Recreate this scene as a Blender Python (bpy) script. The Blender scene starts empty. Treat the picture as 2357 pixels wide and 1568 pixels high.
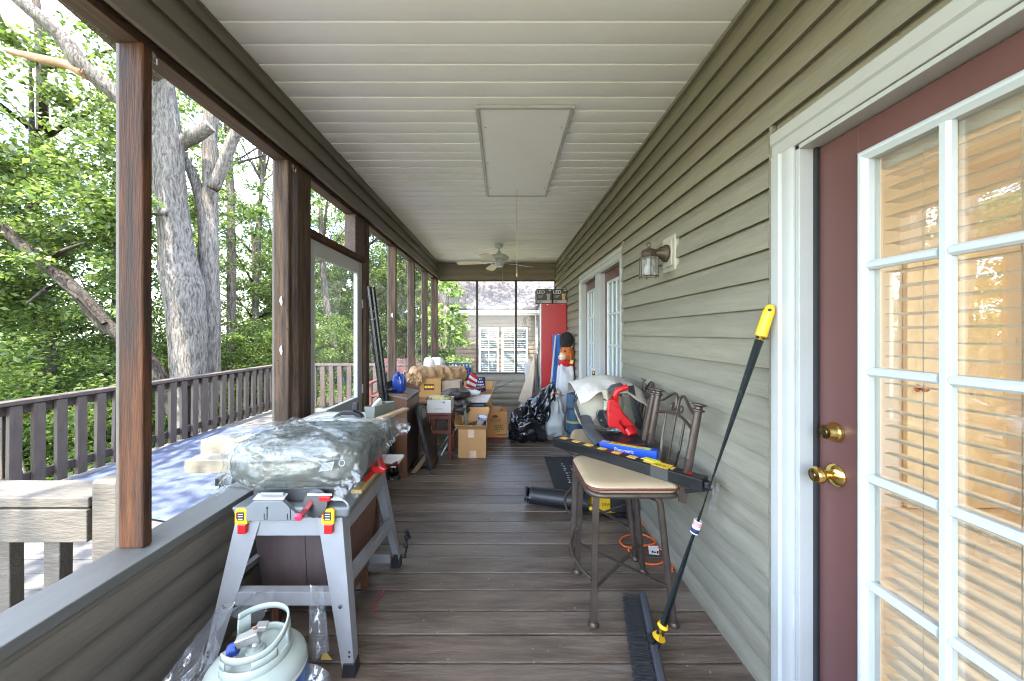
import bpy, bmesh, math, random
import numpy as np
from mathutils import Vector, Matrix, Euler, noise as mnoise
random.seed(7)
R = math.radians
S = bpy.context.scene
COL = S.collection

# ------------------------------------------------------------------ camera, sky, sun, exposure
H = 1.385
cd = bpy.data.cameras.new('camera'); cam = bpy.data.objects.new('camera', cd); COL.objects.link(cam)
cam.location = (0, 0, H); cam.rotation_euler = (R(90), 0, 0)
cd.sensor_width = 36; cd.lens = 36*831/2357
cd.shift_x = 19.5/2357; cd.shift_y = -17/2357
cd.clip_start = .02; cd.clip_end = 900
S.camera = cam
SUN_EL, SUN_AZ = R(64), R(190)
W = bpy.data.worlds.new('World'); S.world = W; W.use_nodes = True
nt = W.node_tree; nt.nodes.clear()
sk = nt.nodes.new('ShaderNodeTexSky'); sk.sky_type = 'NISHITA'; sk.sun_disc = False
sk.sun_elevation = SUN_EL; sk.sun_rotation = SUN_AZ
bg = nt.nodes.new('ShaderNodeBackground'); bg.inputs[1].default_value = .15
wo = nt.nodes.new('ShaderNodeOutputWorld')
# soft white clouds over the blue
tc = nt.nodes.new('ShaderNodeTexCoord'); mp = nt.nodes.new('ShaderNodeMapping'); mp.inputs['Scale'].default_value = (1, 1, 2.2)
ns = nt.nodes.new('ShaderNodeTexNoise'); ns.inputs['Scale'].default_value = 3.2; ns.inputs['Detail'].default_value = 8; ns.inputs['Roughness'].default_value = .58
rp = nt.nodes.new('ShaderNodeValToRGB'); rp.color_ramp.elements[0].position = .46; rp.color_ramp.elements[1].position = .66
mx = nt.nodes.new('ShaderNodeMix'); mx.data_type = 'RGBA'
mx.inputs[7].default_value = (6.6, 6.8, 7.2, 1)
nt.links.new(tc.outputs['Generated'], mp.inputs[0]); nt.links.new(mp.outputs[0], ns.inputs['Vector'])
nt.links.new(ns.outputs[0], rp.inputs[0]); nt.links.new(rp.outputs[0], mx.inputs[0])
nt.links.new(sk.outputs[0], mx.inputs[6]); nt.links.new(mx.outputs[2], bg.inputs[0]); nt.links.new(bg.outputs[0], wo.inputs[0])
ld = bpy.data.lights.new('sun', 'SUN'); ld.energy = 2.0; ld.angle = R(.5); ld.color = (1, .95, .86)
sun = bpy.data.objects.new('sun', ld); COL.objects.link(sun); sun.location = (-6, -8, 14)
sd = Vector((math.sin(SUN_AZ)*math.cos(SUN_EL), math.cos(SUN_AZ)*math.cos(SUN_EL), math.sin(SUN_EL)))
sun.rotation_euler = (-sd).to_track_quat('-Z', 'Y').to_euler()
S.view_settings.view_transform = 'Standard'; S.view_settings.look = 'None'
S.view_settings.exposure = 3.75; S.view_settings.gamma = 1; S.view_settings.use_curve_mapping = False
S.render.engine = 'CYCLES'
cy = S.cycles
cy.use_denoising = True; cy.filter_width = 1.05
cy.max_bounces = 12; cy.diffuse_bounces = 9; cy.glossy_bounces = 4; cy.transmission_bounces = 6; cy.transparent_max_bounces = 16
cy.caustics_reflective = False; cy.caustics_refractive = False
cy.sample_clamp_indirect = 6

# ------------------------------------------------------------------ helpers
def at(x, y, Y):                     # a point seen at (x, y) in a 2357-pixel wide copy of the photograph, Y metres away
    return Vector(((x-1159)/831*Y, Y, H-(y-767)/831*Y))
def onz(x, y, z=0.0):                # the point of the level z seen there
    Y = 831*(H-z)/(y-767)
    return at(x, y, Y)
def lin(*c):
    o = []
    for v in c:
        v /= 255
        o.append(v/12.92 if v <= .04045 else ((v+.055)/1.055)**2.4)
    return tuple(o)
MATS = {}
def mat(name, c, rough=.5, metal=0, var=.15, vs=8, c2=None, bump=0, bs=60, stretch=(1, 1, 1), objvar=0, spec=.5, stain=None, ss=3, st=(.52, .7), coat=0, kind=None):
    if name in MATS: return MATS[name]
    m = bpy.data.materials.new(name); MATS[name] = m; m.use_nodes = True
    t = m.node_tree; N = t.nodes; L = t.links; b = N['Principled BSDF']
    b.inputs['Roughness'].default_value = rough; b.inputs['Metallic'].default_value = metal
    b.inputs['Specular IOR Level'].default_value = spec; b.inputs['Coat Weight'].default_value = coat
    c = tuple(c)[:3]
    ca = tuple(x*(1-var) for x in c); cb = tuple(min(.95, x*(1+var)) for x in (c2 or c))
    co = N.new('ShaderNodeTexCoord'); mapn = N.new('ShaderNodeMapping'); mapn.inputs['Scale'].default_value = stretch
    L.new(co.outputs['Object'], mapn.inputs[0])
    oi = N.new('ShaderNodeObjectInfo')
    vec = mapn.outputs[0]
    if objvar:
        va = N.new('ShaderNodeVectorMath'); va.operation = 'ADD'
        cm = N.new('ShaderNodeCombineXYZ'); mu = N.new('ShaderNodeMath'); mu.operation = 'MULTIPLY'; mu.inputs[1].default_value = 57
        L.new(oi.outputs['Random'], mu.inputs[0])
        for i in range(3): L.new(mu.outputs[0], cm.inputs[i])
        L.new(mapn.outputs[0], va.inputs[0]); L.new(cm.outputs[0], va.inputs[1]); vec = va.outputs[0]
    n1 = N.new('ShaderNodeTexNoise'); n1.inputs['Scale'].default_value = vs; n1.inputs['Detail'].default_value = 7; n1.inputs['Roughness'].default_value = .62
    L.new(vec, n1.inputs['Vector'])
    r1 = N.new('ShaderNodeValToRGB'); r1.color_ramp.elements[0].position = .33; r1.color_ramp.elements[1].position = .68
    r1.color_ramp.elements[0].color = (*ca, 1); r1.color_ramp.elements[1].color = (*cb, 1)
    L.new(n1.outputs[0], r1.inputs[0]); out = r1.outputs[0]
    if stain:
        n2 = N.new('ShaderNodeTexNoise'); n2.inputs['Scale'].default_value = ss; n2.inputs['Detail'].default_value = 5
        L.new(vec, n2.inputs['Vector'])
        r2 = N.new('ShaderNodeValToRGB'); r2.color_ramp.elements[0].position = st[0]; r2.color_ramp.elements[1].position = st[1]
        L.new(n2.outputs[0], r2.inputs[0])
        m2 = N.new('ShaderNodeMix'); m2.data_type = 'RGBA'; m2.inputs[7].default_value = (*stain[:3], 1)
        L.new(r2.outputs[0], m2.inputs[0]); L.new(out, m2.inputs[6]); out = m2.outputs[2]
    if objvar:
        mr = N.new('ShaderNodeMapRange'); mr.inputs[3].default_value = 1-objvar; mr.inputs[4].default_value = 1+objvar
        L.new(oi.outputs['Random'], mr.inputs[0])
        m3 = N.new('ShaderNodeVectorMath'); m3.operation = 'SCALE'
        L.new(out, m3.inputs[0]); L.new(mr.outputs[0], m3.inputs['Scale']); out = m3.outputs[0]
    L.new(out, b.inputs['Base Color'])
    rr = N.new('ShaderNodeMapRange'); rr.inputs[3].default_value = max(.02, rough-.09); rr.inputs[4].default_value = min(1, rough+.09)
    L.new(n1.outputs[0], rr.inputs[0]); L.new(rr.outputs[0], b.inputs['Roughness'])
    if bump:
        n3 = N.new('ShaderNodeTexNoise'); n3.inputs['Scale'].default_value = bs; n3.inputs['Detail'].default_value = 6
        L.new(vec, n3.inputs['Vector'])
        bp = N.new('ShaderNodeBump'); bp.inputs['Strength'].default_value = bump; bp.inputs['Distance'].default_value = .01
        L.new(n3.outputs[0], bp.inputs['Height']); L.new(bp.outputs[0], b.inputs['Normal'])
    return m
def clear(name, tint=(.95, .97, .96), haze=.06, gloss=.12, rough=.05, hazecol=(.8, .82, .82), bump=0, bs=30, f0=None):
    if name in MATS: return MATS[name]
    m = bpy.data.materials.new(name); MATS[name] = m; m.use_nodes = True
    t = m.node_tree; N = t.nodes; L = t.links; N.clear()
    o = N.new('ShaderNodeOutputMaterial'); tr = N.new('ShaderNodeBsdfTransparent'); tr.inputs[0].default_value = (*tint, 1)
    di = N.new('ShaderNodeBsdfDiffuse'); di.inputs[0].default_value = (*hazecol, 1)
    tl = N.new('ShaderNodeBsdfTranslucent'); tl.inputs[0].default_value = (*hazecol, 1)
    gl = N.new('ShaderNodeBsdfGlossy'); gl.inputs['Roughness'].default_value = rough
    ad = N.new('ShaderNodeMixShader'); ad.inputs[0].default_value = .5
    L.new(di.outputs[0], ad.inputs[1]); L.new(tl.outputs[0], ad.inputs[2])
    m1 = N.new('ShaderNodeMixShader'); m1.inputs[0].default_value = haze
    L.new(tr.outputs[0], m1.inputs[1]); L.new(ad.outputs[0], m1.inputs[2])
    lw = N.new('ShaderNodeLayerWeight'); lw.inputs[0].default_value = .35
    mr = N.new('ShaderNodeMapRange'); mr.inputs[3].default_value = gloss; mr.inputs[4].default_value = min(1, gloss+.4)
    L.new(lw.outputs['Facing'], mr.inputs[0])
    pw = N.new('ShaderNodeMath'); pw.operation = 'POWER'; pw.inputs[1].default_value = 3
    L.new(lw.outputs['Facing'], pw.inputs[0]); L.new(pw.outputs[0], mr.inputs[0])
    m2 = N.new('ShaderNodeMixShader'); L.new(mr.outputs[0], m2.inputs[0])
    L.new(m1.outputs[0], m2.inputs[1]); L.new(gl.outputs[0], m2.inputs[2]); L.new(m2.outputs[0], o.inputs[0])
    if bump:
        n3 = N.new('ShaderNodeTexNoise'); n3.inputs['Scale'].default_value = bs; n3.inputs['Detail'].default_value = 4
        co = N.new('ShaderNodeTexCoord'); L.new(co.outputs['Object'], n3.inputs['Vector'])
        bp = N.new('ShaderNodeBump'); bp.inputs['Strength'].default_value = bump; bp.inputs['Distance'].default_value = .02
        L.new(n3.outputs[0], bp.inputs['Height'])
        for s in (di, gl): L.new(bp.outputs[0], s.inputs['Normal'])
    return m
def leafmat(name, dark, mid, light, trans=.45):
    if name in MATS: return MATS[name]
    m = bpy.data.materials.new(name); MATS[name] = m; m.use_nodes = True
    t = m.node_tree; N = t.nodes; L = t.links; N.clear()
    o = N.new('ShaderNodeOutputMaterial'); g = N.new('ShaderNodeNewGeometry'); oi = N.new('ShaderNodeObjectInfo')
    r = N.new('ShaderNodeValToRGB'); e = r.color_ramp.elements
    e[0].position = .0; e[0].color = (*dark, 1); e[1].position = 1; e[1].color = (*light, 1)
    k = e.new(.55); k.color = (*mid, 1)
    L.new(g.outputs['Random Per Island'], r.inputs[0])
    mr = N.new('ShaderNodeMapRange'); mr.inputs[3].default_value = .75; mr.inputs[4].default_value = 1.25; L.new(oi.outputs['Random'], mr.inputs[0])
    sc = N.new('ShaderNodeVectorMath'); sc.operation = 'SCALE'; L.new(r.outputs[0], sc.inputs[0]); L.new(mr.outputs[0], sc.inputs['Scale'])
    d = N.new('ShaderNodeBsdfPrincipled'); d.inputs['Roughness'].default_value = .42; d.inputs['Specular IOR Level'].default_value = .35
    tl = N.new('ShaderNodeBsdfTranslucent')
    tcx = N.new('ShaderNodeMix'); tcx.data_type = 'RGBA'; tcx.blend_type = 'MULTIPLY'; tcx.inputs[0].default_value = 1; tcx.inputs[7].default_value = (1.3, 1.38, .75, 1)
    L.new(sc.outputs[0], d.inputs['Base Color']); L.new(sc.outputs[0], tcx.inputs[6]); L.new(tcx.outputs[2], tl.inputs[0])
    mxs = N.new('ShaderNodeMixShader'); mxs.inputs[0].default_value = trans
    L.new(d.outputs[0], mxs.inputs[1]); L.new(tl.outputs[0], mxs.inputs[2]); L.new(mxs.outputs[0], o.inputs[0])
    return m

BASE = {}                            # thing or part -> world place of its origin
def tag(o, label=None, cat=None, group=None, kind=None):
    if label: o['label'] = label
    if cat: o['category'] = cat
    if group: o['group'] = group
    if kind: o['kind'] = kind
    return o
def thing(name, label=None, cat=None, loc=(0, 0, 0), rz=0, group=None, kind=None):
    o = bpy.data.objects.new(name, None); COL.objects.link(o); o.location = loc; o.rotation_euler = (0, 0, rz)
    o.empty_display_size = .1; BASE[o.name] = Vector(loc) if not rz else Vector((0, 0, 0))
    return tag(o, label, cat, group, kind)
def frame(d, up=Vector((0, 0, 1))):
    d = d.normalized()
    if abs(d.dot(up)) > .97: up = Vector((0, 1, 0)) if abs(d.y) < .9 else Vector((1, 0, 0))
    s = d.cross(up).normalized(); return d, s, s.cross(d).normalized()
class MB:
    def __init__(s): s.v = []; s.f = []; s.m = []
    def add(s, vs, fs, m=0):
        o = len(s.v); s.v += [tuple(p) for p in vs]; s.f += [tuple(i+o for i in f) for f in fs]; s.m += [m]*len(fs); return s
    def hexa(s, p, m=0):             # eight corners: bottom ring of four, top ring of four
        return s.add(p, [(3, 2, 1, 0), (4, 5, 6, 7), (0, 1, 5, 4), (1, 2, 6, 5), (2, 3, 7, 6), (3, 0, 4, 7)], m)
    def box(s, x0, x1, y0, y1, z0, z1, m=0):
        return s.hexa([(x0, y0, z0), (x1, y0, z0), (x1, y1, z0), (x0, y1, z0), (x0, y0, z1), (x1, y0, z1), (x1, y1, z1), (x0, y1, z1)], m)
    def obox(s, c, size, rot=(0, 0, 0), m=0):
        M = Euler(rot).to_matrix(); c = Vector(c); hx, hy, hz = [q/2 for q in size]
        return s.hexa([c+M @ Vector(q) for q in ((-hx, -hy, -hz), (hx, -hy, -hz), (hx, hy, -hz), (-hx, hy, -hz), (-hx, -hy, hz), (hx, -hy, hz), (hx, hy, hz), (-hx, hy, hz))], m)
    def beam(s, p, q, w, h, m=0, up=(0, 0, 1)):
        p, q = Vector(p), Vector(q); d, a, b = frame(q-p, Vector(up)); a = a*w/2; b = b*h/2
        return s.hexa([p-a-b, p+a-b, q+a-b, q-a-b, p-a+b, p+a+b, q+a+b, q-a+b], m)
    def prism(s, pts, vec, m=0):     # a flat outline pushed along vec
        n = len(pts); vec = Vector(vec); a = [Vector(p) for p in pts]
        return s.add(a+[p+vec for p in a], [tuple(range(n-1, -1, -1)), tuple(range(n, 2*n))]+[(i, (i+1) % n, n+(i+1) % n, n+i) for i in range(n)], m)
    def tube(s, pts, r, seg=10, m=0, cap=True, flat=1.0, wob=0, seed=0):
        pts = [Vector(p) for p in pts]; n = len(pts); rs = r if isinstance(r, (list, tuple)) else [r]*n
        vs = []; fs = []; up = None
        for i, p in enumerate(pts):
            d = (pts[min(i+1, n-1)]-pts[max(i-1, 0)])
            if d.length < 1e-9: d = Vector((0, 0, 1))
            d.normalize()
            if up is None: _, a, b = frame(d)
            else:
                a = (up-d*up.dot(d)).normalized(); b = d.cross(a)
            up = a
            for k in range(seg):
                t = 2*math.pi*k/seg; q = a*math.cos(t)+b*math.sin(t)*flat; rr = rs[i]
                if wob: rr *= 1+wob*mnoise.noise(Vector((q.x*1.6+seed, q.y*1.6, p.z*.9+q.z*1.6)))+wob*.5*mnoise.noise(Vector((q.x*4+seed, q.y*4, p.z*1.7)))
                vs.append(p+q*rr)
        for i in range(n-1):
            for k in range(seg):
                k2 = (k+1) % seg; fs.append((i*seg+k, i*seg+k2, (i+1)*seg+k2, (i+1)*seg+k))
        if cap: fs += [tuple(range(seg-1, -1, -1)), tuple((n-1)*seg+k for k in range(seg))]
        return s.add(vs, fs, m)
    def lathe(s, prof, c=(0, 0, 0), seg=24, m=0, M=None, cap=True):
        c = Vector(c); M = M or Matrix.Identity(3); n = len(prof); vs = []; fs = []
        for r, z in prof:
            for k in range(seg):
                t = 2*math.pi*k/seg; vs.append(c+M @ Vector((r*math.cos(t), r*math.sin(t), z)))
        for i in range(n-1):
            for k in range(seg):
                k2 = (k+1) % seg; fs.append((i*seg+k, i*seg+k2, (i+1)*seg+k2, (i+1)*seg+k))
        if cap: fs += [tuple(range(seg-1, -1, -1)), tuple((n-1)*seg+k for k in range(seg))]
        return s.add(vs, fs, m)
    def grid(s, fn, nu, nv, m=0, wu=False):
        vs = [fn(i/nu if wu else i/nu, j/nv) for j in range(nv+1) for i in range(nu+(0 if wu else 1))]
        w = nu if wu else nu+1; fs = []
        for j in range(nv):
            for i in range(nu):
                i2 = (i+1) % w; fs.append((j*w+i, j*w+i2, (j+1)*w+i2, (j+1)*w+i))
        return s.add(vs, fs, m)
    def build(s, name, mats, parent=None, bevel=0, smooth=None, kind=None, local=False, thick=0, sub=0, label=None, seg=2):
        off = Vector((0, 0, 0))
        if parent is not None and not local: off = BASE.get(parent.name, off)
        me = bpy.data.meshes.new(name)
        me.from_pydata([(x-off.x, y-off.y, z-off.z) for x, y, z in s.v], [], s.f)
        ms = mats if isinstance(mats, (list, tuple)) else [mats]
        for q in ms: me.materials.append(q)
        if len(ms) > 1: me.polygons.foreach_set('material_index', s.m)
        if smooth is not None:
            me.polygons.foreach_set('use_smooth', [True]*len(me.polygons)); me.set_sharp_from_angle(angle=R(smooth))
        me.update()
        o = bpy.data.objects.new(name, me); COL.objects.link(o)
        if parent is not None: o.parent = parent
        BASE[o.name] = off
        if thick: q = o.modifiers.new('s', 'SOLIDIFY'); q.thickness = thick; q.offset = 0
        if sub: q = o.modifiers.new('u', 'SUBSURF'); q.levels = sub; q.render_levels = sub
        if bevel: q = o.modifiers.new('b', 'BEVEL'); q.width = bevel; q.segments = seg; q.limit_method = 'ANGLE'; q.angle_limit = R(40)
        if kind: o['kind'] = kind
        if label: o['label'] = label
        return o
def solo(mb, name, mats, label, cat, group=None, kind=None, loc=None, **k):  # a thing that is one mesh
    loc = Vector(loc) if loc else Vector((sum(v[0] for v in mb.v)/len(mb.v), sum(v[1] for v in mb.v)/len(mb.v), min(v[2] for v in mb.v)))
    mb.v = [(x-loc.x, y-loc.y, z-loc.z) for x, y, z in mb.v]
    o = mb.build(name, mats, None, **k); o.location = loc; BASE[o.name] = loc
    return tag(o, label, cat, group, kind)
def copy_tree(o, parent=None):
    c = o.copy(); COL.objects.link(c)
    if parent is not None: c.parent = parent
    for ch in list(o.children): copy_tree(ch, c)
    return c
def dup(o, parent, loc): 
    c = o.copy(); COL.objects.link(c); c.parent = parent; c.location = loc; return c
def letter(txt, size, M, m, parent, depth=.0006, name='lettering', align='CENTER'):   # flat print standing a hair off its surface
    cu = bpy.data.curves.new(name, 'FONT'); cu.body = txt; cu.size = size; cu.align_x = align; cu.align_y = 'CENTER'; cu.extrude = depth/2
    tmp = bpy.data.objects.new('tmp', cu); COL.objects.link(tmp); dg = bpy.context.evaluated_depsgraph_get(); dg.update()
    me = bpy.data.meshes.new_from_object(tmp.evaluated_get(dg)); me.name = name; bpy.data.objects.remove(tmp); bpy.data.curves.remove(cu)
    me.materials.clear(); me.materials.append(m)
    o = bpy.data.objects.new(name, me); COL.objects.link(o); o.parent = parent
    off = BASE.get(parent.name, Vector((0, 0, 0)))
    M = M.copy(); M.translation = M.translation-off
    o.matrix_local = M
    return o
def axes(o, x, y):                   # matrix whose X is the reading direction and Y the up of the print
    x = Vector(x).normalized(); y = Vector(y); y = (y-x*y.dot(x)).normalized(); z = x.cross(y)
    M = Matrix((x, y, z)).transposed().to_4x4(); M.translation = Vector(o); return M
def ridged(p, o=4):
    return mnoise.ridged_multi_fractal(p, .9, 2.1, o, 1.0, 2.0)
def blob(c, size, n=40, p=3.0, amp=.03, fs=6, seed=0, pleat=0, top=None, squash=1, m=0, mb=None, rz=0, rdg=True, fine=0, ff=30):
    """closed superellipsoid skin with folds"""
    mb = mb or MB(); c = Vector(c); cr, sr = math.cos(rz), math.sin(rz)
    sg = lambda a, e: math.copysign(abs(a)**e, a)
    e = 2/p
    def fn(u, v):
        th = u*2*math.pi; ph = (v-.5)*math.pi
        x = sg(math.cos(ph), e)*sg(math.cos(th), e); y = sg(math.cos(ph), e)*sg(math.sin(th), e); z = sg(math.sin(ph), e)
        d = Vector((x*size[0]/2, y*size[1]/2, z*size[2]/2))
        if top: k = 1-(z*.5+.5)**1.5*top; d.x *= k; d.y *= k
        q = d*fs+Vector((seed*3.1, seed*1.7, seed))
        f = (ridged(q)-1.0) if rdg else mnoise.fractal(q, 1, 2, 4)
        if fine: f += fine/amp*(ridged(Vector((d.x*ff*.45+d.z*ff*.6, d.y*ff*.8-d.x*ff*.25, d.z*ff*.9+seed)), 3)-1)
        if pleat: f += .8*math.sin(th*pleat+3*mnoise.noise(q*.6))*(abs(z)**1.0)
        nn = Vector((x, y, z)).normalized()
        d += nn*amp*f*min(1, math.cos(ph)*3+.25)
        return c+Vector((d.x*cr-d.y*sr, d.x*sr+d.y*cr, d.z))
    mb.grid(fn, n, n//2, m, wu=True)
    return mb
def npmesh(name, V, F, m):
    me = bpy.data.meshes.new(name); k = F.shape[1]
    me.vertices.add(len(V)); me.vertices.foreach_set('co', V.astype(np.float32).ravel())
    me.loops.add(F.size); me.loops.foreach_set('vertex_index', F.astype(np.int32).ravel())
    me.polygons.add(len(F)); me.polygons.foreach_set('loop_start', np.arange(0, F.size, k, dtype=np.int32))
    me.materials.append(m); me.update(calc_edges=True); return me
def linkmesh(name, me, parent=None, loc=(0, 0, 0), kind=None):
    o = bpy.data.objects.new(name, me); COL.objects.link(o); o.location = loc
    if parent is not None: o.parent = parent
    if kind: o['kind'] = kind
    return o

# ------------------------------------------------------------------ shared materials
C = lin
m_floor = mat('stained deck wood', C(95, 82, 71), .34, var=.38, vs=9, stretch=(.4, 2.4, 2.4), bump=.45, bs=26, objvar=.15, spec=.5, stain=C(128, 117, 106), ss=2.0, st=(.5, .78))
m_deck = mat('weathered grey deck wood', C(88, 85, 82), .7, var=.25, vs=7, stretch=(.4, 5, 5), bump=.4, bs=24, objvar=.12, stain=C(104, 97, 90), ss=2)
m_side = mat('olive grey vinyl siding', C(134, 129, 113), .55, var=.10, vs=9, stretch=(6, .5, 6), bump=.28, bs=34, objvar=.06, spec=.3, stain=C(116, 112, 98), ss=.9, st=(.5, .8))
m_side_shaded = mat('taupe vinyl siding', C(100, 93, 83), .55, var=.10, vs=9, stretch=(6, .5, 6), bump=.28, bs=34, objvar=.03, spec=.4, stain=C(88, 81, 71), ss=.7, st=(.5, .8))  # darker copy of the house siding, its weaker light put into the colour
m_sidee = mat('taupe vinyl siding of the end wall', C(140, 131, 114), .55, var=.10, vs=9, stretch=(.5, 6, 6), bump=.25, bs=34, objvar=.03, spec=.4)
m_trim = mat('white painted trim', C(174, 175, 172), .4, var=.03, vs=5, bump=.06, bs=40, stain=C(160, 159, 152), ss=2.5, st=(.55, .85))
m_ceil = mat('white vinyl ceiling', C(238, 238, 236), .5, var=.02, vs=3, objvar=.012, bump=.03, bs=10, stain=C(228, 227, 222), ss=1.2, st=(.5, .85))
m_post = mat('stained rough post wood', C(60, 40, 29), .7, var=.45, vs=6, c2=C(92, 58, 37), stretch=(7, 7, .55), bump=.5, bs=26, objvar=.12, spec=.2, stain=C(58, 46, 40), ss=2.4, st=(.45, .7))
m_post2 = mat('weathered brown post wood', C(66, 51, 41), .7, var=.45, spec=.2, vs=6, c2=C(88, 70, 56), stretch=(7, 7, .55), bump=.5, bs=26, objvar=.1, stain=C(56, 46, 40), ss=2.4, st=(.45, .7))
m_plate = mat('stained rough beam wood', C(80, 60, 48), .6, var=.4, vs=6, stretch=(7, .5, 7), bump=.5, bs=26, objvar=.1, stain=C(80, 68, 60), ss=2)
m_sill = mat('grey painted sill', C(95, 94, 90), .5, var=.12, vs=5, stretch=(3, .7, 3), bump=.1, bs=40, stain=C(82, 79, 75), ss=2.5)
m_rail = mat('brown stained rail wood', C(76, 65, 58), .62, var=.2, vs=6, stretch=(4, 4, 1), bump=.3, bs=30, objvar=.08)
m_raill = mat('bleached rail wood', C(86, 79, 70), .65, var=.15, vs=6, stretch=(1, 4, 4), bump=.4, bs=24, objvar=.05, stain=C(76, 68, 58), ss=3)
m_maroon = mat('maroon door paint', C(96, 64, 60), .36, var=.05, vs=4, bump=.04, bs=50, spec=.5)
m_white = mat('white enamel', C(186, 192, 192), .32, var=.02, vs=4)
m_glass = clear('window glass', (.94, .96, .94), .0, .23, .0)
m_vinyl = clear('clear vinyl sheet', (.97, .975, .975), .01, .02, .05, bump=.3, bs=3)
m_brass = mat('polished brass', C(226, 190, 110), .2, 1, var=.12, vs=12)
m_black = mat('black plastic', C(34, 34, 36), .42, var=.15, vs=12)
m_rubber = mat('black rubber', C(30, 30, 32), .75, var=.2, vs=20, bump=.2, bs=120)
m_steel = mat('silver painted steel', C(150, 150, 151), .42, .25, var=.07, vs=6, stain=C(134, 132, 128), ss=5, st=(.6, .8))
m_chrome = mat('bright steel', C(190, 190, 190), .25, 1, var=.1, vs=10)
m_iron = mat('bronze brown metal tube', C(82, 70, 62), .42, .45, var=.2, vs=10, bump=.1, bs=80)
m_card = mat('brown cardboard', C(190, 146, 96), .8, var=.07, vs=5, bump=.12, bs=50, stain=C(172, 130, 84), ss=5, st=(.55, .8))
m_cardd = mat('inner cardboard', C(170, 132, 92), .85, var=.08, vs=5)
m_red = mat('red paint', C(172, 36, 36), .34, var=.06, vs=3)
m_redp = mat('red plastic', C(186, 30, 32), .35, var=.08, vs=9, stain=C(200, 120, 110), ss=14, st=(.66, .8))
m_yel = mat('yellow plastic', C(238, 190, 36), .42, var=.06, vs=9)
m_blue = mat('blue plastic', C(36, 70, 160), .38, var=.08, vs=8)
m_paper = mat('white paper', C(224, 220, 214), .75, var=.05, vs=9)
m_ink = mat('dark print', C(40, 40, 42), .7, var=.05, vs=9)
m_brown = mat('dark brown wood', C(108, 72, 52), .42, var=.3, vs=6, stretch=(6, 6, .6), bump=.15, bs=30, objvar=.05)
m_tan = mat('pale wood strip', C(190, 164, 130), .6, var=.15, vs=8, stretch=(2, 2, 2), bump=.2, bs=40)
# ------------------------------------------------------------------ the porch shell
E = .1143                            # siding exposure
XR, XL, YE, YB, ZC = 1.03, -1.275, 7.08, -1.3, 2.765
def plank_prof(dutch):
    if dutch: return [(0, .002), (.004, .002), (.024, -.006), (.0255, .001), (.0225, E*.50), (.0165, E*.60), (.006, E*.76), (.002, E*.9), (.0012, E+.001), (0, E+.001)]
    return [(0, .002), (.004, .002), (.0225, -.005), (.024, .001), (.018, E*.45), (.008, E*.72), (.0022, E*.9), (.0012, E+.001), (0, E+.001)]
def siding(parent, axis, pos, sgn, a0, a1, ks, m, z0=0.0, dutch=True, first=None, cut=None, e=E):
    """courses of lapped siding along an axis: pos is the wall plane, sgn the side it faces"""
    for k in ks:
        zb = z0+k*e
        pr = [(d, min(z*e/E, (cut-zb) if cut else 9)) for d, z in plank_prof(dutch)]
        q = MB()
        if axis == 'y': q.prism([(pos+sgn*d, a0, zb+z) for d, z in pr], (0, a1-a0, 0))
        else: q.prism([(a0, pos+sgn*d, zb+z) for d, z in pr], (a1-a0, 0, 0))
        q.build('siding_plank', m, parent, smooth=25)
# floor
fl = thing('porch_floor', kind='structure', loc=(0, 3, 0)); 
g = MB(); g.box(XL-.11, 1.16, YB, YE+.02, -.17, -.045); g.build('void_slab', m_rubber, fl)  # black slab standing in for the dark void below the board gaps
PB = .1425; k0 = math.floor((YB-2.656)/PB)
q = MB(); q.box(-1.38, 1.12, .0055, PB-.0055, -.034, 0); pb = q.build('plank', m_floor, fl, bevel=.0022, local=True); first = True
for k in range(k0, 200):
    y = 2.656+k*PB
    if y+PB > YE+.02: break
    loc = (random.uniform(-.004, .004), y-3, random.uniform(-.0012, .0012))
    if first: pb.location = loc; first = False
    else: dup(pb, fl, loc)
# ceiling
ce = thing('porch_ceiling', kind='structure', loc=(0, 3, ZC))
g = MB(); g.box(XL-.35, 1.3, YB, YE+.1, ZC+.018, ZC+.06); g.build('roof_deck', m_rubber, ce)
CB = .1285
q = MB(); q.prism([(0, .0055, 0), (0, .004, .014), (0, .0, .017), (0, CB, .017), (0, CB-.0025, .014), (0, CB-.004, .002), (0, CB-.010, 0)], (XR-XL+.02, 0, 0))
cb = q.build('ceiling_board', m_ceil, ce, local=True, smooth=20); first = True
k0 = math.floor((YB-1.598)/CB)
for k in range(k0, 200):
    y = 1.598+k*CB
    if y > YE: break
    loc = (XL-.01, y-3, random.uniform(-.0007, .0007))
    if first: cb.location = loc; first = False
    else: dup(cb, ce, loc)
# attic hatch
ah = thing('attic_hatch', 'flat white attic access panel with thin frame in the ceiling', 'hatch', (.13, 2.9, ZC))
q = MB(); q.box(-.148, .41, 2.20, 3.59, ZC-.012, ZC-.001); q.build('panel', m_ceil, ah, bevel=.002)
for nm, b in (('frame_strip', (-.17, -.148, 2.18, 3.61)), ('frame_strip', (.41, .432, 2.18, 3.61)), ('frame_strip', (-.147, .409, 2.178, 2.199)), ('frame_strip', (-.147, .409, 3.591, 3.612))):
    q = MB(); q.box(b[0], b[1], b[2], b[3], ZC-.02, ZC-.001); q.build(nm, m_trim, ah, bevel=.003)
for x, y in ((-.12, 2.4), (-.12, 3.4), (.385, 2.4), (.385, 3.4), (-.125, 2.9), (.385, 2.9)):
    q = MB(); q.lathe([(.006, 0), (.004, -.003)], (x, y, ZC-.0125), 8); q.build('screw', m_chrome, ah)
q = MB(); q.tube([(.128, 3.45, ZC-.002), (.127, 3.451, 2.3), (.128, 3.45, 1.95)], .0028, 6); q.lathe([(.001, .03), (.008, .02), (.009, 0), (.004, -.008)], (.128, 3.45, 1.93), 8)
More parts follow.
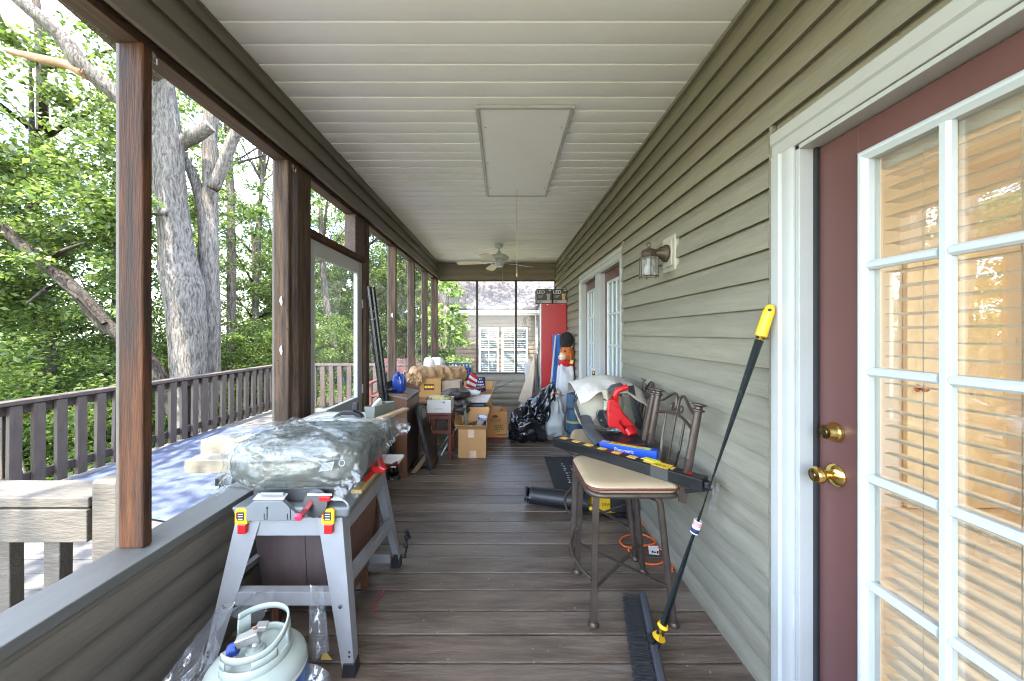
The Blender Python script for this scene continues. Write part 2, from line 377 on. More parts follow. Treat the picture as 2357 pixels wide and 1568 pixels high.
solo(q, 'pull_cord', mat('old string', C(190, 176, 140), .8), 'thin string hanging from the ceiling beside the attic panel', 'cord')

# left knee wall with sill
kw = thing('knee_wall', 'low taupe sided wall with grey sill along the deck side of the porch', 'wall', (XL-.05, 3, 0))
q = MB(); q.box(XL-.10, XL-.001, YB, YE+.1, -.16, .562); q.build('wall_core', m_side_shaded, kw)
siding(kw, 'y', XL, 1, YB, 2.44, range(5), m_side_shaded, cut=.553)
siding(kw, 'y', XL, 1, 3.42, YE, range(5), m_side_shaded, cut=.553)
siding(kw, 'y', XL, 1, 2.44, 3.42, [0], m_side_shaded)
q = MB(); q.box(XL, XL+.012, YB, YE, .535, .559); q.build('top_trim', m_side_shaded, kw, bevel=.004)
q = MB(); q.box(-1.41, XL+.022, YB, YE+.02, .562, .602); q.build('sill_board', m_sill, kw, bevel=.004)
q = MB(); q.box(XL-.1, XR+.1, YB-.1, YB-.002, -.16, .60); q.build('shade_wall', m_side_shaded, kw)  # unseen low wall added behind the camera to block low light
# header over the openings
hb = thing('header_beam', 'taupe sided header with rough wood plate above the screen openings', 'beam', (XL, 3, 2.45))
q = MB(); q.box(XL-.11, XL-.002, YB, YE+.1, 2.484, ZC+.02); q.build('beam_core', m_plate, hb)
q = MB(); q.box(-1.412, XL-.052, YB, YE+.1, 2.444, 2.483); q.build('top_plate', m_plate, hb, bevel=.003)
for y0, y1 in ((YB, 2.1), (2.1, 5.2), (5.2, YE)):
    siding(hb, 'y', XL-.002, 1, y0+.001, y1-.001, range(3), m_side_shaded, z0=2.462, cut=ZC-.004, dutch=False)
q = MB(); q.box(XL-.002, XL+.021, YB, YE, 2.447, 2.459); q.build('starter_strip', m_side_shaded, hb, bevel=.003)
q = MB(); q.box(XL, XL+.019, YB, YE, ZC-.022, ZC-.001); q.build('ceiling_trim', m_side_shaded, hb, bevel=.004)
for i, y in enumerate((1.36, 2.27)):
    q = MB(); q.obox((XL-.05, y, 2.436), (.014, .02, .012), (0, .3, .4)); q.tube([(XL-.05, y, 2.43), (XL-.046, y, 2.405), (XL-.036, y+.006, 2.40), (XL-.031, y, 2.418)], .003, 6); q.build('hook', m_trim, hb)
# posts
def post(label, y0, y1, x0=-1.40, x1=-1.31, z0=.602, z1=2.444, trim=True, m=None):
    m = m or m_post2
    t = thing('porch_post', label, 'post', (x1-.04, (y0+y1)/2, z0), group='wooden posts of the screened openings')
    q = MB(); q.box(x0, x1, y0, y1, z0, z1); q.build('timber', m, t, bevel=.006)
    if trim:
        q = MB(); q.box(x0-.014, x0-.001, y0+.006, y1-.006, z0, z1); q.build('screen_strip', m_side_shaded, t, bevel=.002)
    return t
P1 = post('reddish brown stained post nearest the camera rising from the grey sill', 1.31, 1.348, m=m_post)
P2 = post('brown post with two white scraps just before the screen door frame', 2.20, 2.238)
P3 = post('wide grey brown jamb post on the latch side of the screen door', 2.285, 2.44, x0=-1.41, x1=-1.30, z0=0, trim=False)
P4 = post('narrow dark jamb post behind the leaning black tubes', 3.42, 3.50, x0=-1.41, x1=-1.30, z0=0, trim=False)
P5 = post('dark brown post right behind the blue jug', 4.39, 4.428)
P6 = post('dark post two bays beyond the screen door, left of the paper wrapped bundle', 5.30, 5.338)
P7 = post('slim dark post second from the far corner', 6.20, 6.238)
P8 = post('corner post where the deck side meets the far end', 7.0, 7.08, x1=-1.285)
m_scrap = mat('torn white paper', C(215, 212, 205), .8)
for P, y, z in ((P2, 2.199, 1.60), (P2, 2.199, 1.30), (P5, 4.389, 1.62)):
    q = MB(); q.add([(-1.362, y, z), (-1.350, y-.004, z+.012), (-1.343, y-.006, z-.028), (-1.352, y-.002, z-.05), (-1.364, y, z-.022)], [(0, 1, 2, 3, 4)]); q.build('paper_scrap', m_scrap, P, thick=.001)
for P, y, n in ((P1, 1.309, 0), (P2, 2.199, 5), (P5, 4.389, 3)):
    for i in range(n):
        q = MB(); q.lathe([(.005, 0), (.004, -.002)], (random.uniform(-1.39, -1.32), y, random.uniform(.9, 2.3)), 7, M=Euler((R(-90), 0, 0)).to_matrix()); q.build('nail_head', m_black, P)
# transom over the screen door
q = MB(); q.box(-1.41, -1.312, 2.441, 3.419, 2.052, 2.10)
tr = solo(q, 'transom_rail', m_post, 'rough wooden crosspiece above the white screen door', 'beam', bevel=.004)
q = MB(); q.box(-1.41, -1.312, 3.20, 3.419, 2.1015, 2.443)
solo(q, 'filler_block', m_plate, 'wide rough board closing the far end of the opening above the door', 'board', bevel=.004)
# screen door
dr = thing('screen_door', 'white framed screen door with wooden knob in the deck side wall', 'door', (-1.34, 2.93, 0))
d0, d1, dx0, dx1 = 2.446, 3.414, -1.375, -1.338
for nm, b in (('stile', (d0, d0+.115, .02, 2.045)), ('stile', (d1-.105, d1, .02, 2.045)), ('rail', (d0+.116, d1-.106, 1.935, 2.045)), ('rail', (d0+.116, d1-.106, .70, .80)), ('rail', (d0+.116, d1-.106, .02, .22))):
    q = MB(); q.box(dx0, dx1, *b); q.build(nm, m_trim, dr, bevel=.004)
q = MB(); q.box(dx0+.012, dx0+.016, d0+.116, d1-.106, .22, .70); q.box(dx0+.012, dx0+.016, d0+.116, d1-.106, .80, 1.935); q.build('screen', m_vinyl, dr)
q = MB(); q.lathe([(.012, 0), (.012, .03), (.03, .036), (.034, .055), (.026, .072), (.01, .078)], (dx1, d0+.055, .80), 16, M=Euler((0, R(90), 0)).to_matrix()); q.build('knob', m_tan, dr, smooth=40)
q = MB(); q.tube([(dx1+.004, d0+.03, 1.30), (dx1+.012, d0+.035, 1.305), (dx1+.012, d0+.035, 1.35), (dx1+.004, d0+.03, 1.355)], .003, 6); q.tube([(dx1+.012, d0+.035, 1.33), (dx1+.02, d0-.03, 1.335)], .003, 6); q.build('hook_latch', m_black, dr)
for z in (1.62, .82):
    q = MB(); q.box(dx1+.0005, dx1+.012, d1-.01, d1+.035, z, z+.08); q.build('hinge', m_trim, dr, bevel=.002)
# clear vinyl in the far bays
for i, (y0, y1, z0) in enumerate(((3.505, 4.388, .603), (4.43, 5.298, .603), (5.34, 6.198, .603), (6.24, 6.998, .603))):
    q = MB(); q.grid(lambda u, v: (-1.372+.012*math.sin(u*9+i*2)*math.sin(v*4+i)+.006*math.sin(v*23+u*7), y0+(y1-y0)*u, z0+(2.443-z0)*v), 18, 24)
    solo(q, 'vinyl_sheet', m_vinyl, ('first', 'second', 'third', 'last')[i]+' wavy clear sheet counting from the screen door towards the far corner', 'screen', 'clear sheets in the far openings', smooth=60)

# far end wall
ew = thing('end_wall', 'taupe sided wall with sill below the wide window at the far end', 'wall', (-.1, YE, 0))
q = MB(); q.box(XL-.1, XR+.1, YE+.012, YE+.1, -.16, .585); q.build('wall_core', m_sidee, ew)
siding(ew, 'x', YE+.012, -1, XL+.02, XR, range(5), m_sidee, cut=.58)
q = MB(); q.box(XL+.02, XR, YE-.02, YE+.11, .586, .612); q.build('sill_board', mat('dark sill paint', C(70, 62, 56), .5), ew, bevel=.003)
q = MB(); q.box(XL-.1, XR+.1, YE+.012, YE+.1, 2.43, ZC+.015); q.build('header_core', m_sidee, ew)
siding(ew, 'x', YE+.012, -1, XL+.02, XR, range(3), m_sidee, z0=2.462, cut=ZC-.004, dutch=False)
m_dk = mat('dark brown window frame', C(52, 40, 34), .5, var=.15)
q = MB(); q.box(XL+.02, XR, YE-.012, YE+.06, 2.405, 2.429); q.build('head_trim', m_dk, ew, bevel=.002)
for x in (-.52, .245):
    q = MB(); q.box(x-.021, x+.021, YE, YE+.05, .613, 2.404); q.build('mullion', m_dk, ew, bevel=.002)
q = MB(); q.box(XR-.03, XR, YE, YE+.05, .613, 2.404); q.build('jamb', m_post, ew, bevel=.002)
q = MB()
for a, b in ((XL+.02, -.542), (-.498, .223), (.267, XR-.031)): q.box(a, b, YE+.028, YE+.031, .613, 2.404)
q.build('screen', m_vinyl, ew)

# house wall on the right
hw = thing('house_wall', 'olive grey sided house wall along the right side of the porch', 'wall', (XR+.06, 3, 0))
q = MB(); q.box(XR+.001, XR+.14, 1.345, 3.10, -.16, 2.13); q.box(XR+.001, XR+.14, 4.81, YE+.1, -.16, 2.13); q.box(XR+.001, XR+.14, YB, YE+.1, 2.1305, ZC+.015)
q.box(XR+.001, XR+.14, YB, .34, -.16, 2.13); q.build('wall_core', m_side, hw)
siding(hw, 'y', XR, -1, 1.372, 3.078, range(19), m_side, cut=2.16)
siding(hw, 'y', XR, -1, 4.832, YE, range(19), m_side, cut=2.16)
seams = {19: 2.9, 20: 5.3, 21: 1.9, 22: 3.6, 23: 2.3, 24: 4.1}
for k in range(19, 25):
    s = seams[k]
    siding(hw, 'y', XR, -1, YB, s, [k], m_side, cut=ZC-.003); siding(hw, 'y', XR, -1, s+.002, YE, [k], m_side, cut=ZC-.003)
siding(hw, 'y', XR, -1, YB, .30, range(19), m_side, cut=2.16)
for y in (1.360, 3.072, 4.826):
    q = MB(); q.box(XR-.021, XR, y, y+.014, 0, 2.17); q.build('channel_trim', m_side, hw, bevel=.003)
q = MB(); q.box(XR-.02, XR, YB, YE, ZC-.024, ZC-.001); q.build('ceiling_trim', m_side, hw, bevel=.004)
q = MB(); q.box(XR-.012, XR+.0, 1.38, 3.07, .001, .012); q.build('base_trim', mat('pale drip edge', C(176, 182, 160), .5), hw, bevel=.003)
# rooms behind the doors
m_peach = mat('peach room paint', C(230, 217, 202), .7, var=.03)
m_rfl = mat('pale room floor', C(226, 206, 180), .5)
rm = thing('living_room', kind='structure', loc=(2.4, .6, 0))
q = MB()
q.box(1.18, 4.3, 2.9, 3.0, -.05, 2.7); q.box(1.18, 4.3, -1.9, -1.8, -.05, 2.7)
q.box(4.2, 4.3, -1.8, -1.35, -.05, 2.7); q.box(4.2, 4.3, 1.75, 2.9, -.05, 2.7); q.box(4.2, 4.3, -1.35, 1.75, 2.35, 2.7); q.box(4.2, 4.3, -1.35, 1.75, -.05, .25)
q.build('room_wall', m_peach, rm)
q = MB(); q.box(1.18, 4.3, -1.8, 2.9, -.06, -.01); q.build('room_floor', m_rfl, rm)
q = MB(); q.box(1.18, 4.3, -1.9, 3.0, 2.701, 2.75); q.build('room_ceiling', m_peach, rm)
for y in (-.33, .72):
    q = MB(); q.box(4.21, 4.27, y-.04, y+.04, .25, 2.35); q.build('window_mullion', m_trim, rm)
rm2 = thing('back_room', kind='structure', loc=(2.4, 4.2, 0))
m_gr = mat('grey room paint', C(150, 146, 140), .7, var=.03)
q = MB(); q.box(1.18, 3.6, 3.05, 3.1, -.05, 2.5); q.box(1.18, 3.6, 5.9, 6, -.05, 2.5); q.box(3.5, 3.6, 3.1, 5.9, -.05, 2.5); q.box(1.18, 3.6, 3.1, 5.9, 2.4, 2.5); q.box(1.18, 3.6, 3.1, 5.9, -.06, -.01); q.build('room_wall', m_gr, rm2)

def glazed_door(root, X, y0, y1, z0, z1, ncol=3, nrow=5, stile=.14, top=.10, bot=.26, m_leaf=None):
    """leaf in plane X facing -X, from y0 to y1; stiles, white lite frame, muntins, one pane per light"""
    m_leaf = m_leaf or m_maroon
    a0, a1, b0, b1 = y0+stile, y1-stile, z0+bot, z1-top
    for b in ((y0, a0, z0, z1), (a1, y1, z0, z1), (a0+.0005, a1-.0005, b1, z1), (a0+.0005, a1-.0005, z0, b0)):
        q = MB(); q.box(X, X+.044, *b); q.build('door_stile' if b[3]-b[2] > 1.5 else 'door_rail', m_leaf, root, bevel=.002)
    f = .032; xs = X-.014
    fr = MB()
    def moul(p0, p1, inn):           # bevelled frame strip
        p0 = Vector(p0); p1 = Vector(p1); n = Vector(inn)
        pr = [(0, 0), (-.008, .002), (-.0145, .010), (-.0145, .018), (-.008, .026), (-.004, f), (.03, f), (.03, 0)]
        L = (p1-p0).length; dd = (p1-p0).normalized()
        fr.add([p0+Vector((1, 0, 0))*x+n*w+dd*w for x, w in pr]+[p1+Vector((1, 0, 0))*x+n*w-dd*w for x, w in pr],
               [tuple(range(7, -1, -1)), tuple(range(8, 16))]+[(i, (i+1) % 8, 8+(i+1) % 8, 8+i) for i in range(8)])
    moul((X, a0, b0), (X, a0, b1), (0, 1, 0)); moul((X, a1, b0), (X, a1, b1), (0, -1, 0)); moul((X, a0, b0), (X, a1, b0), (0, 0, 1)); moul((X, a0, b1), (X, a1, b1), (0, 0, -1))
    fr.build('lite_frame', m_white, root, smooth=30)
    c0, c1, e0, e1 = a0+f, a1-f, b0+f, b1-f; w = .026
    ys = [c0+(c1-c0)*i/ncol for i in range(ncol+1)]; zs = [e0+(e1-e0)*i/nrow for i in range(nrow+1)]
    for y in ys[1:-1]:
        q = MB(); q.prism([(X+.012, y-w/2, e0), (X-.002, y-w/2, e0), (X-.010, y-w/4, e0), (X-.010, y+w/4, e0), (X-.002, y+w/2, e0), (X+.012, y+w/2, e0)], (0, 0, e1-e0)); q.build('muntin', m_white, root)
    for i in range(ncol):
        for z in zs[1:-1]:
            q = MB(); q.prism([(X+.011, ys[i]+(w/2 if i else 0), z-w/2), (X-.003, ys[i]+(w/2 if i else 0), z-w/2), (X-.011, ys[i]+(w/2 if i else 0), z-w/4), (X-.011, ys[i]+(w/2 if i else 0), z+w/4), (X-.003, ys[i]+(w/2 if i else 0), z+w/2), (X+.011, ys[i]+(w/2 if i else 0), z+w/2)], (0, ys[i+1]-ys[i]-(w/2 if i else 0)-(w/2 if i < ncol-1 else 0), 0)); q.build('muntin', m_white, root)
    for i in range(ncol):
        for j in range(nrow):
            q = MB(); q.box(X+.014, X+.017, ys[i], ys[i+1], zs[j], zs[j+1]); q.build('pane', m_glass, root)
    return c0, c1, e0, e1
def casing_leg(q, y0, y1, z0, z1, flip=False):   # stepped white casing on the wall face
    w = y1-y0; a = (lambda t: y1-t) if flip else (lambda t: y0+t)
    q.prism([(XR+.02, a(0), z0), (XR-.022, a(0), z0), (XR-.026, a(.006), z0), (XR-.026, a(w*.42), z0), (XR-.018, a(w*.5), z0), (XR-.018, a(w*.86), z0), (XR-.012, a(w), z0), (XR+.02, a(w), z0)], (0, 0, z1-z0))
# near door
nd = thing('entry_door', 'maroon door with fifteen glass lights and brass knob nearest the camera', 'door', (1.09, .8, 0))
q = MB(); casing_leg(q, 1.268, 1.360, .0, 2.04, flip=True); q.build('casing', m_trim, nd, smooth=30)
q = MB(); q.prism([(XR+.02, 0, 2.132), (XR-.022, 0, 2.132), (XR-.026, 0, 2.126), (XR-.026, 0, 2.09), (XR-.018, 0, 2.083), (XR-.018, 0, 2.052), (XR-.012, 0, 2.041), (XR+.02, 0, 2.041)], (0, 1.36, 0)); q.build('head_casing', m_trim, nd, smooth=30)
q = MB(); q.box(XR-.006, 1.15, 1.2505, 1.2675, .0, 2.0395); q.box(XR-.006, 1.15, .20, 1.2675, 2.024, 2.0395); q.build('jamb', m_trim, nd, bevel=.002)
q = MB(); q.box(1.072, 1.083, 1.236, 1.250, .02, 2.023); q.build('weather_strip', m_black, nd)
q = MB(); q.box(1.0, 1.15, .25, 1.25, .0, .02); q.build('threshold', mat('aluminium sill', C(160, 160, 158), .4, .8), nd, bevel=.003)
c0, c1, e0, e1 = glazed_door(nd, 1.085, .338, 1.248, .022, 2.02, stile=.147, top=.087, bot=.27)
def knob(root, X, y, z, dead=False):
    k = MB(); M = Euler((0, R(-90), 0)).to_matrix()
    if dead: k.lathe([(.031, 0), (.032, .006), (.028, .012), (.026, .018), (.022, .032), (.021, .036), (.012, .0365), (.0, .037)], (X, y, z), 28, M=M)
    else: k.lathe([(.036, 0), (.037, .004), (.030, .012), (.014, .018), (.013, .032), (.020, .040), (.0265, .052), (.0268, .062), (.022, .072), (.012, .0745), (.0, .075)], (X, y, z), 28, M=M)
    o = k.build('deadbolt' if dead else 'door_knob', m_brass, root, smooth=50)
    k = MB(); k.lathe([(.008, 0), (.008, .002)], (X-(.0367 if dead else .0745), y, z), 14, M=M); k.build('keyhole', m_chrome, o)
knob(nd, 1.0845, 1.178, .922); knob(nd, 1.0845, 1.178, 1.062, True)
# blind behind that door's glass
m_slat = mat('ivory blind slat', C(236, 226, 210), .5, var=.02)
lp = thing('ceiling_lamp', 'unseen lit round ceiling lamp added to light the peach living room', 'lamp', (2.6, .3, 2.69))  # lamp out of view, added for the warm light in the room
m_glow = bpy.data.materials.new('lit lamp glass'); m_glow.use_nodes = True; e_ = m_glow.node_tree.nodes['Principled BSDF']; e_.inputs['Emission Color'].default_value = (1, .80, .56, 1); e_.inputs['Emission Strength'].default_value = 1.2
q = MB(); q.lathe([(.0, 2.60), (.12, 2.61), (.19, 2.64), (.21, 2.67), (.20, 2.699)], (2.6, .3, 0), 24); q.build('glass_shade', m_glow, lp, smooth=50)
pl = bpy.data.lights.new('bulb', 'POINT'); pl.energy = 6; pl.color = (1, .92, .80); pl.shadow_soft_size = .15; po = bpy.data.objects.new('bulb', pl); COL.objects.link(po); po.parent = lp; po.location = (0, 0, -.25)
bl = thing('window_blind', 'ivory slatted blind hanging behind the glass of the maroon door', 'blind', (1.16, .8, 1.9))
q = MB(); q.box(1.138, 1.195, c0-.02, c1+.02, e1-.025, e1+.02); q.build('head_rail', m_slat, bl, bevel=.003)
q = MB()
q.prism([(-.025, 0, -.0012), (-.012, 0, .0008), (.012, 0, .0008), (.025, 0, -.0012), (.025, 0, .0014), (.012, 0, .0034), (-.012, 0, .0034), (-.025, 0, .0014)], (0, c1-c0+.02, 0))
s0 = q.build('slat', m_slat, bl, local=True, smooth=40); nsl = int((e1-.04-e0)/.0415)
for i in range(nsl):
    loc = (1.166-1.16, c0-.01-.8, e1-.045-i*.0415-1.9)
    o = s0 if i == 0 else dup(s0, bl, loc); o.location = loc; o.rotation_euler = (random.uniform(-.002, .002), R(3)+random.uniform(-.03, .03), 0)
q = MB()
for y in (c1-.09, (c0+c1)/2, c0+.09):
    q.tube([(1.1385, y, e0), (1.1385, y, e1)], .0012, 5); q.tube([(1.1935, y, e0), (1.1935, y, e1)], .0012, 5)
q.build('ladder_cord', m_slat, bl)
q = MB(); q.box(1.14, 1.192, c0-.01, c1+.01, e0-.005, e0+.012); q.build('bottom_rail', m_slat, bl, bevel=.003)
# ceiling fan light glimpsed in the room: a small table and a brass knob of an inner door
td = thing('inner_door', 'pale panelled door with a copper knob inside the living room', 'door', (2.2, 1.9, 0))
q = MB(); q.box(3.2, 4.0, 2.86, 2.895, 0, 2.02); q.build('door_leaf', mat('cream door', C(240, 214, 176), .5), td, bevel=.003)
q = MB(); q.lathe([(.03, 0), (.012, .01), (.012, .03), (.027, .045), (.02, .065), (.0, .07)], (3.28, 2.86, .95), 16, M=Euler((R(90), 0, 0)).to_matrix()); q.build('door_knob', mat('copper', C(200, 120, 60), .25, 1), td, smooth=50)

# far double doors
fd = thing('french_doors', 'pair of white framed maroon glass doors far along the house wall', 'door', (1.09, 3.95, 0))
Y0, Y1 = 3.09, 4.82
q = MB(); casing_leg(q, Y0, Y0+.075, 0, 2.04); casing_leg(q, Y1-.075, Y1, 0, 2.04, flip=True); q.build('casing', m_trim, fd, smooth=30)
q = MB(); q.prism([(XR+.02, Y0, 2.132), (XR-.022, Y0, 2.132), (XR-.026, Y0, 2.126), (XR-.026, Y0, 2.09), (XR-.018, Y0, 2.083), (XR-.018, Y0, 2.052), (XR-.012, Y0, 2.041), (XR+.02, Y0, 2.041)], (0, Y1-Y0, 0)); q.build('head_casing', m_trim, fd, smooth=30)
q = MB(); q.box(XR-.006, 1.15, Y0+.076, Y0+.09, 0, 2.04); q.box(XR-.006, 1.15, Y1-.09, Y1-.076, 0, 2.04); q.box(XR-.006, 1.15, Y0+.09, Y1-.09, 2.026, 2.04); q.box(XR-.004, 1.15, 3.86, 4.05, 0, 2.0255); q.build('jamb', m_trim, fd, bevel=.002)
for a, b in ((Y0+.092, 3.858), (4.052, Y1-.092)):
    dl = glazed_door(fd, 1.085, a, b, .022, 2.02, ncol=3, nrow=5, stile=.11, top=.10, bot=.27)
    q = MB(); yy = a+.13
    q.grid(lambda u, v: (1.15+.012*math.sin(u*60), a+.12+(b-a-.24)*u, .3+1.6*v), 60, 2); q.build('curtain', mat('grey curtain', C(170, 166, 160), .8), fd, smooth=60)
knob(fd, 1.0845, 4.11, .93)

# wall lantern
m_bl = mat('beige mounting block', C(170, 166, 148), .5)
wl = thing('wall_lantern', 'brown metal lantern with seeded glass on a white block beside the far doors', 'wall lamp', (1.0, 2.19, 1.86))
q = MB(); q.box(XR-.03, XR, 2.105, 2.275, 1.755, 1.97); q.build('mounting_block', m_bl, wl, bevel=.008)
q = MB(); q.box(XR-.040, XR-.0305, 2.128, 2.252, 1.785, 1.94); q.build('block_face', m_bl, wl, bevel=.004)
m_lamp = mat('weathered bronze', C(84, 72, 58), .5, .5, var=.2, vs=20)
q = MB(); q.lathe([(.052, 0), (.053, .012), (.045, .022), (.036, .03), (.030, .055), (.024, .075), (.016, .085)], (XR-.041, 2.19, 1.868), 24, M=Euler((0, R(-90), 0)).to_matrix()); q.build('back_plate', m_lamp, wl, smooth=40)
LX, LY = XR-.155, 2.175
q = MB(); q.tube([(XR-.09, 2.19, 1.868), (XR-.115, 2.186, 1.872), (LX+.02, LY, 1.868)], .015, 10); q.build('arm', m_lamp, wl, smooth=50)
q = MB(); q.lathe([(.046, 1.838), (.048, 1.846), (.044, 1.852), (.043, 1.866), (.046, 1.870), (.040, 1.884), (.018, 1.893), (.008, 1.895), (.007, 1.908), (.0, 1.909)], (LX, LY, 0), 24); q.tube([(LX+.013*math.cos(t*math.pi/8), LY, 1.918+.013*math.sin(t*math.pi/8)) for t in range(17)], .0022, 6); q.build('cap', m_lamp, wl, smooth=35)
q = MB(); s = .052
hexp = [(LX+s*1.05*math.cos(R(60*i+20)), LY+s*1.05*math.sin(R(60*i+20))) for i in range(6)]
hexb = [(LX+s*1.05*math.cos(R(60*i+20)), LY+s*1.05*math.sin(R(60*i+20))) for i in range(6)]
for i in range(6):
    a, b = hexp[i], hexp[(i+1) % 6]; a2, b2 = hexb[i], hexb[(i+1) % 6]
    q.tube([(*a2, 1.715), (*a, 1.845)], .0032, 6); q.tube([(*a, 1.841), (*b, 1.841)], .0035, 6); q.tube([(*a2, 1.726), (*b2, 1.726)], .0035, 6)
q.build('cage', m_lamp, wl)
m_seed = clear('seeded glass', (.9, .9, .88), .22, .1, .15, (.75, .73, .7), bump=.6, bs=220)
for i in range(6):
    a, b = hexp[i], hexp[(i+1) % 6]
    q = MB(); q.add([(*a, 1.728), (*b, 1.728), (*b, 1.839), (*a, 1.839)], [(0, 1, 2, 3)]); q.build('pane', m_seed, wl)
q = MB(); q.lathe([(.013, 1.835), (.013, 1.812), (.02, 1.79), (.028, 1.77), (.029, 1.755), (.02, 1.738), (.0, 1.732)], (LX, LY, 0), 18); q.build('bulb', m_white, wl, smooth=50)

# ceiling fan
cf = thing('ceiling_fan', 'white five bladed ceiling fan with pull chain at the far end', 'fan', (-.07, 5.6, ZC))
fx, fy = -.07, 5.6
q = MB(); q.lathe([(.0, ZC-.001), (.068, ZC-.001), (.066, ZC-.02), (.048, ZC-.062), (.02, ZC-.068)], (fx, fy, 0), 24); q.build('canopy', m_white, cf, smooth=40)
q = MB(); q.lathe([(.012, ZC-.067), (.012, ZC-.10), (.022, ZC-.105), (.03, ZC-.13), (.05, ZC-.158), (.06, ZC-.165)], (fx, fy, 0), 20); q.build('rod', m_white, cf, smooth=40)
q = MB(); q.lathe([(.06, ZC-.162), (.125, ZC-.175), (.152, ZC-.20), (.152, ZC-.235), (.135, ZC-.252), (.10, ZC-.262), (.098, ZC-.285), (.075, ZC-.292), (.072, ZC-.335), (.055, ZC-.352), (.0, ZC-.356)], (fx, fy, 0), 32); q.build('motor_housing', m_white, cf, smooth=35)
m_blade = mat('yellowed white blade', C(216, 206, 180), .5, var=.06, vs=5)
for i in range(5):
    a = R(-38+72*i); ca, sa = math.cos(a), math.sin(a); zb = ZC-.285
    def P(r, w, dz=0): return (fx+ca*r-sa*w, fy+sa*r+ca*w, zb+dz+w*.20-(r-.1)*.02)
    q = MB(); q.add([P(.10, -.03), P(.17, -.02), P(.215, -.048), P(.27, -.04), P(.27, .04), P(.215, .048), P(.17, .02), P(.10, .03)], [(0, 1, 2, 3, 4, 5, 6, 7)]); q.build('blade_iron', m_white, cf, thick=.005)
    q = MB(); out = [P(.22, -.055, .006), P(.55, -.07, .006), P(.625, -.066, .006), P(.66, -.04, .006), P(.66, .04, .006), P(.625, .066, .006), P(.55, .07, .006), P(.22, .055, .006)]
    q.add(out, [tuple(range(8))]); q.build('blade', m_blade, cf, thick=.006)
q = MB(); q.tube([(fx+.055, fy-.03, ZC-.34), (fx+.056, fy-.03, ZC-.60)], .0025, 6); q.lathe([(.001, .03), (.007, .02), (.008, 0), (.002, -.006)], (fx+.056, fy-.03, ZC-.62), 8); q.build('pull_chain', m_tan, cf)
# roof over the porch, reaching past the openings
q = MB(); q.prism([(-1.46, YB-.2, 2.79), (-1.46, YB-.2, 2.86), (1.5, YB-.2, 3.3), (5.0, YB-.2, 3.9), (5.0, YB-.2, 3.8), (1.5, YB-.2, 2.92), (-1.40, YB-.2, 2.79)], (0, YE-YB+.5, 0))
solo(q, 'porch_roof', m_rubber, 'low pitched roof covering the porch', 'roof')
# ------------------------------------------------------------------ deck, rails and land
ZD = -.13
dk = thing('deck', kind='structure', loc=(-3, 3, ZD))
q = MB(); q.box(-4.62, -1.385, .0025, PB-.0025, -.035, 0); p0 = q.build('plank', m_deck, dk, bevel=.003, local=True); first = True
DY0, DY1 = -2.0, 7.42
n = int((DY1-DY0)/PB)
for k in range(n):
    loc = (3+random.uniform(-.006, .006), DY0+k*PB-3, random.uniform(-.001, .001))
    if first: p0.location = loc; first = False
    else: dup(p0, dk, loc)
q = MB(); q.box(-4.58, -1.40, DY0, DY1-.05, ZD-.22, ZD-.04); q.build('joist_frame', m_rail, dk)
RX = -4.5
dr1 = thing('deck_railing', 'long brown railing along the outer edge of the deck', 'railing', (RX, 3, ZD))
def rail_run(root, p, q_, zt, zb, m, cap=.14, bal=.175, outward=(-1, 0, 0), bw=.088, bt=.038, bz=(None, None), post_at=()):
    p, q_ = Vector(p), Vector(q_); d = (q_-p); L = d.length; d.normalize(); o = Vector(outward)
    b = MB(); b.beam(p+Vector((0, 0, zt-.019))-o*.0, q_+Vector((0, 0, zt-.019)), cap, .038); b.build('cap_rail', m, root, bevel=.004)
    b = MB(); b.beam(p+Vector((0, 0, zt-.085)), q_+Vector((0, 0, zt-.085)), .038, .089); b.build('top_rail', m, root, bevel=.003)
    b = MB(); b.beam(p+Vector((0, 0, zb+.045)), q_+Vector((0, 0, zb+.045)), .038, .089); b.build('bottom_rail', m, root, bevel=.003)
    n = int(L/bal); proto = None
    for i in range(n+1):
        c = p+d*(bal*.5+i*bal)-o*(.019+bt/2+.001)
        if (c-p).length > L: break
        if proto is None:
            s_ = MB(); h0, h1 = bz[0] or (zb-.07), bz[1] or (zt-.045); hw = d*bw/2; ht = o*bt/2
            s_.hexa([v+Vector((0, 0, h0)) for v in (-hw-ht, hw-ht, hw+ht, -hw+ht)]+[v+Vector((0, 0, h1)) for v in (-hw-ht, hw-ht, hw+ht, -hw+ht)])
            proto = s_.build('baluster', m, root, bevel=.003, local=True); proto.location = c-BASE[root.name]
        else:
            x = dup(proto, root, c-BASE[root.name]); x.rotation_euler = (random.uniform(-.012, .012), random.uniform(-.012, .012), random.uniform(-.03, .03))
rail_run(dr1, (RX, 1.45, 0), (RX, 7.30, 0), .766, -.02, m_rail)
for y in (1.5, 3.3, 5.2, 7.26):
    b = MB(); b.box(RX-.11, RX-.021, y-.045, y+.045, -.6, .72); b.build('rail_post', m_rail, dr1, bevel=.005)
dr2 = thing('deck_railing', 'brown railing closing the far end of the deck beyond the screen door', 'railing', (-3, 7.3, ZD))
rail_run(dr2, (RX+.08, 7.30, 0), (-1.5, 7.30, 0), .766, -.02, m_rail, outward=(0, 1, 0))
dr3 = thing('deck_railing', 'sunlit bleached railing ending in a square post against the near porch post', 'railing', (-3, 1.42, ZD))
rail_run(dr3, (RX+.09, 1.44, 0), (-1.562, 1.44, 0), .766, .03, m_raill, cap=.165, bal=.185, outward=(0, 1, 0), bw=.062, bt=.045, bz=(-.12, .66))
b = MB(); b.box(-1.557, -1.452, 1.36, 1.47, -.13, .83); b.build('end_post', m_raill, dr3, bevel=.012)
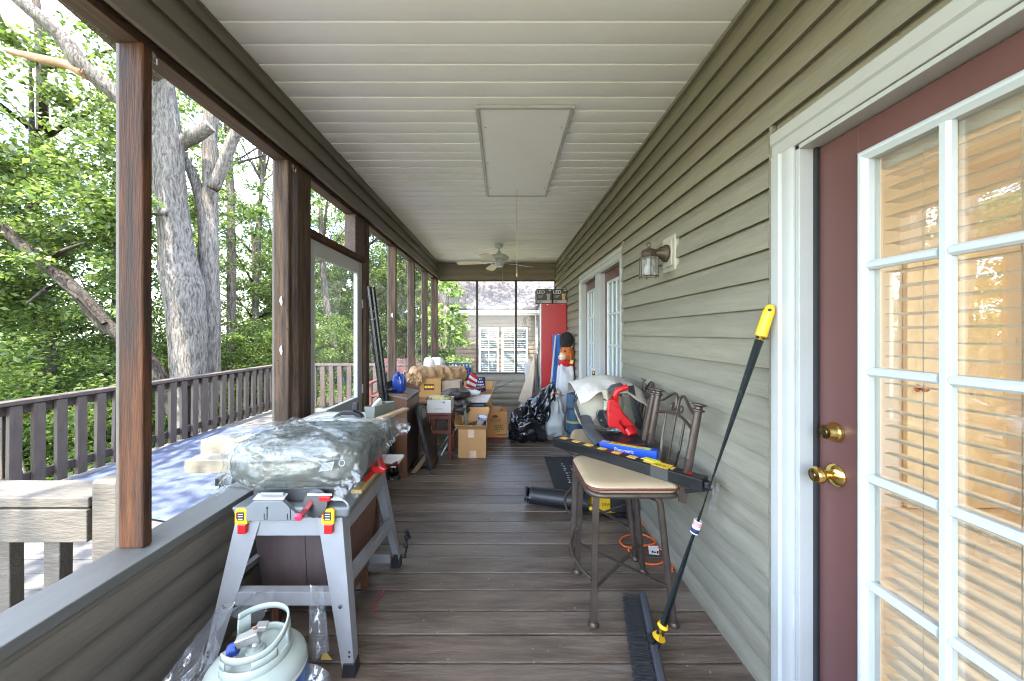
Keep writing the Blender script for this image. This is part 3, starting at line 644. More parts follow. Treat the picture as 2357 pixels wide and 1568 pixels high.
b = MB(); b.box(RX+.09, -1.562, 1.352, 1.374, .60, .722); b.build('face_board', m_raill, dr3, bevel=.003)
# blue tarp over part of the deck
q = MB()
def tarp(u, v):
    x = -4.35+1.95*u-.15*v*(1-u); y = 2.9+2.75*v+.12*math.sin(u*4)
    p = Vector((x*2.6, y*2.6, 1)); return (x, y, ZD+.014+.016*(mnoise.noise(p)+1)*.6+.008*abs(mnoise.noise(p*3)))
q.grid(tarp, 60, 80)
solo(q, 'tarp', mat('blue woven tarp', C(66, 73, 92), .5, var=.25, vs=5, c2=C(76, 83, 101), bump=.25, bs=40, stain=C(108, 116, 134), ss=3.2, st=(.56, .78)), 'faded blue tarp spread over the deck boards outside', 'tarp', smooth=60)
# boards on a small sawhorse outside
m_pine = mat('pale primed board', C(118, 112, 98), .6, var=.1, vs=5, stretch=(1, 4, 4), bump=.15, bs=30, stain=C(104, 96, 80), ss=3)
sh = thing('sawhorse', 'black sawhorse under the pale boards out on the blue tarp', 'sawhorse', (-1.95, 2.65, ZD))
b = MB(); b.box(-1.80, -1.74, 2.25, 2.95, .43, .478); b.build('top_beam', m_black, sh, bevel=.004)
for y in (2.32, 2.88):
    for s in (-1, 1):
        b = MB(); b.beam((-1.77+s*.02, y, .44), (-1.77+s*.05, y+(.04 if y > 2.6 else -.04), ZD+.035), .05, .03); b.build('leg', m_black, sh, bevel=.003)
b = MB(); b.box(-1.62, -1.54, 2.25, 2.95, .43, .478); b.build('top_beam', m_black, sh, bevel=.004)
for y in (2.32, 2.88):
    for s in (-1, 1):
        b = MB(); b.beam((-1.58+s*.02, y, .44), (-1.58+s*.05, y, ZD+.004), .05, .03); b.build('leg', m_black, sh, bevel=.003)
b = MB(); b.box(-2.20, -1.44, 2.62, 2.76, .480, .608); solo(b, 'timber_beam', m_pine, 'pale square beam set farther back on the sawhorse', 'timber', 'pale timbers on the sawhorse', bevel=.003)
b = MB(); b.box(-2.06, -1.44, 2.33, 2.47, .480, .562); solo(b, 'timber_beam', m_pine, 'shorter creamier beam lying in front on the sawhorse', 'timber', 'pale timbers on the sawhorse', bevel=.003)
# fallen leaves on deck and rail
m_dry = mat('dry leaf', C(206, 176, 96), .7)
b = MB(); b.add([(-3.9, 1.351, .64), (-3.6, 1.351, .655), (-3.45, 1.351, .63), (-3.65, 1.351, .622)], [(0, 1, 2, 3)])
b = MB()
c = onz(575, 1078, ZD+.05); b.add([c+Vector(p) for p in ((0, 0, 0), (.05, .03, .012), (.10, .01, 0), (.05, -.04, .01))], [(0, 1, 2, 3)]); solo(b, 'fallen_leaf', m_dry, 'yellow fallen leaf on the blue tarp', 'leaf', thick=.001)
# brown outdoor bench beyond the far panes
m_redwd = mat('red brown bench wood', C(84, 46, 40), .55, var=.2, vs=6, objvar=.08)
bn = thing('garden_bench', 'red brown slatted bench on the far end of the deck', 'bench', (-2.4, 6.6, ZD))
for i in range(4):
    b = MB(); b.box(-2.35, -1.6, 6.15+i*.12, 6.25+i*.12, .30, .33); b.build('slat', m_redwd, bn, bevel=.003)
for i in range(2):
    b = MB(); b.box(-2.35, -1.6, 6.69+i*.03, 6.715+i*.03, .66+i*.15, .76+i*.15); b.build('slat', m_redwd, bn, bevel=.003)
for x in (-2.28, -1.67):
    b = MB(); b.beam((x, 6.18, ZD+.001), (x, 6.18, .52), .06, .06); b.beam((x, 6.63, ZD+.001), (x, 6.74, .9), .06, .06, up=(0, 1, 0)); b.box(x-.04, x+.04, 6.12, 6.62, .5205, .55); b.box(x-.03, x+.03, 6.2, 6.6, .26, .299); b.build('end_frame', m_redwd, bn, bevel=.003)

# land
def ground_z(x, y):
    d = max(0, -x-4.6); z = -1.7-.30*d+.0035*d*d if d < 40 else -1.7-12+5.6
    e = max(0, y-7.5); z += .02*min(e, 30)*(1 if x < -3 else 1)
    if x > -4.6: z = -1.2+.25*min(1, max(0, (x+4.6)/3))
    if y > 8 and x > -6: z = max(z, -1.1-.05*max(0, -x-3))
    return z+.12*mnoise.noise(Vector((x*.3, y*.3, 0)))
b = MB()
def gp(u, v):
    x = -260+520*u; y = -120+400*v
    # denser near the house
    x = math.copysign(abs(u*2-1)**2.2*260, u*2-1); y = 12+math.copysign(abs(v*2-1)**2.0*260, v*2-1)
    return (x, y, ground_z(x, y))
b.grid(gp, 110, 110)
m_gnd = mat('leaf littered ground', C(96, 104, 56), .9, var=.4, vs=2.2, c2=C(110, 110, 66), bump=.6, bs=9, stain=C(104, 88, 62), ss=.5)
solo(b, 'ground', m_gnd, None, None, kind='structure', loc=(0, 0, 0), smooth=80)

# ------------------------------------------------------------------ trees
m_leafA = leafmat('sunlit oak leaves', (.036, .062, .02), (.10, .145, .042), (.21, .25, .085), .48)
m_leafB = leafmat('wood leaves', (.044, .07, .026), (.105, .15, .05), (.22, .26, .10), .5)
m_leafC = leafmat('bright undergrowth leaves', (.055, .095, .028), (.125, .185, .05), (.24, .29, .09), .5)
def barkmat(name, c1, c2, c3, sc=1.0):
    m = bpy.data.materials.new(name); m.use_nodes = True; t = m.node_tree; N = t.nodes; L = t.links; b = N['Principled BSDF']
    b.inputs['Roughness'].default_value = .9; b.inputs['Specular IOR Level'].default_value = .15
    co = N.new('ShaderNodeTexCoord')
    w = N.new('ShaderNodeTexNoise'); w.inputs['Scale'].default_value = 3*sc; w.inputs['Detail'].default_value = 3; L.new(co.outputs['Object'], w.inputs['Vector'])
    wv = N.new('ShaderNodeVectorMath'); wv.operation = 'MULTIPLY_ADD'; wv.inputs[1].default_value = (.14, .14, .14); L.new(w.outputs['Color'], wv.inputs[0]); L.new(co.outputs['Object'], wv.inputs[2])
    mp = N.new('ShaderNodeMapping'); mp.inputs['Scale'].default_value = (1, 1, .16); L.new(wv.outputs[0], mp.inputs[0])
    n = N.new('ShaderNodeTexNoise'); n.inputs['Scale'].default_value = 34*sc; n.inputs['Detail'].default_value = 7; n.inputs['Roughness'].default_value = .62; L.new(mp.outputs[0], n.inputs['Vector'])
    r = N.new('ShaderNodeValToRGB'); e = r.color_ramp.elements; e[0].position = .36; e[0].color = (*c1, 1); e[1].position = .62; e[1].color = (*c2, 1)
    L.new(n.outputs[0], r.inputs[0])
    n2 = N.new('ShaderNodeTexNoise'); n2.inputs['Scale'].default_value = 5*sc; n2.inputs['Detail'].default_value = 8; n2.inputs['Roughness'].default_value = .7; L.new(co.outputs['Object'], n2.inputs['Vector'])
    r2 = N.new('ShaderNodeValToRGB'); r2.color_ramp.elements[0].position = .56; r2.color_ramp.elements[1].position = .68; L.new(n2.outputs[0], r2.inputs[0])
    mx = N.new('ShaderNodeMix'); mx.data_type = 'RGBA'; mx.inputs[7].default_value = (*c3, 1)
    sc_ = N.new('ShaderNodeMath'); sc_.operation = 'MULTIPLY'; sc_.inputs[1].default_value = .4; L.new(r2.outputs[0], sc_.inputs[0])
    L.new(sc_.outputs[0], mx.inputs[0]); L.new(r.outputs[0], mx.inputs[6]); L.new(mx.outputs[2], b.inputs['Base Color'])
    bp = N.new('ShaderNodeBump'); bp.inputs['Strength'].default_value = 1; bp.inputs['Distance'].default_value = .04/sc; L.new(n.outputs[0], bp.inputs['Height']); L.new(bp.outputs[0], b.inputs['Normal'])
    return m
m_barkA = barkmat('pale oak bark', C(64, 59, 55), C(118, 112, 106), C(128, 134, 120))
m_barkB = barkmat('dark bark', C(44, 38, 34), C(78, 70, 63), C(96, 100, 84))
m_barkC = barkmat('grey bark', C(60, 54, 49), C(108, 100, 92), C(130, 138, 118), .8)
rng = np.random.default_rng(11)
def leaf_mesh(name, P, size, m, up=.6, droop=.25):
    """one bent leaf of four corners at each point of P"""
    n = len(P); a = rng.normal(size=(n, 3)); a[:, 2] = a[:, 2]*.5-droop; a /= np.linalg.norm(a, axis=1)[:, None]
    k = rng.normal(size=(n, 3))*(1-up); k[:, 2] += up; b = np.cross(a, k); b /= (np.linalg.norm(b, axis=1)[:, None]+1e-9); nn = np.cross(b, a)
    L = size*rng.uniform(.65, 1.25, (n, 1)); w = L*rng.uniform(.24, .34, (n, 1))
    V = np.stack([P, P+a*L*.45+b*w+nn*L*.10, P+a*L-nn*L*.06, P+a*L*.45-b*w+nn*L*.10], 1).reshape(-1, 3)
    F = np.arange(4*n).reshape(-1, 4)
    return npmesh(name, V, F, m)
def clump_pts(centres, r, per, flat=.6):
    out = []
    for c in centres:
        d = rng.normal(size=(per, 3)); d /= np.linalg.norm(d, axis=1)[:, None]
        q = d*(rng.uniform(0, 1, (per, 1))**.45)*r*rng.uniform(.6, 1.25); q[:, 2] *= flat
        out.append(np.asarray(c)+q)
    return np.concatenate(out)
def crown_centres(n, rx, ry, rz, shell=.35, seed=0):
    g = np.random.default_rng(seed); out = []
    while len(out) < n:
        p = g.uniform(-1, 1, 3); r = np.linalg.norm(p)
        if r > 1 or r < shell: continue
        if mnoise.noise(Vector(p*2.3+seed)) < -.18: continue
        out.append(p*np.array((rx, ry, rz)))
    return np.array(out)
# shared crowns: origin at the crown's centre
CR = []
for i in range(5):
    c = crown_centres(70, 2.6, 2.6, 3.4, .3, 20+i)
    CR.append(leaf_mesh('crown_mesh', clump_pts(c, .55, 150), .115, m_leafB))
BU = []
for i in range(3):
    c = crown_centres(40, 1.3, 1.3, 1.0, .2, 50+i); c[:, 2] += .2
    BU.append(leaf_mesh('bush_mesh', clump_pts(c, .34, 190), .072, m_leafC))
def trunk_mb(h, r, seed, limbs=7):
    g = random.Random(seed); q = MB(); pts = []; x = y = 0
    for i in range(9):
        pts.append((x, y, h*i/8)); x += g.uniform(-.12, .12)*h/8; y += g.uniform(-.12, .12)*h/8
    q.tube(pts, [r*(1.25 if i == 0 else 1)*(1-.085*i) for i in range(9)], 9, wob=.12, seed=seed)
    for k in range(limbs):
        i = g.randint(4, 7); p = Vector(pts[i]); a = g.uniform(0, 6.28); L = g.uniform(.9, 2.2)
        e = p+Vector((math.cos(a)*L, math.sin(a)*L, g.uniform(1.0, 2.3))); md = (p+e)/2+Vector((0, 0, -.15))
        q.tube([p, md, e], [r*.34, r*.24, r*.07], 6)
    return q
TRK = []
for i in range(4):
    q = trunk_mb(9.0, .15, 30+i); me = bpy.data.meshes.new('trunk_mesh'); me.from_pydata(q.v, [], q.f); me.materials.append((m_barkC, m_barkB)[i % 2]); me.polygons.foreach_set('use_smooth', [True]*len(me.polygons)); TRK.append(me)
GT = 'slender trees of the woods beyond the deck'
def wood_tree(x, y, s, i, crown_z=6.5, cs=1.0, label='slender leafy tree among the woods downhill from the deck', group=GT, extra=True):
    z = ground_z(x, y)-.1
    t = thing('forest_tree', label, 'tree', (x, y, z), group=group)
    o = linkmesh('trunk', TRK[i % 4], t); o.scale = (s, s, s); o.rotation_euler = (0, 0, random.uniform(0, 6.28))
    for j in range(2 if extra else 1):
        c = linkmesh('crown', CR[(i+j*2) % 5], t, (random.uniform(-.5, .5)*s, random.uniform(-.5, .5)*s, (crown_z+(0, -3.2)[j]*1.0)*s), 'stuff')
        c.scale = (s*cs*(1, .75)[j], s*cs*(1, .75)[j], s*cs*(1, .62)[j]); c.rotation_euler = (random.uniform(-.2, .2), random.uniform(-.2, .2), random.uniform(0, 6.28))
# woods: positions spread over the bearings the openings show
spots = []; rt = random.Random(5)
def far_enough(x, y, d): return all((x-a)**2+(y-c)**2 > d*d for a, c in spots)
tries = 0
while len(spots) < 20 and tries < 5000:
    tries += 1
    b_ = rt.uniform(.06, 1.75); dist = 12+rt.random()**1.1*30
    x = -b_*dist/math.hypot(1, b_); y = dist/math.hypot(1, b_)
    if x > -7.4 and y < 16: continue
    if x > -3.2: continue
    if not far_enough(x, y, 2.0): continue
    spots.append((x, y))
for k in range(11):
    b_ = .16+.027*k; dist = (17, 24, 20, 30)[k % 4]+rt.uniform(-1, 1); spots.append((-b_*dist, dist))
for i, (x, y) in enumerate(spots):
    d = math.hypot(x, y); s = rt.uniform(.8, 1.35)
    wood_tree(x, y, s, i, crown_z=rt.uniform(5.2, 7.8), cs=rt.uniform(.8, 1.1))
# undergrowth
sb = []
tries = 0
while len(sb) < 30 and tries < 4000:
    tries += 1
    b_ = rt.uniform(.1, 1.7); dist = 8.0+rt.random()**1.2*17; x = -b_*dist/math.hypot(1, b_); y = dist/math.hypot(1, b_)
    if x > -7.2 and y < 9: continue
    if x > -3.4: continue
    if all((x-a)**2+(y-c)**2 > 1.3 for a, c in sb): sb.append((x, y))
for i, (x, y) in enumerate(sb):
    z = ground_z(x, y); t = thing('shrub', 'bright green understorey shrub in the woods below the deck rail', 'shrub', (x, y, z), group='understorey shrubs below the deck')
    s = rt.uniform(.9, 1.6)
    for j in range(2):
        o = linkmesh('foliage', BU[(i+j) % 3], t, (rt.uniform(-.4, .4), rt.uniform(-.4, .4), (.9+1.3*j)*s), 'stuff'); o.scale = (s, s, s*(1.1 if j == 0 else .9)); o.rotation_euler = (0, 0, rt.uniform(0, 6.28))
    q = MB()
    for k in range(4):
        a = rt.uniform(0, 6.28); q.tube([(0, 0, -.1), (math.cos(a)*.25*s, math.sin(a)*.25*s, 1.0*s), (math.cos(a)*.6*s, math.sin(a)*.6*s, 2.1*s)], [.03, .02, .008], 5)
    q.build('stem', m_barkC, t, local=True)
# far wooded slope behind them, one mass
fp = []
for i in range(150):
    b_ = rt.uniform(-.05, 2.0); dist = rt.uniform(42, 62); fp.append((-b_*dist/math.hypot(1, b_), dist/math.hypot(1, b_), rt.uniform(-12, -1)))
fc = np.array(fp); fw = leaf_mesh('distant_woods', clump_pts(fc, 3.4, 330, .8), .55, m_leafB)
o = linkmesh('distant_woods', fw, None, kind='stuff')

# unseen pale boards added behind the camera to bounce sunlight into the porch
dw = thing('bounce_deck', kind='structure', loc=(0, -3, -.06))
q = MB(); q.box(-4.6, 3.4, .0055, PB-.0055, -.035, 0); p0 = q.build('plank', mat('pale bounce deck wood', C(152, 146, 138), .7, var=.15, vs=6, objvar=.06), dw, local=True)
for k in range(36):
    loc = (0, -1.33-PB*(k+1)+3, 0)
    if k == 0: p0.location = loc
    else: dup(p0, dw, loc)
# the big oak
ok = thing('oak_tree', 'huge pale barked oak with several stems standing just outside the deck rail', 'tree', (-5.75, 6.4, -2.0))
def pth(pts, Y): return [at(x, y, Y if not isinstance(Y, (list, tuple)) else Y[i]) for i, (x, y, w) in enumerate(pts)], [w*(Y if not isinstance(Y, (list, tuple)) else Y[i])/831/math.sqrt(1+((x-1159)/831)**2) for i, (x, y, w) in enumerate(pts)]
def dense(P, Rr, k=5):
    out = []; ro = []
    n = len(P)
    for i in range(n-1):
        p0, p1, p2, p3 = P[max(i-1, 0)], P[i], P[i+1], P[min(i+2, n-1)]
        for j in range(k):
            t = j/k; out.append(.5*((2*p1)+(p2-p0)*t+(2*p0-5*p1+4*p2-p3)*t*t+(3*p1-p0-3*p2+p3)*t**3)); ro.append(Rr[i]+(Rr[i+1]-Rr[i])*t)
    out.append(P[-1]); ro.append(Rr[-1]); return out, ro
main = [(440, 1330, 70), (440, 1130, 56), (440, 1000, 50), (437, 900, 47), (433, 800, 46), (427, 720, 47), (420, 660, 52), (412, 620, 49), (402, 540, 42), (393, 460, 40), (386, 380, 40), (382, 310, 39), (374, 230, 36), (364, 120, 33), (356, 0, 31), (350, -150, 28), (344, -400, 22)]
P, Q = dense(*pth(main, 6.5)); q = MB(); q.tube(P, Q, 30, wob=.13, seed=3)
p2 = [(462, 960, 40), (474, 860, 34), (480, 760, 30), (481, 680, 27), (481, 600, 25), (478, 520, 23), (462, 455, 15), (440, 395, 13), (412, 345, 12)]
P, Q = dense(*pth(p2, 6.95)); q.tube(P, Q, 18, wob=.14, seed=8)
q.build('trunk', m_barkA, ok, smooth=80)
p3 = [(479, 560, 23), (484, 460, 20), (484, 380, 19), (482, 320, 18), (486, 270, 19), (490, 200, 18), (500, 80, 16), (520, -120, 14)]
P, Q = dense(*pth(p3, 6.98)); q = MB(); q.tube(P, Q, 16, wob=.14, seed=9)
p4 = [(488, 440, 16), (512, 385, 16), (532, 330, 15), (556, 280, 13), (580, 210, 11), (620, 60, 9)]
P, Q = dense(*pth(p4, 6.75)); q.tube(P, Q, 14, wob=.12, seed=10)
q.build('stem', m_barkA, ok, smooth=80)
p5 = [(392, 345, 24), (420, 325, 20), (450, 312, 18), (484, 290, 16)]
P, Q = dense(*pth(p5, 6.6)); q = MB(); q.tube(P, Q, 14, wob=.16, seed=11); q.build('limb', m_barkA, ok, smooth=80)
p6 = [(385, 330, 32), (330, 275, 27), (253, 207, 24), (215, 175, 25), (180, 140, 24), (150, 95, 24), (110, 55, 23), (62, 15, 22), (0, -40, 21), (-90, -110, 18)]
P, Q = dense(*pth(p6, [6.5, 6.3, 6.05, 5.95, 5.85, 5.8, 5.7, 5.6, 5.5, 5.4])); q = MB(); q.tube(P, Q, 18, wob=.16, seed=12); q.build('limb', m_barkA, ok, smooth=80)
p7 = [(205, 172, 20), (165, 152, 17), (120, 142, 16), (70, 130, 14), (25, 118, 10), (4, 113, 5)]
P, Q = dense(*pth(p7, 5.9)); q = MB(); q.tube(P, Q, 12, wob=.25, seed=13); q.build('broken_limb', mat('broken bare wood', C(150, 116, 92), .85, var=.35, vs=5, stretch=(1, 1, 4), bump=.5, bs=20), ok, smooth=80)
P, Q = dense(*pth([(392, 492, 10), (372, 487, 20), (356, 484, 19), (349, 483, 15), (347, 483, 8)], 6.3)); q = MB(); q.tube(P, Q, 12, wob=.1, seed=2); q.build('burl', m_barkA, ok, smooth=80)
# its leaves: sprays hanging between the camera and the trunk on the left
def spray(cs, per, r, size, m): return leaf_mesh('crown', clump_pts(cs, r, per, .5), size, m)
cs = []
for i in range(290):
    x = rt.uniform(-260, 300); y = rt.uniform(60, 720); d = rt.uniform(5.6, 8.5)
    if mnoise.noise(Vector((x*.011, y*.012, d*.4))) < -.12: continue
    if y < 260 and x > -40 and rt.random() < .45: continue
    if y > 560 and rt.random() < .25: continue
    p = at(x, y, d)
    if p.x > -4.7: continue
    cs.append(p)
me = spray(cs, 105, .36, .105, m_leafA); linkmesh('crown', me, ok, tuple(-BASE[ok.name]), 'stuff')
cs = []
for i in range(230):
    x = rt.uniform(330, 660); y = rt.uniform(130, 620); d = rt.uniform(7.4, 11)
    if mnoise.noise(Vector((x*.013, y*.012, d*.4+7))) < .02: continue
    cs.append(at(x, y, d))
me = spray(cs, 60, .40, .105, m_leafA); linkmesh('upper_crown', me, ok, tuple(-BASE[ok.name]), 'stuff')
cs = []
for i in range(85):                 # the high canopy overhead, out of the frame but casting the dapple
    cs.append((rt.uniform(-8.5, -2.2), rt.uniform(-6, 3), rt.uniform(6, 9.5)))
me = spray(cs, 40, .7, .2, m_leafA); linkmesh('high_crown', me, ok, tuple(-BASE[ok.name]), 'stuff')
q = MB()
for c in cs[::7]:
    c = Vector(c); b0 = at(375, 200, 6.5) if c.x < -3 else c; q.tube([b0, (b0+c)/2+Vector((0, 0, .6)), c], [.07, .045, .012], 6)
q.build('high_limb', m_barkA, ok, smooth=80)
# dark leaning tree
lt = thing('leaning_tree', 'dark trunk leaning steeply to the left behind the brown post', 'tree', (-5.2, 5.9, -2.0))
p8 = [(470, 1080, 30), (425, 985, 27), (385, 905, 25), (345, 838, 24), (300, 785, 23), (240, 745, 22), (195, 690, 21), (150, 645, 19), (100, 610, 18), (50, 565, 18), (0, 520, 17), (-80, 440, 15), (-200, 330, 12)]
P, Q = dense(*pth(p8, [6.5, 6.4, 6.3, 6.2, 6.1, 6.0, 5.95, 5.9, 5.85, 5.8, 5.75, 5.7, 5.6])); q = MB(); q.tube(P, Q, 16, wob=.14, seed=21); q.build('trunk', m_barkB, lt, smooth=80)
q = MB()
for a, b_ in (((150, 645), (60, 700)), ((240, 745), (120, 640)), ((100, 610), (190, 560))):
    q.tube([at(*a, 5.9), (at(*a, 5.9)+at(*b_, 5.7))/2+Vector((0, 0, .05)), at(*b_, 5.7)], [.05, .035, .015], 8)
q.build('limb', m_barkB, lt, smooth=80)
cs = []
for i in range(120):
    x = rt.uniform(-250, 330); y = rt.uniform(420, 760); d = rt.uniform(5.5, 7.0)
    if mnoise.noise(Vector((x*.012+5, y*.014, d))) < 0: continue
    p = at(x, y, d)
    if p.x < -4.75: cs.append(p)
me = spray(cs, 90, .33, .11, m_leafB); linkmesh('crown', me, lt, tuple(-BASE[lt.name]), 'stuff')
# slim grey trunks seen through the openings
for lab, pts, Y in (('straight grey trunk right of the big oak, seen beside the second post', [(533, 1000, 15), (533, 760, 12), (532, 520, 11), (528, 380, 10), (520, 200, 8)], 11),
                    ('thin forked grey trunk seen left of the second post', [(592, 1000, 9), (588, 760, 8), (594, 560, 7), (603, 420, 5), (620, 250, 4)], 13),
                    ('slanting grey trunk seen through the screen door', [(800, 1000, 10), (775, 820, 9), (752, 700, 8), (742, 600, 7), (738, 480, 5)], 12),
                    ('shaded leaning trunk seen at the far end of the open bays', [(1020, 960, 16), (1024, 820, 15), (1020, 700, 15), (1016, 600, 14), (1012, 400, 11)], 11.5)):
    P, Q = dense(*pth(pts, Y), 3); t = thing('slim_tree', lab, 'tree', tuple(P[0])); q = MB(); q.tube(P, Q, 12, wob=.14, seed=Y); q.build('trunk', m_barkC, t, smooth=80)
    cc = [P[-1]+Vector((rt.gauss(0, 1.0), rt.gauss(0, 1.0), rt.gauss(0, 1.0))) for _ in range(30)]
    linkmesh('crown', spray(cc, 60, .5, .14, m_leafB), t, tuple(-BASE[t.name]), 'stuff')
    q = MB()
    for c in cc[::4]: q.tube([P[-4], (P[-4]+c)/2, c], [.05, .03, .01], 5)
    q.build('limb', m_barkC, t)
# sunny shrub outside the far window
cs = []
for i in range(150):
    x = rt.uniform(985, 1115); y = rt.uniform(640, 930); d = rt.uniform(8.7, 10.2)
    w = 105-abs(y-800)*.10
    if x > 1010+w*(.62+.3*mnoise.noise(Vector((y*.03, d, 0)))): continue
    if y < 700 and rt.random() < .45: continue
    cs.append(at(x, y, d))
t = thing('shrub', 'sunny broad leaved shrub just outside the far end window', 'shrub', (-1.3, 9.4, -1.2))
linkmesh('foliage', leaf_mesh('foliage', clump_pts(cs, .2, 34, .6), .14, m_leafC), t, tuple(-BASE[t.name]), 'stuff')
q = MB()
for c in cs[::9]:
    c = Vector(c); q.tube([(-1.3, 9.4, -1.2), (-1.3+(c.x+1.3)*.4, 9.4, (c.z-1.2)*.5), c], [.03, .02, .006], 5)
q.build('stem', m_barkC, t)

q = MB(); q.box(-3.6, 4.6, 7.6, 12.6, -1.3, -.95)  # unseen pale slab added to bounce sunlight up to the far ceiling
solo(q, 'bounce_slab', mat('pale bounce concrete', C(190, 184, 174), .85, var=.08, vs=3, bump=.1), None, None, kind='structure')
# unseen tree added so its boughs shade the wing
st = thing('shade_tree', 'unseen tall tree added beside the neighbouring wing to throw dappled shade on its roof', 'tree', (4.6, 9.8, -1.2))
q = MB(); q.tube([(4.6, 9.8, -1.3), (4.5, 9.8, 2), (4.2, 9.8, 5), (3.6, 9.7, 8)], [.3, .25, .2, .1], 12, wob=.12)
cs = [(rt.uniform(-4.5, 5), rt.uniform(9.8, 12.2), rt.uniform(4.6, 7.5)) for _ in range(75)]
for c in cs[::6]: q.tube([(4.3, 9.8, 4.5), ((4.3+c[0])/2, 9.8, 5.6), c], [.1, .06, .012], 6)
q.build('trunk', m_barkC, st, smooth=80)
linkmesh('crown', spray(cs, 45, .62, .17, m_leafA), st, tuple(-BASE[st.name]), 'stuff')

# ------------------------------------------------------------------ neighbouring wing seen through the far window
m_tanside = mat('tan vinyl siding', C(92, 78, 61), .6, var=.06, vs=8, stretch=(.5, 6, 6), objvar=.03)
m_metal = mat('brown metal roofing', C(76, 67, 60), .55, .1, var=.12, vs=1.2, stretch=(2, .5, 1), stain=C(90, 82, 76), ss=.8)
hs = thing('house_wing', 'tan sided house wing with metal roof and shuttered windows past the far window', 'house', (1.5, 13.5, -1.1))
HY = 13.0
q = MB(); q.box(-1.75, 6.5, HY+.02, HY+4, -1.4, 2.2); q.build('wall', m_tanside, hs)
hsid = lambda ks, a, c: [siding(hs, 'x', HY+.02, -1, a, c, [k], m_tanside, z0=-1.2, dutch=False, e=.155) for k in ks]
hsid(range(22), -1.75, 6.4)
q = MB(); q.box(-1.95, 6.5, HY-.30, HY+.0, 2.02, 2.06); q.build('soffit', m_trim, hs)
q = MB(); q.prism([(-1.95, HY-.34, 2.06), (-1.95, HY-.42, 2.10), (-1.95, HY-.42, 2.18), (-1.95, HY-.36, 2.18), (-1.95, HY-.30, 2.06)], (8.4, 0, 0)); q.build('gutter', m_trim, hs)
q = MB(); q.box(-1.95, 6.5, HY-.30, HY-.28, 2.061, 2.24); q.build('fascia', m_trim, hs)
sl = .75
q = MB(); q.prism([(-2.0, HY-.4, 2.21), (-2.0, HY-.4, 2.245), (-2.0, HY+3.6, 2.245+4*sl), (-2.0, HY+3.6, 2.2+4*sl)], (8.6, 0, 0)); rf = q.build('roof', m_metal, hs)
for i in range(28):
    x = -1.95+i*.305; q = MB(); q.beam((x, HY-.39, 2.262), (x, HY+3.55, 2.262+3.94*sl), .03, .04); q.build('seam_rib', m_metal, rf)
for wx0, wx1 in ((-.82, -.24), (.0, .80)):
    wz0, wz1 = -.02, 1.52; w = thing('w', None, None) if 0 else None
    q = MB(); y = HY-.03
    for b_ in ((wx0-.07, wx0, wz0-.07, wz1+.07), (wx1, wx1+.07, wz0-.07, wz1+.07), (wx0, wx1, wz1, wz1+.07), (wx0, wx1, wz0-.07, wz0), (wx0, wx1, .74, .80)):
        q.box(b_[0], b_[1], y-.02, y+.03, b_[2], b_[3])
    wn = q.build('window', m_trim, hs, bevel=.004)
    q = MB(); q.box(wx0, wx1, y+.012, y+.015, wz0, wz1); q.build('pane', clear('far window glass', (.95, .97, .97), .0, .03, .02), wn)
    q = MB(); q.box(wx0, wx1, y+.06, y+.065, wz0, wz1)
    for k in range(22): q.obox(((wx0+wx1)/2, y+.035, wz0+.035+k*.07), (wx1-wx0-.01, .004, .078), (R(-32), 0, 0), 1)
    q.build('blind', [mat('blind backing', C(96, 102, 106), .8), mat('wing blind slat', C(128, 134, 138), .6)], wn)
    q = MB(); q.box((wx0+wx1)/2-.012, (wx0+wx1)/2+.012, y-.008, y+.011, wz0, wz1); q.box(wx0, (wx0+wx1)/2-.0125, y-.006, y+.011, 1.14, 1.165); q.box((wx0+wx1)/2+.0125, wx1, y-.006, y+.011, 1.14, 1.165); q.build('muntin', m_trim, wn)
# ------------------------------------------------------------------ left side, near: saw on its stand
ts = thing('table_saw', 'grey table saw on a silver steel stand half hidden under clear plastic', 'table saw', (-.89, 1.78, 0))
def plate(pts, th, nrm): return MB().prism(pts, Vector(nrm)*th)
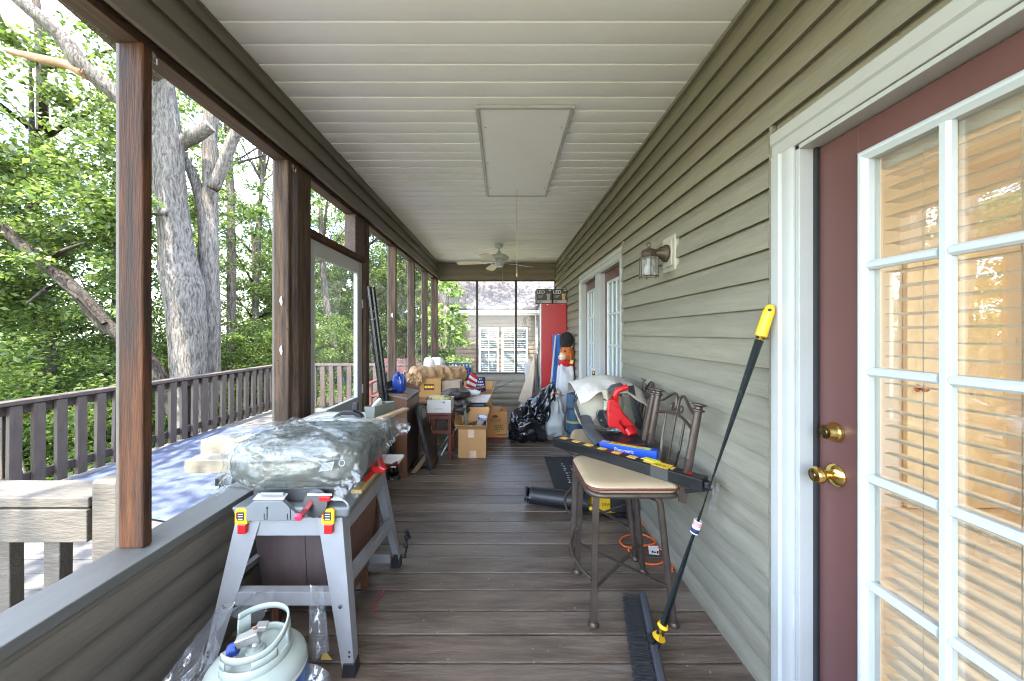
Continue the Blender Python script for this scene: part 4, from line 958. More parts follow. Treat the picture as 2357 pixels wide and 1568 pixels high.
# stand: corner points (floor, top)
LF = {(-1, -1): (-1.215, 1.452), (1, -1): (-.600, 1.452), (-1, 1): (-1.215, 2.175), (1, 1): (-.615, 2.175)}
LT = {(-1, -1): (-1.115, 1.505), (1, -1): (-.672, 1.505), (-1, 1): (-1.115, 2.06), (1, 1): (-.68, 2.06)}
for s in LF:
    sx, sy = s; fx_, fy_ = LF[s]; tx, ty = LT[s]
    q = MB(); zf, zt = .035, .615
    wi = .105 if sy < 0 else .085; wb = .05
    # front plate of the angle-iron leg
    a = [(fx_, fy_, zf), (fx_-sx*wb, fy_, zf), (tx-sx*wi, ty, zt), (tx, ty, zt)]
    q.prism(a, (0, -sy*.003, 0))
    b = [(fx_, fy_, zf), (fx_, fy_-sy*.045, zf), (tx, ty-sy*.065, zt), (tx, ty, zt)]
    q.prism(b, (-sx*.003, 0, 0))
    lg = q.build('leg', m_steel, ts, bevel=.0015)
    q = MB(); q.hexa([(fx_+sx*.004, fy_+sy*.004, .0), (fx_-sx*.052, fy_+sy*.004, .0), (fx_-sx*.052, fy_-sy*.05, .0), (fx_+sx*.004, fy_-sy*.05, .0), (fx_+sx*.002, fy_+sy*.003, .055), (fx_-sx*.045, fy_+sy*.003, .055), (fx_-sx*.045, fy_-sy*.046, .055), (fx_+sx*.002, fy_-sy*.046, .055)]); q.build('rubber_foot', m_black, lg, bevel=.003)
    if sy < 0:
        q = MB(); M = Euler((R(90), 0, 0)).to_matrix()
        t = .42; px = fx_+(tx-fx_)*t-sx*.035; py = fy_+(ty-fy_)*t
        q.lathe([(.009, 0), (.0075, .004), (.003, .005)], (px, py-.001, .27), 12, M=M); q.build('bolt', m_chrome, lg)
        for dz in (.08, .098):
            q = MB(); q.lathe([(.0045, 0), (.0045, .001)], (fx_-sx*.022, fy_+.004, dz), 10, M=M); q.build('hole', m_black, lg)
def lerp_leg(s, z):
    t = (z-.035)/.58; return LF[s][0]+(LT[s][0]-LF[s][0])*t, LF[s][1]+(LT[s][1]-LF[s][1])*t
q = MB(); q.box(LT[(-1, -1)][0]+.07, LT[(1, -1)][0]-.07, 1.5065, 1.5095, .54, .615); q.box(LT[(-1, -1)][0]+.02, LT[(1, -1)][0]-.02, 1.510, 1.54, .611, .6145); q.build('cross_bar', m_steel, ts, bevel=.001)
q = MB(); q.box(LT[(-1, -1)][0]+.05, LT[(1, -1)][0]-.05, 2.05, 2.056, .54, .615); q.build('cross_bar', m_steel, ts)
a, b = lerp_leg((-1, -1), .295), lerp_leg((1, -1), .295)
q = MB(); q.box(a[0]+.055, b[0]-.055, a[1]+.004, a[1]+.007, .268, .322); q.box(a[0]+.055, b[0]-.055, a[1]+.0072, a[1]+.045, .3195, .322); q.build('cross_bar', m_steel, ts, bevel=.001)
a, b = lerp_leg((-1, 1), .25), lerp_leg((1, 1), .25)
q = MB(); q.box(a[0]+.03, b[0]-.03, a[1]-.007, a[1]-.004, .03, .08); q.build('cross_bar', m_steel, ts)
for sx in (-1, 1):
    p, r = lerp_leg((sx, -1), .36), lerp_leg((sx, 1), .27)
    q = MB(); q.beam((p[0]-sx*.006, p[1]+.02, .35), (r[0]-sx*.006, r[1]-.02, .275), .004, .045); q.beam((p[0]-sx*.022, p[1]+.02, .374), (r[0]-sx*.022, r[1]-.02, .299), .03, .003); q.build('side_brace', m_steel, ts, bevel=.001)
    q = MB(); x = LT[(sx, -1)][0]+sx*.002; q.hexa([(x, 1.52, .535), (x-sx*.003, 1.52, .535), (x-sx*.003, 2.05, .535), (x, 2.05, .535), (x, 1.52, .614), (x-sx*.003, 1.52, .614), (x-sx*.003, 2.05, .614), (x, 2.05, .614)]); q.build('side_rail', m_steel, ts, bevel=.001)
# caster-like pedal at the far right foot
q = MB(); q.tube([(-.60, 2.19, .02), (-.585, 2.195, .10), (-.60, 2.19, .16)], .006, 6); q.tube([(-.60, 2.185, .09), (-.575, 2.20, .14), (-.59, 2.19, .19)], .012, 8); q.build('fold_pedal', m_black, ts)
# saw body
m_tray_ = mat('smoky clear tube', C(150, 152, 150), .4)
m_grey = mat('grey tool plastic', C(108, 112, 114), .5, var=.08, vs=9, bump=.05, bs=120)
m_greyd = mat('dark grey tool plastic', C(66, 66, 68), .5, var=.1, vs=9)
q = MB(); q.hexa([(-1.115, 1.50, .618), (-.645, 1.50, .618), (-.66, 2.02, .618), (-1.10, 2.02, .618), (-1.128, 1.487, .665), (-.632, 1.487, .665), (-.65, 2.03, .665), (-1.11, 2.03, .665)]); q.build('base_tray', m_grey, ts, bevel=.012, seg=3)
q = MB(); q.box(-1.07, -.69, 1.54, 1.98, .666, .73); q.build('motor_box', m_greyd, ts, bevel=.008)
q = MB(); q.prism([(-1.052, 1.474, .617), (-.845, 1.474, .617), (-.845, 1.474, .645), (-.905, 1.474, .70), (-1.02, 1.474, .70), (-1.052, 1.474, .672)], (0, .024, 0)); fp_ = q.build('front_panel', m_grey, ts, bevel=.003)
for x in (-.965, -.87):
    q = MB(); q.tube([(x, 1.473, .668), (x, 1.473, .625), (x-.012, 1.473, .625), (x-.012, 1.473, .648)], .0016, 5); q.lathe([(.0045, 0), (.0045, .001)], (x, 1.4735, .672), 8, M=Euler((R(90), 0, 0)).to_matrix()); q.build('slot', m_ink, fp_)
q = MB(); q.prism([(-1.028, 1.478, .70), (-.90, 1.478, .70), (-.895, 1.50, .716), (-1.02, 1.50, .716)], (0, 0, .004)); q.box(-1.0, -.905, 1.484, 1.494, .7165, .728); q.build('scale_plate', m_steel, fp_, bevel=.002)
q = MB(); q.tube([(-.815, 1.442, .650), (-.795, 1.50, .685), (-.775, 1.545, .70)], [.015, .014, .012], 14); q.build('crank_handle', mat('dark red grip', C(120, 40, 44), .5, var=.25, vs=20), ts, smooth=50)
q = MB(); q.lathe([(.0, 0), (.014, .001), (.0165, .006), (.0165, .014), (.013, .016)], (-.817, 1.434, .646), 18, M=Euler((R(-60), 0, 0)).to_matrix()); q.build('crank_cap', mat('pink red cap', C(222, 60, 92), .4), ts, smooth=50)
q = MB(); q.lathe([(.055, 0), (.055, .012), (.04, .014)], (-.775, 1.50, .68), 24, M=Euler((R(75), 0, R(-10))).to_matrix()); q.build('hand_wheel', m_black, ts, smooth=40)
q = MB(); q.obox((-.735, 1.488, .705), (.045, .02, .022), (0, .1, .1)); q.build('lock_lever', m_redp, ts, bevel=.004)
q = MB(); q.tube([(-.69+.05*math.cos(t*.35), 1.489, .668+.035*math.sin(t*.35)) for t in range(10)], .004, 6); q.build('dust_collar', m_tray_ , ts)
for x in (-1.078, -.722):
    q = MB(); q.prism([(x-.024, 1.478, .600), (x+.026, 1.478, .600), (x+.028, 1.478, .655), (x+.022, 1.478, .664), (x-.018, 1.478, .664), (x-.024, 1.478, .655)], (0, .016, 0)); lt_ = q.build('latch', m_yel, ts, bevel=.004)
    q = MB(); q.box(x-.012, x+.016, 1.4762, 1.4775, .618, .652); q.build('latch_label', m_ink, lt_)
    q = MB(); q.box(x-.0155, x-.0125, 1.4755, 1.4775, .625, .65); q.build('latch_stripe', m_redp, lt_)
    for k in range(3):
        q = MB(); q.box(x-.008, x+.011, 1.4756, 1.4761, .623+k*.010, .6255+k*.010); q.build('latch_mark', m_paper, lt_)
    q = MB(); q.prism([(x-.016, 1.499, .557), (x+.019, 1.499, .557), (x+.019, 1.480, .575), (x+.019, 1.472, .598), (x-.016, 1.472, .598), (x-.016, 1.480, .575)], (0, 0, .003)) if 0 else q.box(x-.017, x+.018, 1.482, 1.5045, .558, .5995); q.build('latch_tongue', m_redp, lt_, bevel=.005)
# silver wrapped bundle and the clear bag over the saw
def bundle(c, size, n, amp, fs, seed, p=3.2):
    return blob(c, size, n, p, amp, fs, seed)
m_foil = mat('crumpled grey foil', C(94, 97, 91), .28, .15, var=.2, vs=5, c2=C(98, 100, 96), stain=C(88, 76, 58), ss=3, st=(.6, .72), bump=.3, bs=60)
q = blob((-.915, 1.76, .812), (.58, .47, .205), 190, 4.6, .012, 9, 4, fine=.010, ff=22); 
wb = solo(q, 'wrapped_bundle', m_foil, 'crumpled grey wrapped bundle on top of the table saw inside clear plastic', 'bundle', smooth=70)
m_bag = clear('crinkled clear plastic', (.95, .965, .96), .06, .07, .07, (.74, .76, .75), bump=.45, bs=22)
bag = thing('plastic_bag', 'large crinkled clear plastic bag draped over the table saw and flaring to the right', 'bag', (-.9, 1.75, .72))
q = blob((-.925, 1.755, .815), (.635, .535, .235), 200, 4.2, .012, 8, 9, pleat=9, fine=.009, ff=16); q.build('body', m_bag, bag, smooth=70)
def flap(corn, nu, nv, amp, fs, seed, name='flap'):
    a, b, c, d = [Vector(p) for p in corn]
    nr = (b-a).cross(d-a).normalized()
    q = MB(); q.grid(lambda u, v: tuple(a*(1-u)*(1-v)+b*u*(1-v)+c*u*v+d*(1-u)*v+nr*amp*((ridged((a*(1-u)*(1-v)+b*u*(1-v)+c*u*v+d*(1-u)*v)*fs+Vector((seed, 0, 0)))-.9)+.8*math.sin(v*9+seed+u*3)*u)), nu, nv)
    q.build(name, m_bag, bag, smooth=70)
flap([(-.72, 1.98, .925), (-.495, 1.93, .888), (-.56, 1.80, .845), (-.66, 1.72, .745)], 40, 34, .020, 7, 3)
flap([(-.74, 2.02, .93), (-.54, 2.02, .905), (-.495, 1.93, .888), (-.68, 1.86, .90)], 30, 24, .014, 7, 8)
flap([(-1.20, 1.60, .80), (-1.255, 1.56, .69), (-1.20, 1.50, .69), (-1.12, 1.50, .75)], 24, 20, .018, 8, 5)
flap([(-.67, 1.50, .89), (-.612, 1.55, .87), (-.60, 1.50, .700), (-.70, 1.475, .70)], 24, 24, .016, 8, 15)
q = MB(); q.tube([(-1.19+.56*t/20, 1.492-.008*math.sin(t*.5), .702+.004*math.sin(t*.9)) for t in range(3, 21)], .0012, 6); pass
q = MB(); q.add([at(742, 1068, 1.475), at(770, 1062, 1.475)+Vector((0, .0, .0)), at(764, 1082, 1.473), at(733, 1086, 1.473)], [(0, 3, 2, 1)]); q.build('printed_label', m_tray_, bag, thick=.0008)
q = MB()
for k in range(5): 
    a_ = at(738+k*-1.0, 1070+k*2.9+1.5, 1.4715); b_ = at(766-k*1.0, 1064+k*3.2+1.5, 1.4715); q.beam(a_, b_, .0005, .0008)
q.build('label_print', m_greyd, bag)
q = MB(); q.box(-.80, -.70, 1.472, 1.4735, .722, .73); q.build('white_strip', m_paper, bag)
q = MB(); q.lathe([(.010, 0), (.013, .0), (.013, .002), (.010, .002)], at(787, 1066, 1.47), 16, M=Euler((R(80), 0, 0)).to_matrix(), cap=False); q.build('grommet', m_tray_, bag)
# white gloves-like cloth on top
q = blob(at(800, 975, 1.98), (.14, .12, .05), 40, 2.2, .012, 10, 2, rdg=False); solo(q, 'white_cloth', mat('white cotton', C(222, 222, 228), .85, var=.04), 'small white cloth bunched on the back of the plastic covered bundle', 'cloth', smooth=60)
# boards, red tool and papers stacked at the right of the saw
for i, (dz, col, lab) in enumerate(((.0, C(150, 122, 86), 'lowest thin board wedged right of the plastic bag'), (.022, C(96, 70, 44), 'dark middle board wedged right of the plastic bag'), (.044, C(176, 150, 92), 'top board with the red label wedged right of the plastic bag'))):
    q = MB(); q.hexa([(-.695+.004*i, 1.62, .62+dz), (-.645+.004*i, 1.62, .62+dz), (-.655+.004*i, 1.97, .62+dz), (-.76, 1.97, .62+dz), (-.695+.004*i, 1.62, .638+dz), (-.645+.004*i, 1.62, .638+dz), (-.655+.004*i, 1.97, .638+dz), (-.76, 1.97, .638+dz)])
    o = solo(q, 'thin_board', mat('board %d' % i if 0 else ('pine board edge', 'walnut board edge', 'oak board edge')[i], col, .6, var=.2, vs=20), lab, 'board', bevel=.002)
q = MB(); q.prism([(-.648, 1.70, .665), (-.645, 1.86, .665), (-.652, 1.86, .705), (-.656, 1.70, .705)], (.0015, 0, 0)); o_ = q
o_ = solo(q, 'label_card', m_redp, 'red label card standing against the thin boards', 'card')
rt_ = thing('red_tool', 'red and black hand tool poking out right of the plastic bag', 'tool', (-.645, 1.82, .683))
q = MB(); q.prism([(-.665, 1.80, .684), (-.60, 1.80, .684), (-.585, 1.80, .705), (-.615, 1.80, .72), (-.63, 1.80, .80), (-.655, 1.80, .855), (-.665, 1.80, .80)], (0, .06, 0)); q.build('body', m_redp, rt_, bevel=.008)
q = MB(); q.prism([(-.640, 1.796, .72), (-.622, 1.796, .725), (-.640, 1.796, .80), (-.652, 1.796, .835), (-.655, 1.796, .80)], (0, .003, 0)); q.build('grip', m_black, rt_)
q = MB(); q.tube([(-.60, 1.84, .705), (-.545, 1.86, .712)], .016, 12); q.build('handle', mat('dark wine red', C(96, 24, 34), .5), rt_, smooth=50)
q = MB(); q.box(-.70, -.56, 1.88, 2.04, .685, .70); solo(q, 'folded_papers', m_paper, 'small stack of papers behind the red tool', 'papers', bevel=.002)
# dark tapered bin between the stand legs
bi = thing('wooden_bin', 'dark brown tapered wooden bin standing inside the saw stand', 'bin', (-.92, 1.87, 0))
for x0, x1, xb0, xb1 in ((-1.165, -.921, -1.12, -.9215), (-.919, -.70, -.9185, -.745)):
    q = MB(); q.hexa([(xb0, 1.70, .10), (xb1, 1.70, .10), (xb1, 1.712, .10), (xb0, 1.712, .10), (x0, 1.66, .585), (x1, 1.66, .585), (x1, 1.672, .585), (x0, 1.672, .585)]); q.build('front_board', mat('purple brown panel', C(84, 70, 68), .6, var=.15, vs=6, stretch=(4, 4, 1), bump=.1, bs=60), bi, bevel=.0015)
for s, xa, xb in ((-1, -1.165, -1.12), (1, -.70, -.745)):
    q = MB(); q.hexa([(xb, 1.713, .10), (xb-s*.012, 1.713, .10), (xb-s*.012, 2.0, .10), (xb, 2.0, .10), (xa, 1.674, .585), (xa-s*.012, 1.674, .585), (xa-s*.012, 2.03, .585), (xa, 2.03, .585)]); q.build('side_board', m_brown, bi)
q = MB(); q.box(-1.12, -.745, 1.715, 1.998, .10, .115); q.build('bottom_board', m_brown, bi)
q = MB(); q.hexa([(-1.10, 1.988, .10), (-.76, 1.988, .10), (-.76, 2.0, .10), (-1.10, 2.0, .10), (-1.15, 2.018, .585), (-.715, 2.018, .585), (-.715, 2.03, .585), (-1.15, 2.03, .585)]); q.build('back_board', m_brown, bi)
for x in (-1.10, -.775):
    for y in (1.73, 1.97):
        q = MB(); q.box(x, x+.03, y-.015, y+.015, 0, .0995); q.build('foot', m_brown, bi)

# ------------------------------------------------------------------ propane tank
m_tank = mat('white tank paint', C(172, 181, 173), .38, var=.05, vs=4, stain=C(186, 190, 176), ss=5, st=(.58, .8), coat=.1)
TX, TY = -.845, 1.235
pt = thing('propane_tank', 'white propane tank with collar, blue capped valve and blue label in front of the saw', 'gas tank', (TX, TY, 0))
prof = [(.0, .03), (.09, .035), (.135, .06), (.154, .10), (.155, .16), (.155, .245), (.1545, .27), (.1525, .29), (.148, .306), (.138, .322), (.122, .336), (.10, .347), (.06, .355), (.0, .358)]
q = MB(); q.lathe(prof, (TX, TY, 0), 56); q.build('body', m_tank, pt, smooth=60)
q = MB(); q.lathe([(.105, 0), (.11, .004), (.11, .035), (.12, .05)], (TX, TY, 0), 40, cap=False); q.build('foot_ring', m_tank, pt, smooth=40, thick=.003)
def collar_wall(a0, a1, z0, z1, r0=.108, r1=.100, n=24, thick=.003):
    return [(a0+(a1-a0)*i/n) for i in range(n+1)]
q = MB()
def ring_part(a0, a1, zlo, zhi, n=20):
    base = len(q.v); vs = []; fs = []
    for i in range(n+1):
        a = R(a0+(a1-a0)*i/n); zl = zlo(a0+(a1-a0)*i/n) if callable(zlo) else zlo; zh = zhi(a0+(a1-a0)*i/n) if callable(zhi) else zhi
        for z in (zl, (zl+zh)/2, zh):
            r = .104-.010*(z-.34)/.13; vs.append((TX+r*math.cos(a), TY+r*math.sin(a), z))
    for i in range(n):
        for j in range(2): fs.append((i*3+j, (i+1)*3+j, (i+1)*3+j+1, i*3+j+1))
    q.add(vs, fs)
# lower skirt all round but the gap at the left, then the top band over three handle openings
low = lambda a: .345
top = lambda a: .470-.042*(lambda t: t*t*(3-2*t))(min(1, max(0, (35-a)/80)))
ring_part(-128, 158, .335, .376, 60); ring_part(-128, 158, lambda a: top(a)-.024, top, 60)
for a0, a1 in ((-128, -112), (-64, -20), (6, 48), (134, 158)): ring_part(a0, a1, .3755, lambda a: top(a)-.0235, 10)
q.build('collar', m_tank, pt, smooth=50, thick=.006, bevel=0)
q = MB(); q.lathe([(.03, .352), (.03, .365), (.022, .37), (.022, .385)], (TX-.005, TY, 0), 18); q.build('valve_boss', m_tank, pt, smooth=40)
m_zinc = mat('cast zinc', C(170, 168, 162), .45, .6, var=.15, vs=30, bump=.1, bs=80)
q = MB(); q.tube([(TX-.005, TY, .38), (TX-.005, TY, .435)], [.018, .016], 12); q.obox((TX-.02, TY-.01, .418), (.07, .036, .034), (0, -.25, .3)); q.obox((TX+.012, TY+.01, .445), (.035, .03, .022), (0, .2, .3)); q.build('valve', m_zinc, pt, bevel=.004)
q = MB(); q.lathe([(.0, 0), (.021, .0), (.023, .006), (.023, .024), (.019, .028), (.0, .028)], (TX-.045, TY-.025, .395), 18, M=Euler((0, R(-105), R(20))).to_matrix()); q.build('valve_cap', m_blue, pt, smooth=40)
q = MB(); q.lathe([(.0, 0), (.006, 0), (.007, .003), (.0, .006)], (TX+.004, TY-.012, .4565), 10); q.build('rusty_screw', mat('rust', C(140, 74, 40), .8), pt)
m_lblue = mat('blue tank label', C(28, 88, 150), .4, var=.04)
def wrap(a0, a1, z0, z1, r=.1558, n=24, zf=None):
    w = MB(); vs = []; fs = []
    for i in range(n+1):
        a = R(a0+(a1-a0)*i/n)
        for z in (z0, z1): vs.append((TX+r*math.cos(a), TY+r*math.sin(a), z))
    for i in range(n): fs.append((i*2, i*2+2, i*2+3, i*2+1))
    return w.add(vs, fs)
lb = wrap(-95, 40, .08, .288).build('label', m_paper, pt, smooth=40)
wrap(-92, 38, .085, .272, .1562).build('label_field', m_lblue, pt, smooth=40)
q = MB(); q.lathe([(.0, 0), (.0035, .0006)], (TX-.07, TY-.105, .3425), 8); q.build('paint_chip', mat('dark chip', C(60, 44, 30), .8), pt)
pt.scale = (1, 1, .84)
# clear film round the tank
m_film = clear('thin clear film', (.95, .955, .96), .20, .12, .08, (.72, .74, .78), bump=.5, bs=14)
fm = thing('plastic_sheet', 'clear plastic film heaped on the floor behind the propane tank', 'plastic sheet', (-.98, 1.3, 0))
def film(c, nu, nv, amp, fs, sd):
    a, b, c_, d = [Vector(p) for p in c]; nr = (b-a).cross(d-a).normalized(); q = MB()
    def fn(u, v):
        p = a*(1-u)*(1-v)+b*u*(1-v)+c_*u*v+d*(1-u)*v
        return p+nr*amp*(ridged(p*fs+Vector((sd, sd, 0)))-.9)+nr*amp*1.6*math.sin(u*3.14)*math.sin(v*5+sd)
    q.grid(fn, nu, nv); q.build('fold', m_film, fm, smooth=70)
film([(-1.24, 1.05, .01), (-1.12, .98, .02), (-1.00, 1.36, .37), (-1.12, 1.40, .30)], 30, 40, .024, 6, 2)
film([(-1.13, 1.40, .30), (-.99, 1.36, .37), (-.90, 1.42, .36), (-.98, 1.46, .22)], 24, 24, .024, 6, 5)
film([(-1.16, 1.0, .02), (-1.02, .95, .10), (-.96, 1.24, .30), (-1.06, 1.36, .30)], 26, 34, .026, 7, 8)
film([(-.74, 1.38, .42), (-.70, 1.40, .40), (-.66, 1.37, .18), (-.74, 1.37, .16)], 20, 24, .02, 9, 12)
film([(-.70, 1.28, .22), (-.62, 1.30, .14), (-.58, 1.08, .01), (-.69, 1.06, .03)], 22, 26, .026, 9, 17)
q = MB(); q.add([onz(738, 1520)+Vector((0, 0, .002)), onz(765, 1524)+Vector((0, 0, .01)), onz(752, 1509)+Vector((0, 0, .012)), onz(742, 1508)+Vector((0, 0, .004))], [(0, 1, 2, 3)])
solo(q, 'fallen_leaf', m_dry, 'dry curled leaf on the floor beside the right front saw leg', 'leaf', thick=.001)
# red wire offcut
P = [onz(885, 1357)+Vector((0, 0, .006)), onz(880, 1370)+Vector((0, 0, .004)), onz(868, 1382)+Vector((0, 0, .005)), onz(862, 1398)+Vector((0, 0, .004)), onz(860, 1411)+Vector((0, 0, .004))]
q = MB(); q.tube(P, .0028, 7); solo(q, 'wire_offcut', mat('red wire', C(208, 52, 58), .45), 'short piece of red wire lying on the floor boards', 'wire', smooth=60)

# ------------------------------------------------------------------ white bench with tray
wbch = thing('work_bench', 'white topped work bench against the screen door behind the saw', 'bench', (-1.0, 2.22, 0))
q = MB(); q.hexa([(-1.24, 2.10, .835), (-.78, 2.10, .835), (-.715, 2.40, .835), (-1.24, 2.42, .835), (-1.24, 2.10, .86), (-.78, 2.10, .86), (-.715, 2.40, .86), (-1.24, 2.42, .86)]); q.build('top', mat('white bench top', C(205, 200, 190), .45, var=.05, stain=C(180, 170, 152), ss=4), wbch, bevel=.003)
for x in (-1.22, -.86):
    for y in (2.13, 2.35):
        q = MB(); q.box(x, x+.04, y, y+.04, 0, .834); q.build('leg', m_brown, wbch)
q = MB(); q.box(-1.18, -.86, 2.14, 2.16, .3, .34); q.build('stretcher', m_brown, wbch)
m_tray = mat('grey green plastic', C(112, 116, 106), .5, var=.08)
gt = thing('tray', 'small grey open plastic tray standing on the white bench top', 'tray', (-.83, 2.25, .861))
A = [at(846, 966, 2.20), at(867, 966, 2.20)]
x0, x1 = -.835, -.775
def ob(z, g): return [(x0-g, 2.19-g, z), (x0+.05+g, 2.19-g, z), (x1+.06+g, 2.36+g, z), (x1-.0-g, 2.36+g, z)]
q = MB(); lo = ob(.862, 0); hi = ob(.94, .008); hi2 = ob(.94, .001); lo2 = ob(.868, -.006)
q.add(lo+hi+hi2+lo2, [(3, 2, 1, 0), (12, 13, 14, 15)]+[(i, (i+1) % 4, 4+(i+1) % 4, 4+i) for i in range(4)]+[(4+i, 4+(i+1) % 4, 8+(i+1) % 4, 8+i) for i in range(4)]+[(8+i, 8+(i+1) % 4, 12+(i+1) % 4, 12+i) for i in range(4)])
q.build('tub', m_tray, gt, bevel=.003)
q = MB(); q.obox((-.80, 2.28, .93), (.02, .09, .05), (.5, .1, -.3)); solo(q, 'white_bottle', m_paper, 'white packet sticking out of the grey tray', 'packet', bevel=.006)
cl = thing('bar_clamp', 'black bar clamp lying on the white bench top', 'clamp', (-.95, 2.2, .861))
q = MB(); q.prism([(-1.06, 2.22, .862), (-1.03, 2.22, .885), (-1.0, 2.22, .905), (-.93, 2.22, .905), (-.885, 2.22, .885), (-.87, 2.22, .862), (-.90, 2.22, .862), (-.925, 2.22, .88), (-1.0, 2.22, .88), (-1.03, 2.22, .862)], (0, .045, 0)); q.build('jaw', m_black, cl, bevel=.004)
q = MB(); q.box(-.935, -.905, 2.23, 2.258, .9055, .955); q.build('post', m_black, cl, bevel=.004)
q = MB(); q.beam((-.735, 2.14, .878), (-.655, 2.42, .878), .045, .016); q.beam((-.80, 2.12, .8645), (-.70, 2.40, .8645), .03, .008)
solo(q, 'wood_strip', m_tan, 'pale wood strip jutting past the right edge of the white bench', 'wood strip', bevel=.002)
q = MB(); q.hexa([(-1.2, 2.18, .861), (-1.02, 2.16, .861), (-.98, 2.36, .861), (-1.16, 2.38, .861), (-1.2, 2.18, .864), (-1.02, 2.16, .864), (-.98, 2.36, .864), (-1.16, 2.38, .864)]); solo(q, 'paper_sheet', m_paper, 'white paper sheet lying left of the clamp on the bench', 'paper')
# ------------------------------------------------------------------ right side, near: two bar stools
m_seat = mat('tan vinyl seat', C(168, 147, 116), .5, var=.08, vs=5, bump=.08, bs=140, stain=C(142, 118, 86), ss=6, st=(.6, .8))
m_pipe = mat('dark red brown piping', C(96, 44, 34), .5)
def stool(label, c, rz):
    t = thing('bar_stool', label, 'bar stool', (c[0], c[1], 0), rz, group='bronze brown bar stools along the house wall')
    # local: +x towards the backrest
    def rr(hw, z, r=.07, bow=.015, n=6):
        out = []
        for cx, cy, a0 in ((hw-r*.4, hw-r*.4, 0), (-hw+r, hw-r, 90), (-hw+r, -hw+r, 180), (hw-r*.4, -hw+r*.4, 270)):
            q_ = r*.4 if cx > 0 else r
            for i in range(n+1): a = R(a0+90*i/n); out.append((cx+q_*math.cos(a), cy+q_*math.sin(a), z))
        return out
    q = MB(); n = 28
    rings = [rr(.205, .636), rr(.214, .650), rr(.214, .664), rr(.206, .674), rr(.18, .680), rr(.10, .683)]
    vs = [p for g in rings for p in g]; fs = [tuple(range(n-1, -1, -1))]
    for j in range(5): fs += [(j*n+i, j*n+(i+1) % n, (j+1)*n+(i+1) % n, (j+1)*n+i) for i in range(n)]
    fs.append(tuple(5*n+i for i in range(n))); q.add(vs, fs); q.build('seat', m_seat, t, local=True, smooth=50)
    q = MB(); q.tube([Vector(p) for p in rr(.216, .655)+rr(.216, .655)[:1]], .006, 6, cap=False); q.build('seat_piping', m_pipe, t, local=True, smooth=60)
    q = MB(); q.tube([Vector(p) for p in rr(.205, .622)+rr(.205, .622)[:1]], .013, 8, cap=False); q.build('seat_frame', m_iron, t, local=True, smooth=60)
    for sx in (-1, 1):
        for sy in (-1, 1):
            q = MB()
            if sx < 0: q.tube([(-.165, sy*.165, .62), (-.185, sy*.188, .012)], .0165, 12)
            else: q.tube([(.02, sy*.165, .61), (.11, sy*.172, .60), (.128, sy*.175, .592), (.137, sy*.176, .575), (.195, sy*.19, .012)], [.014, .016, .0165, .0165, .0165], 12)
            o = q.build('leg', m_iron, t, local=True, smooth=50)
            x = -.185 if sx < 0 else .195
            q = MB(); q.lathe([(.0, 0), (.024, 0), (.026, .006), (.02, .016), (.0165, .022)], (x, sy*.189, 0), 14); q.build('leg_tip', m_iron, o, local=True, smooth=50)
    q = MB(); q.beam((-.178, -.18, .17), (.178, .182, .17), .016, .006); q.build('cross_brace', m_iron, t, local=True)
    q = MB(); q.beam((-.178, .18, .178), (.178, -.182, .178), .016, .006); q.build('cross_brace', m_iron, t, local=True)
    q = MB(); q.tube([(-.18, .18, .27), (-.215, .14, .255), (-.245, .06, .24), (-.25, -.03, .23), (-.225, -.12, .22), (-.19, -.185, .215)], .009, 8); q.build('foot_rest', m_iron, t, local=True, smooth=50)
    # backrest
    def B(y, z): s_ = (z-.62)/.43; return Vector((.225+.075*s_+.012*math.cos(y*7), y, z))
    for sy in (-1, 1):
        q = MB(); q.tube([B(sy*.215, .60), B(sy*.215, .80), B(sy*.218, 1.02)], [.0185, .0185, .0175], 14); q.build('back_post', m_iron, t, local=True, smooth=50)
        q = MB(); p = B(sy*.218, 1.02); q.lathe([(.018, 0), (.028, .004), (.028, .009), (.017, .013), (.016, .022), (.022, .026), (.033, .031), (.033, .036), (.0, .04)], p, 20, M=Euler((0, .15, 0)).to_matrix()); q.build('finial', m_iron, t, local=True, smooth=40)
        # scroll
        pts = [B(sy*.205, .995), B(sy*.16, 1.005), B(sy*.11, 1.03), B(sy*.065, 1.055), B(sy*.038, 1.060), B(sy*.018, 1.045), B(sy*.010, 1.01), B(sy*.016, .985), B(sy*.034, .975), B(sy*.050, .982), B(sy*.054, .998), B(sy*.044, 1.008), B(sy*.034, 1.0)]
        d, _ = dense(pts, [1]*len(pts), 4); q = MB(); q.tube(d, .0085, 7, flat=.75); q.build('scroll', m_iron, t, local=True, smooth=60)
    d = [B(-.21+.42*i/14, .925+.035*math.sin(math.pi*i/14)) for i in range(15)]
    q = MB(); q.tube(d, .008, 7); q.build('top_rail', m_iron, t, local=True, smooth=60)
    q = MB(); q.tube([B(-.21, .665), B(0, .668), B(.21, .665)], .008, 7); q.build('lower_rail', m_iron, t, local=True, smooth=60)
    for y0, y1 in ((-.10, -.10), (0, 0), (.10, .10)):
        q = MB(); q.tube([B(y0*.75, .668), B(y0, .80), B(y1, .925+.035*math.cos(y1*7))], .0065, 7); q.build('back_bar', m_iron, t, local=True, smooth=60)
    return t
stool('bar stool nearest the camera with the long black strip across its tan seat', (.61, 1.898), 0)
stool('bar stool behind the first one, carrying the red leaf blower and folded bag', (.668, 2.442), R(-15.2))
ZS = .683
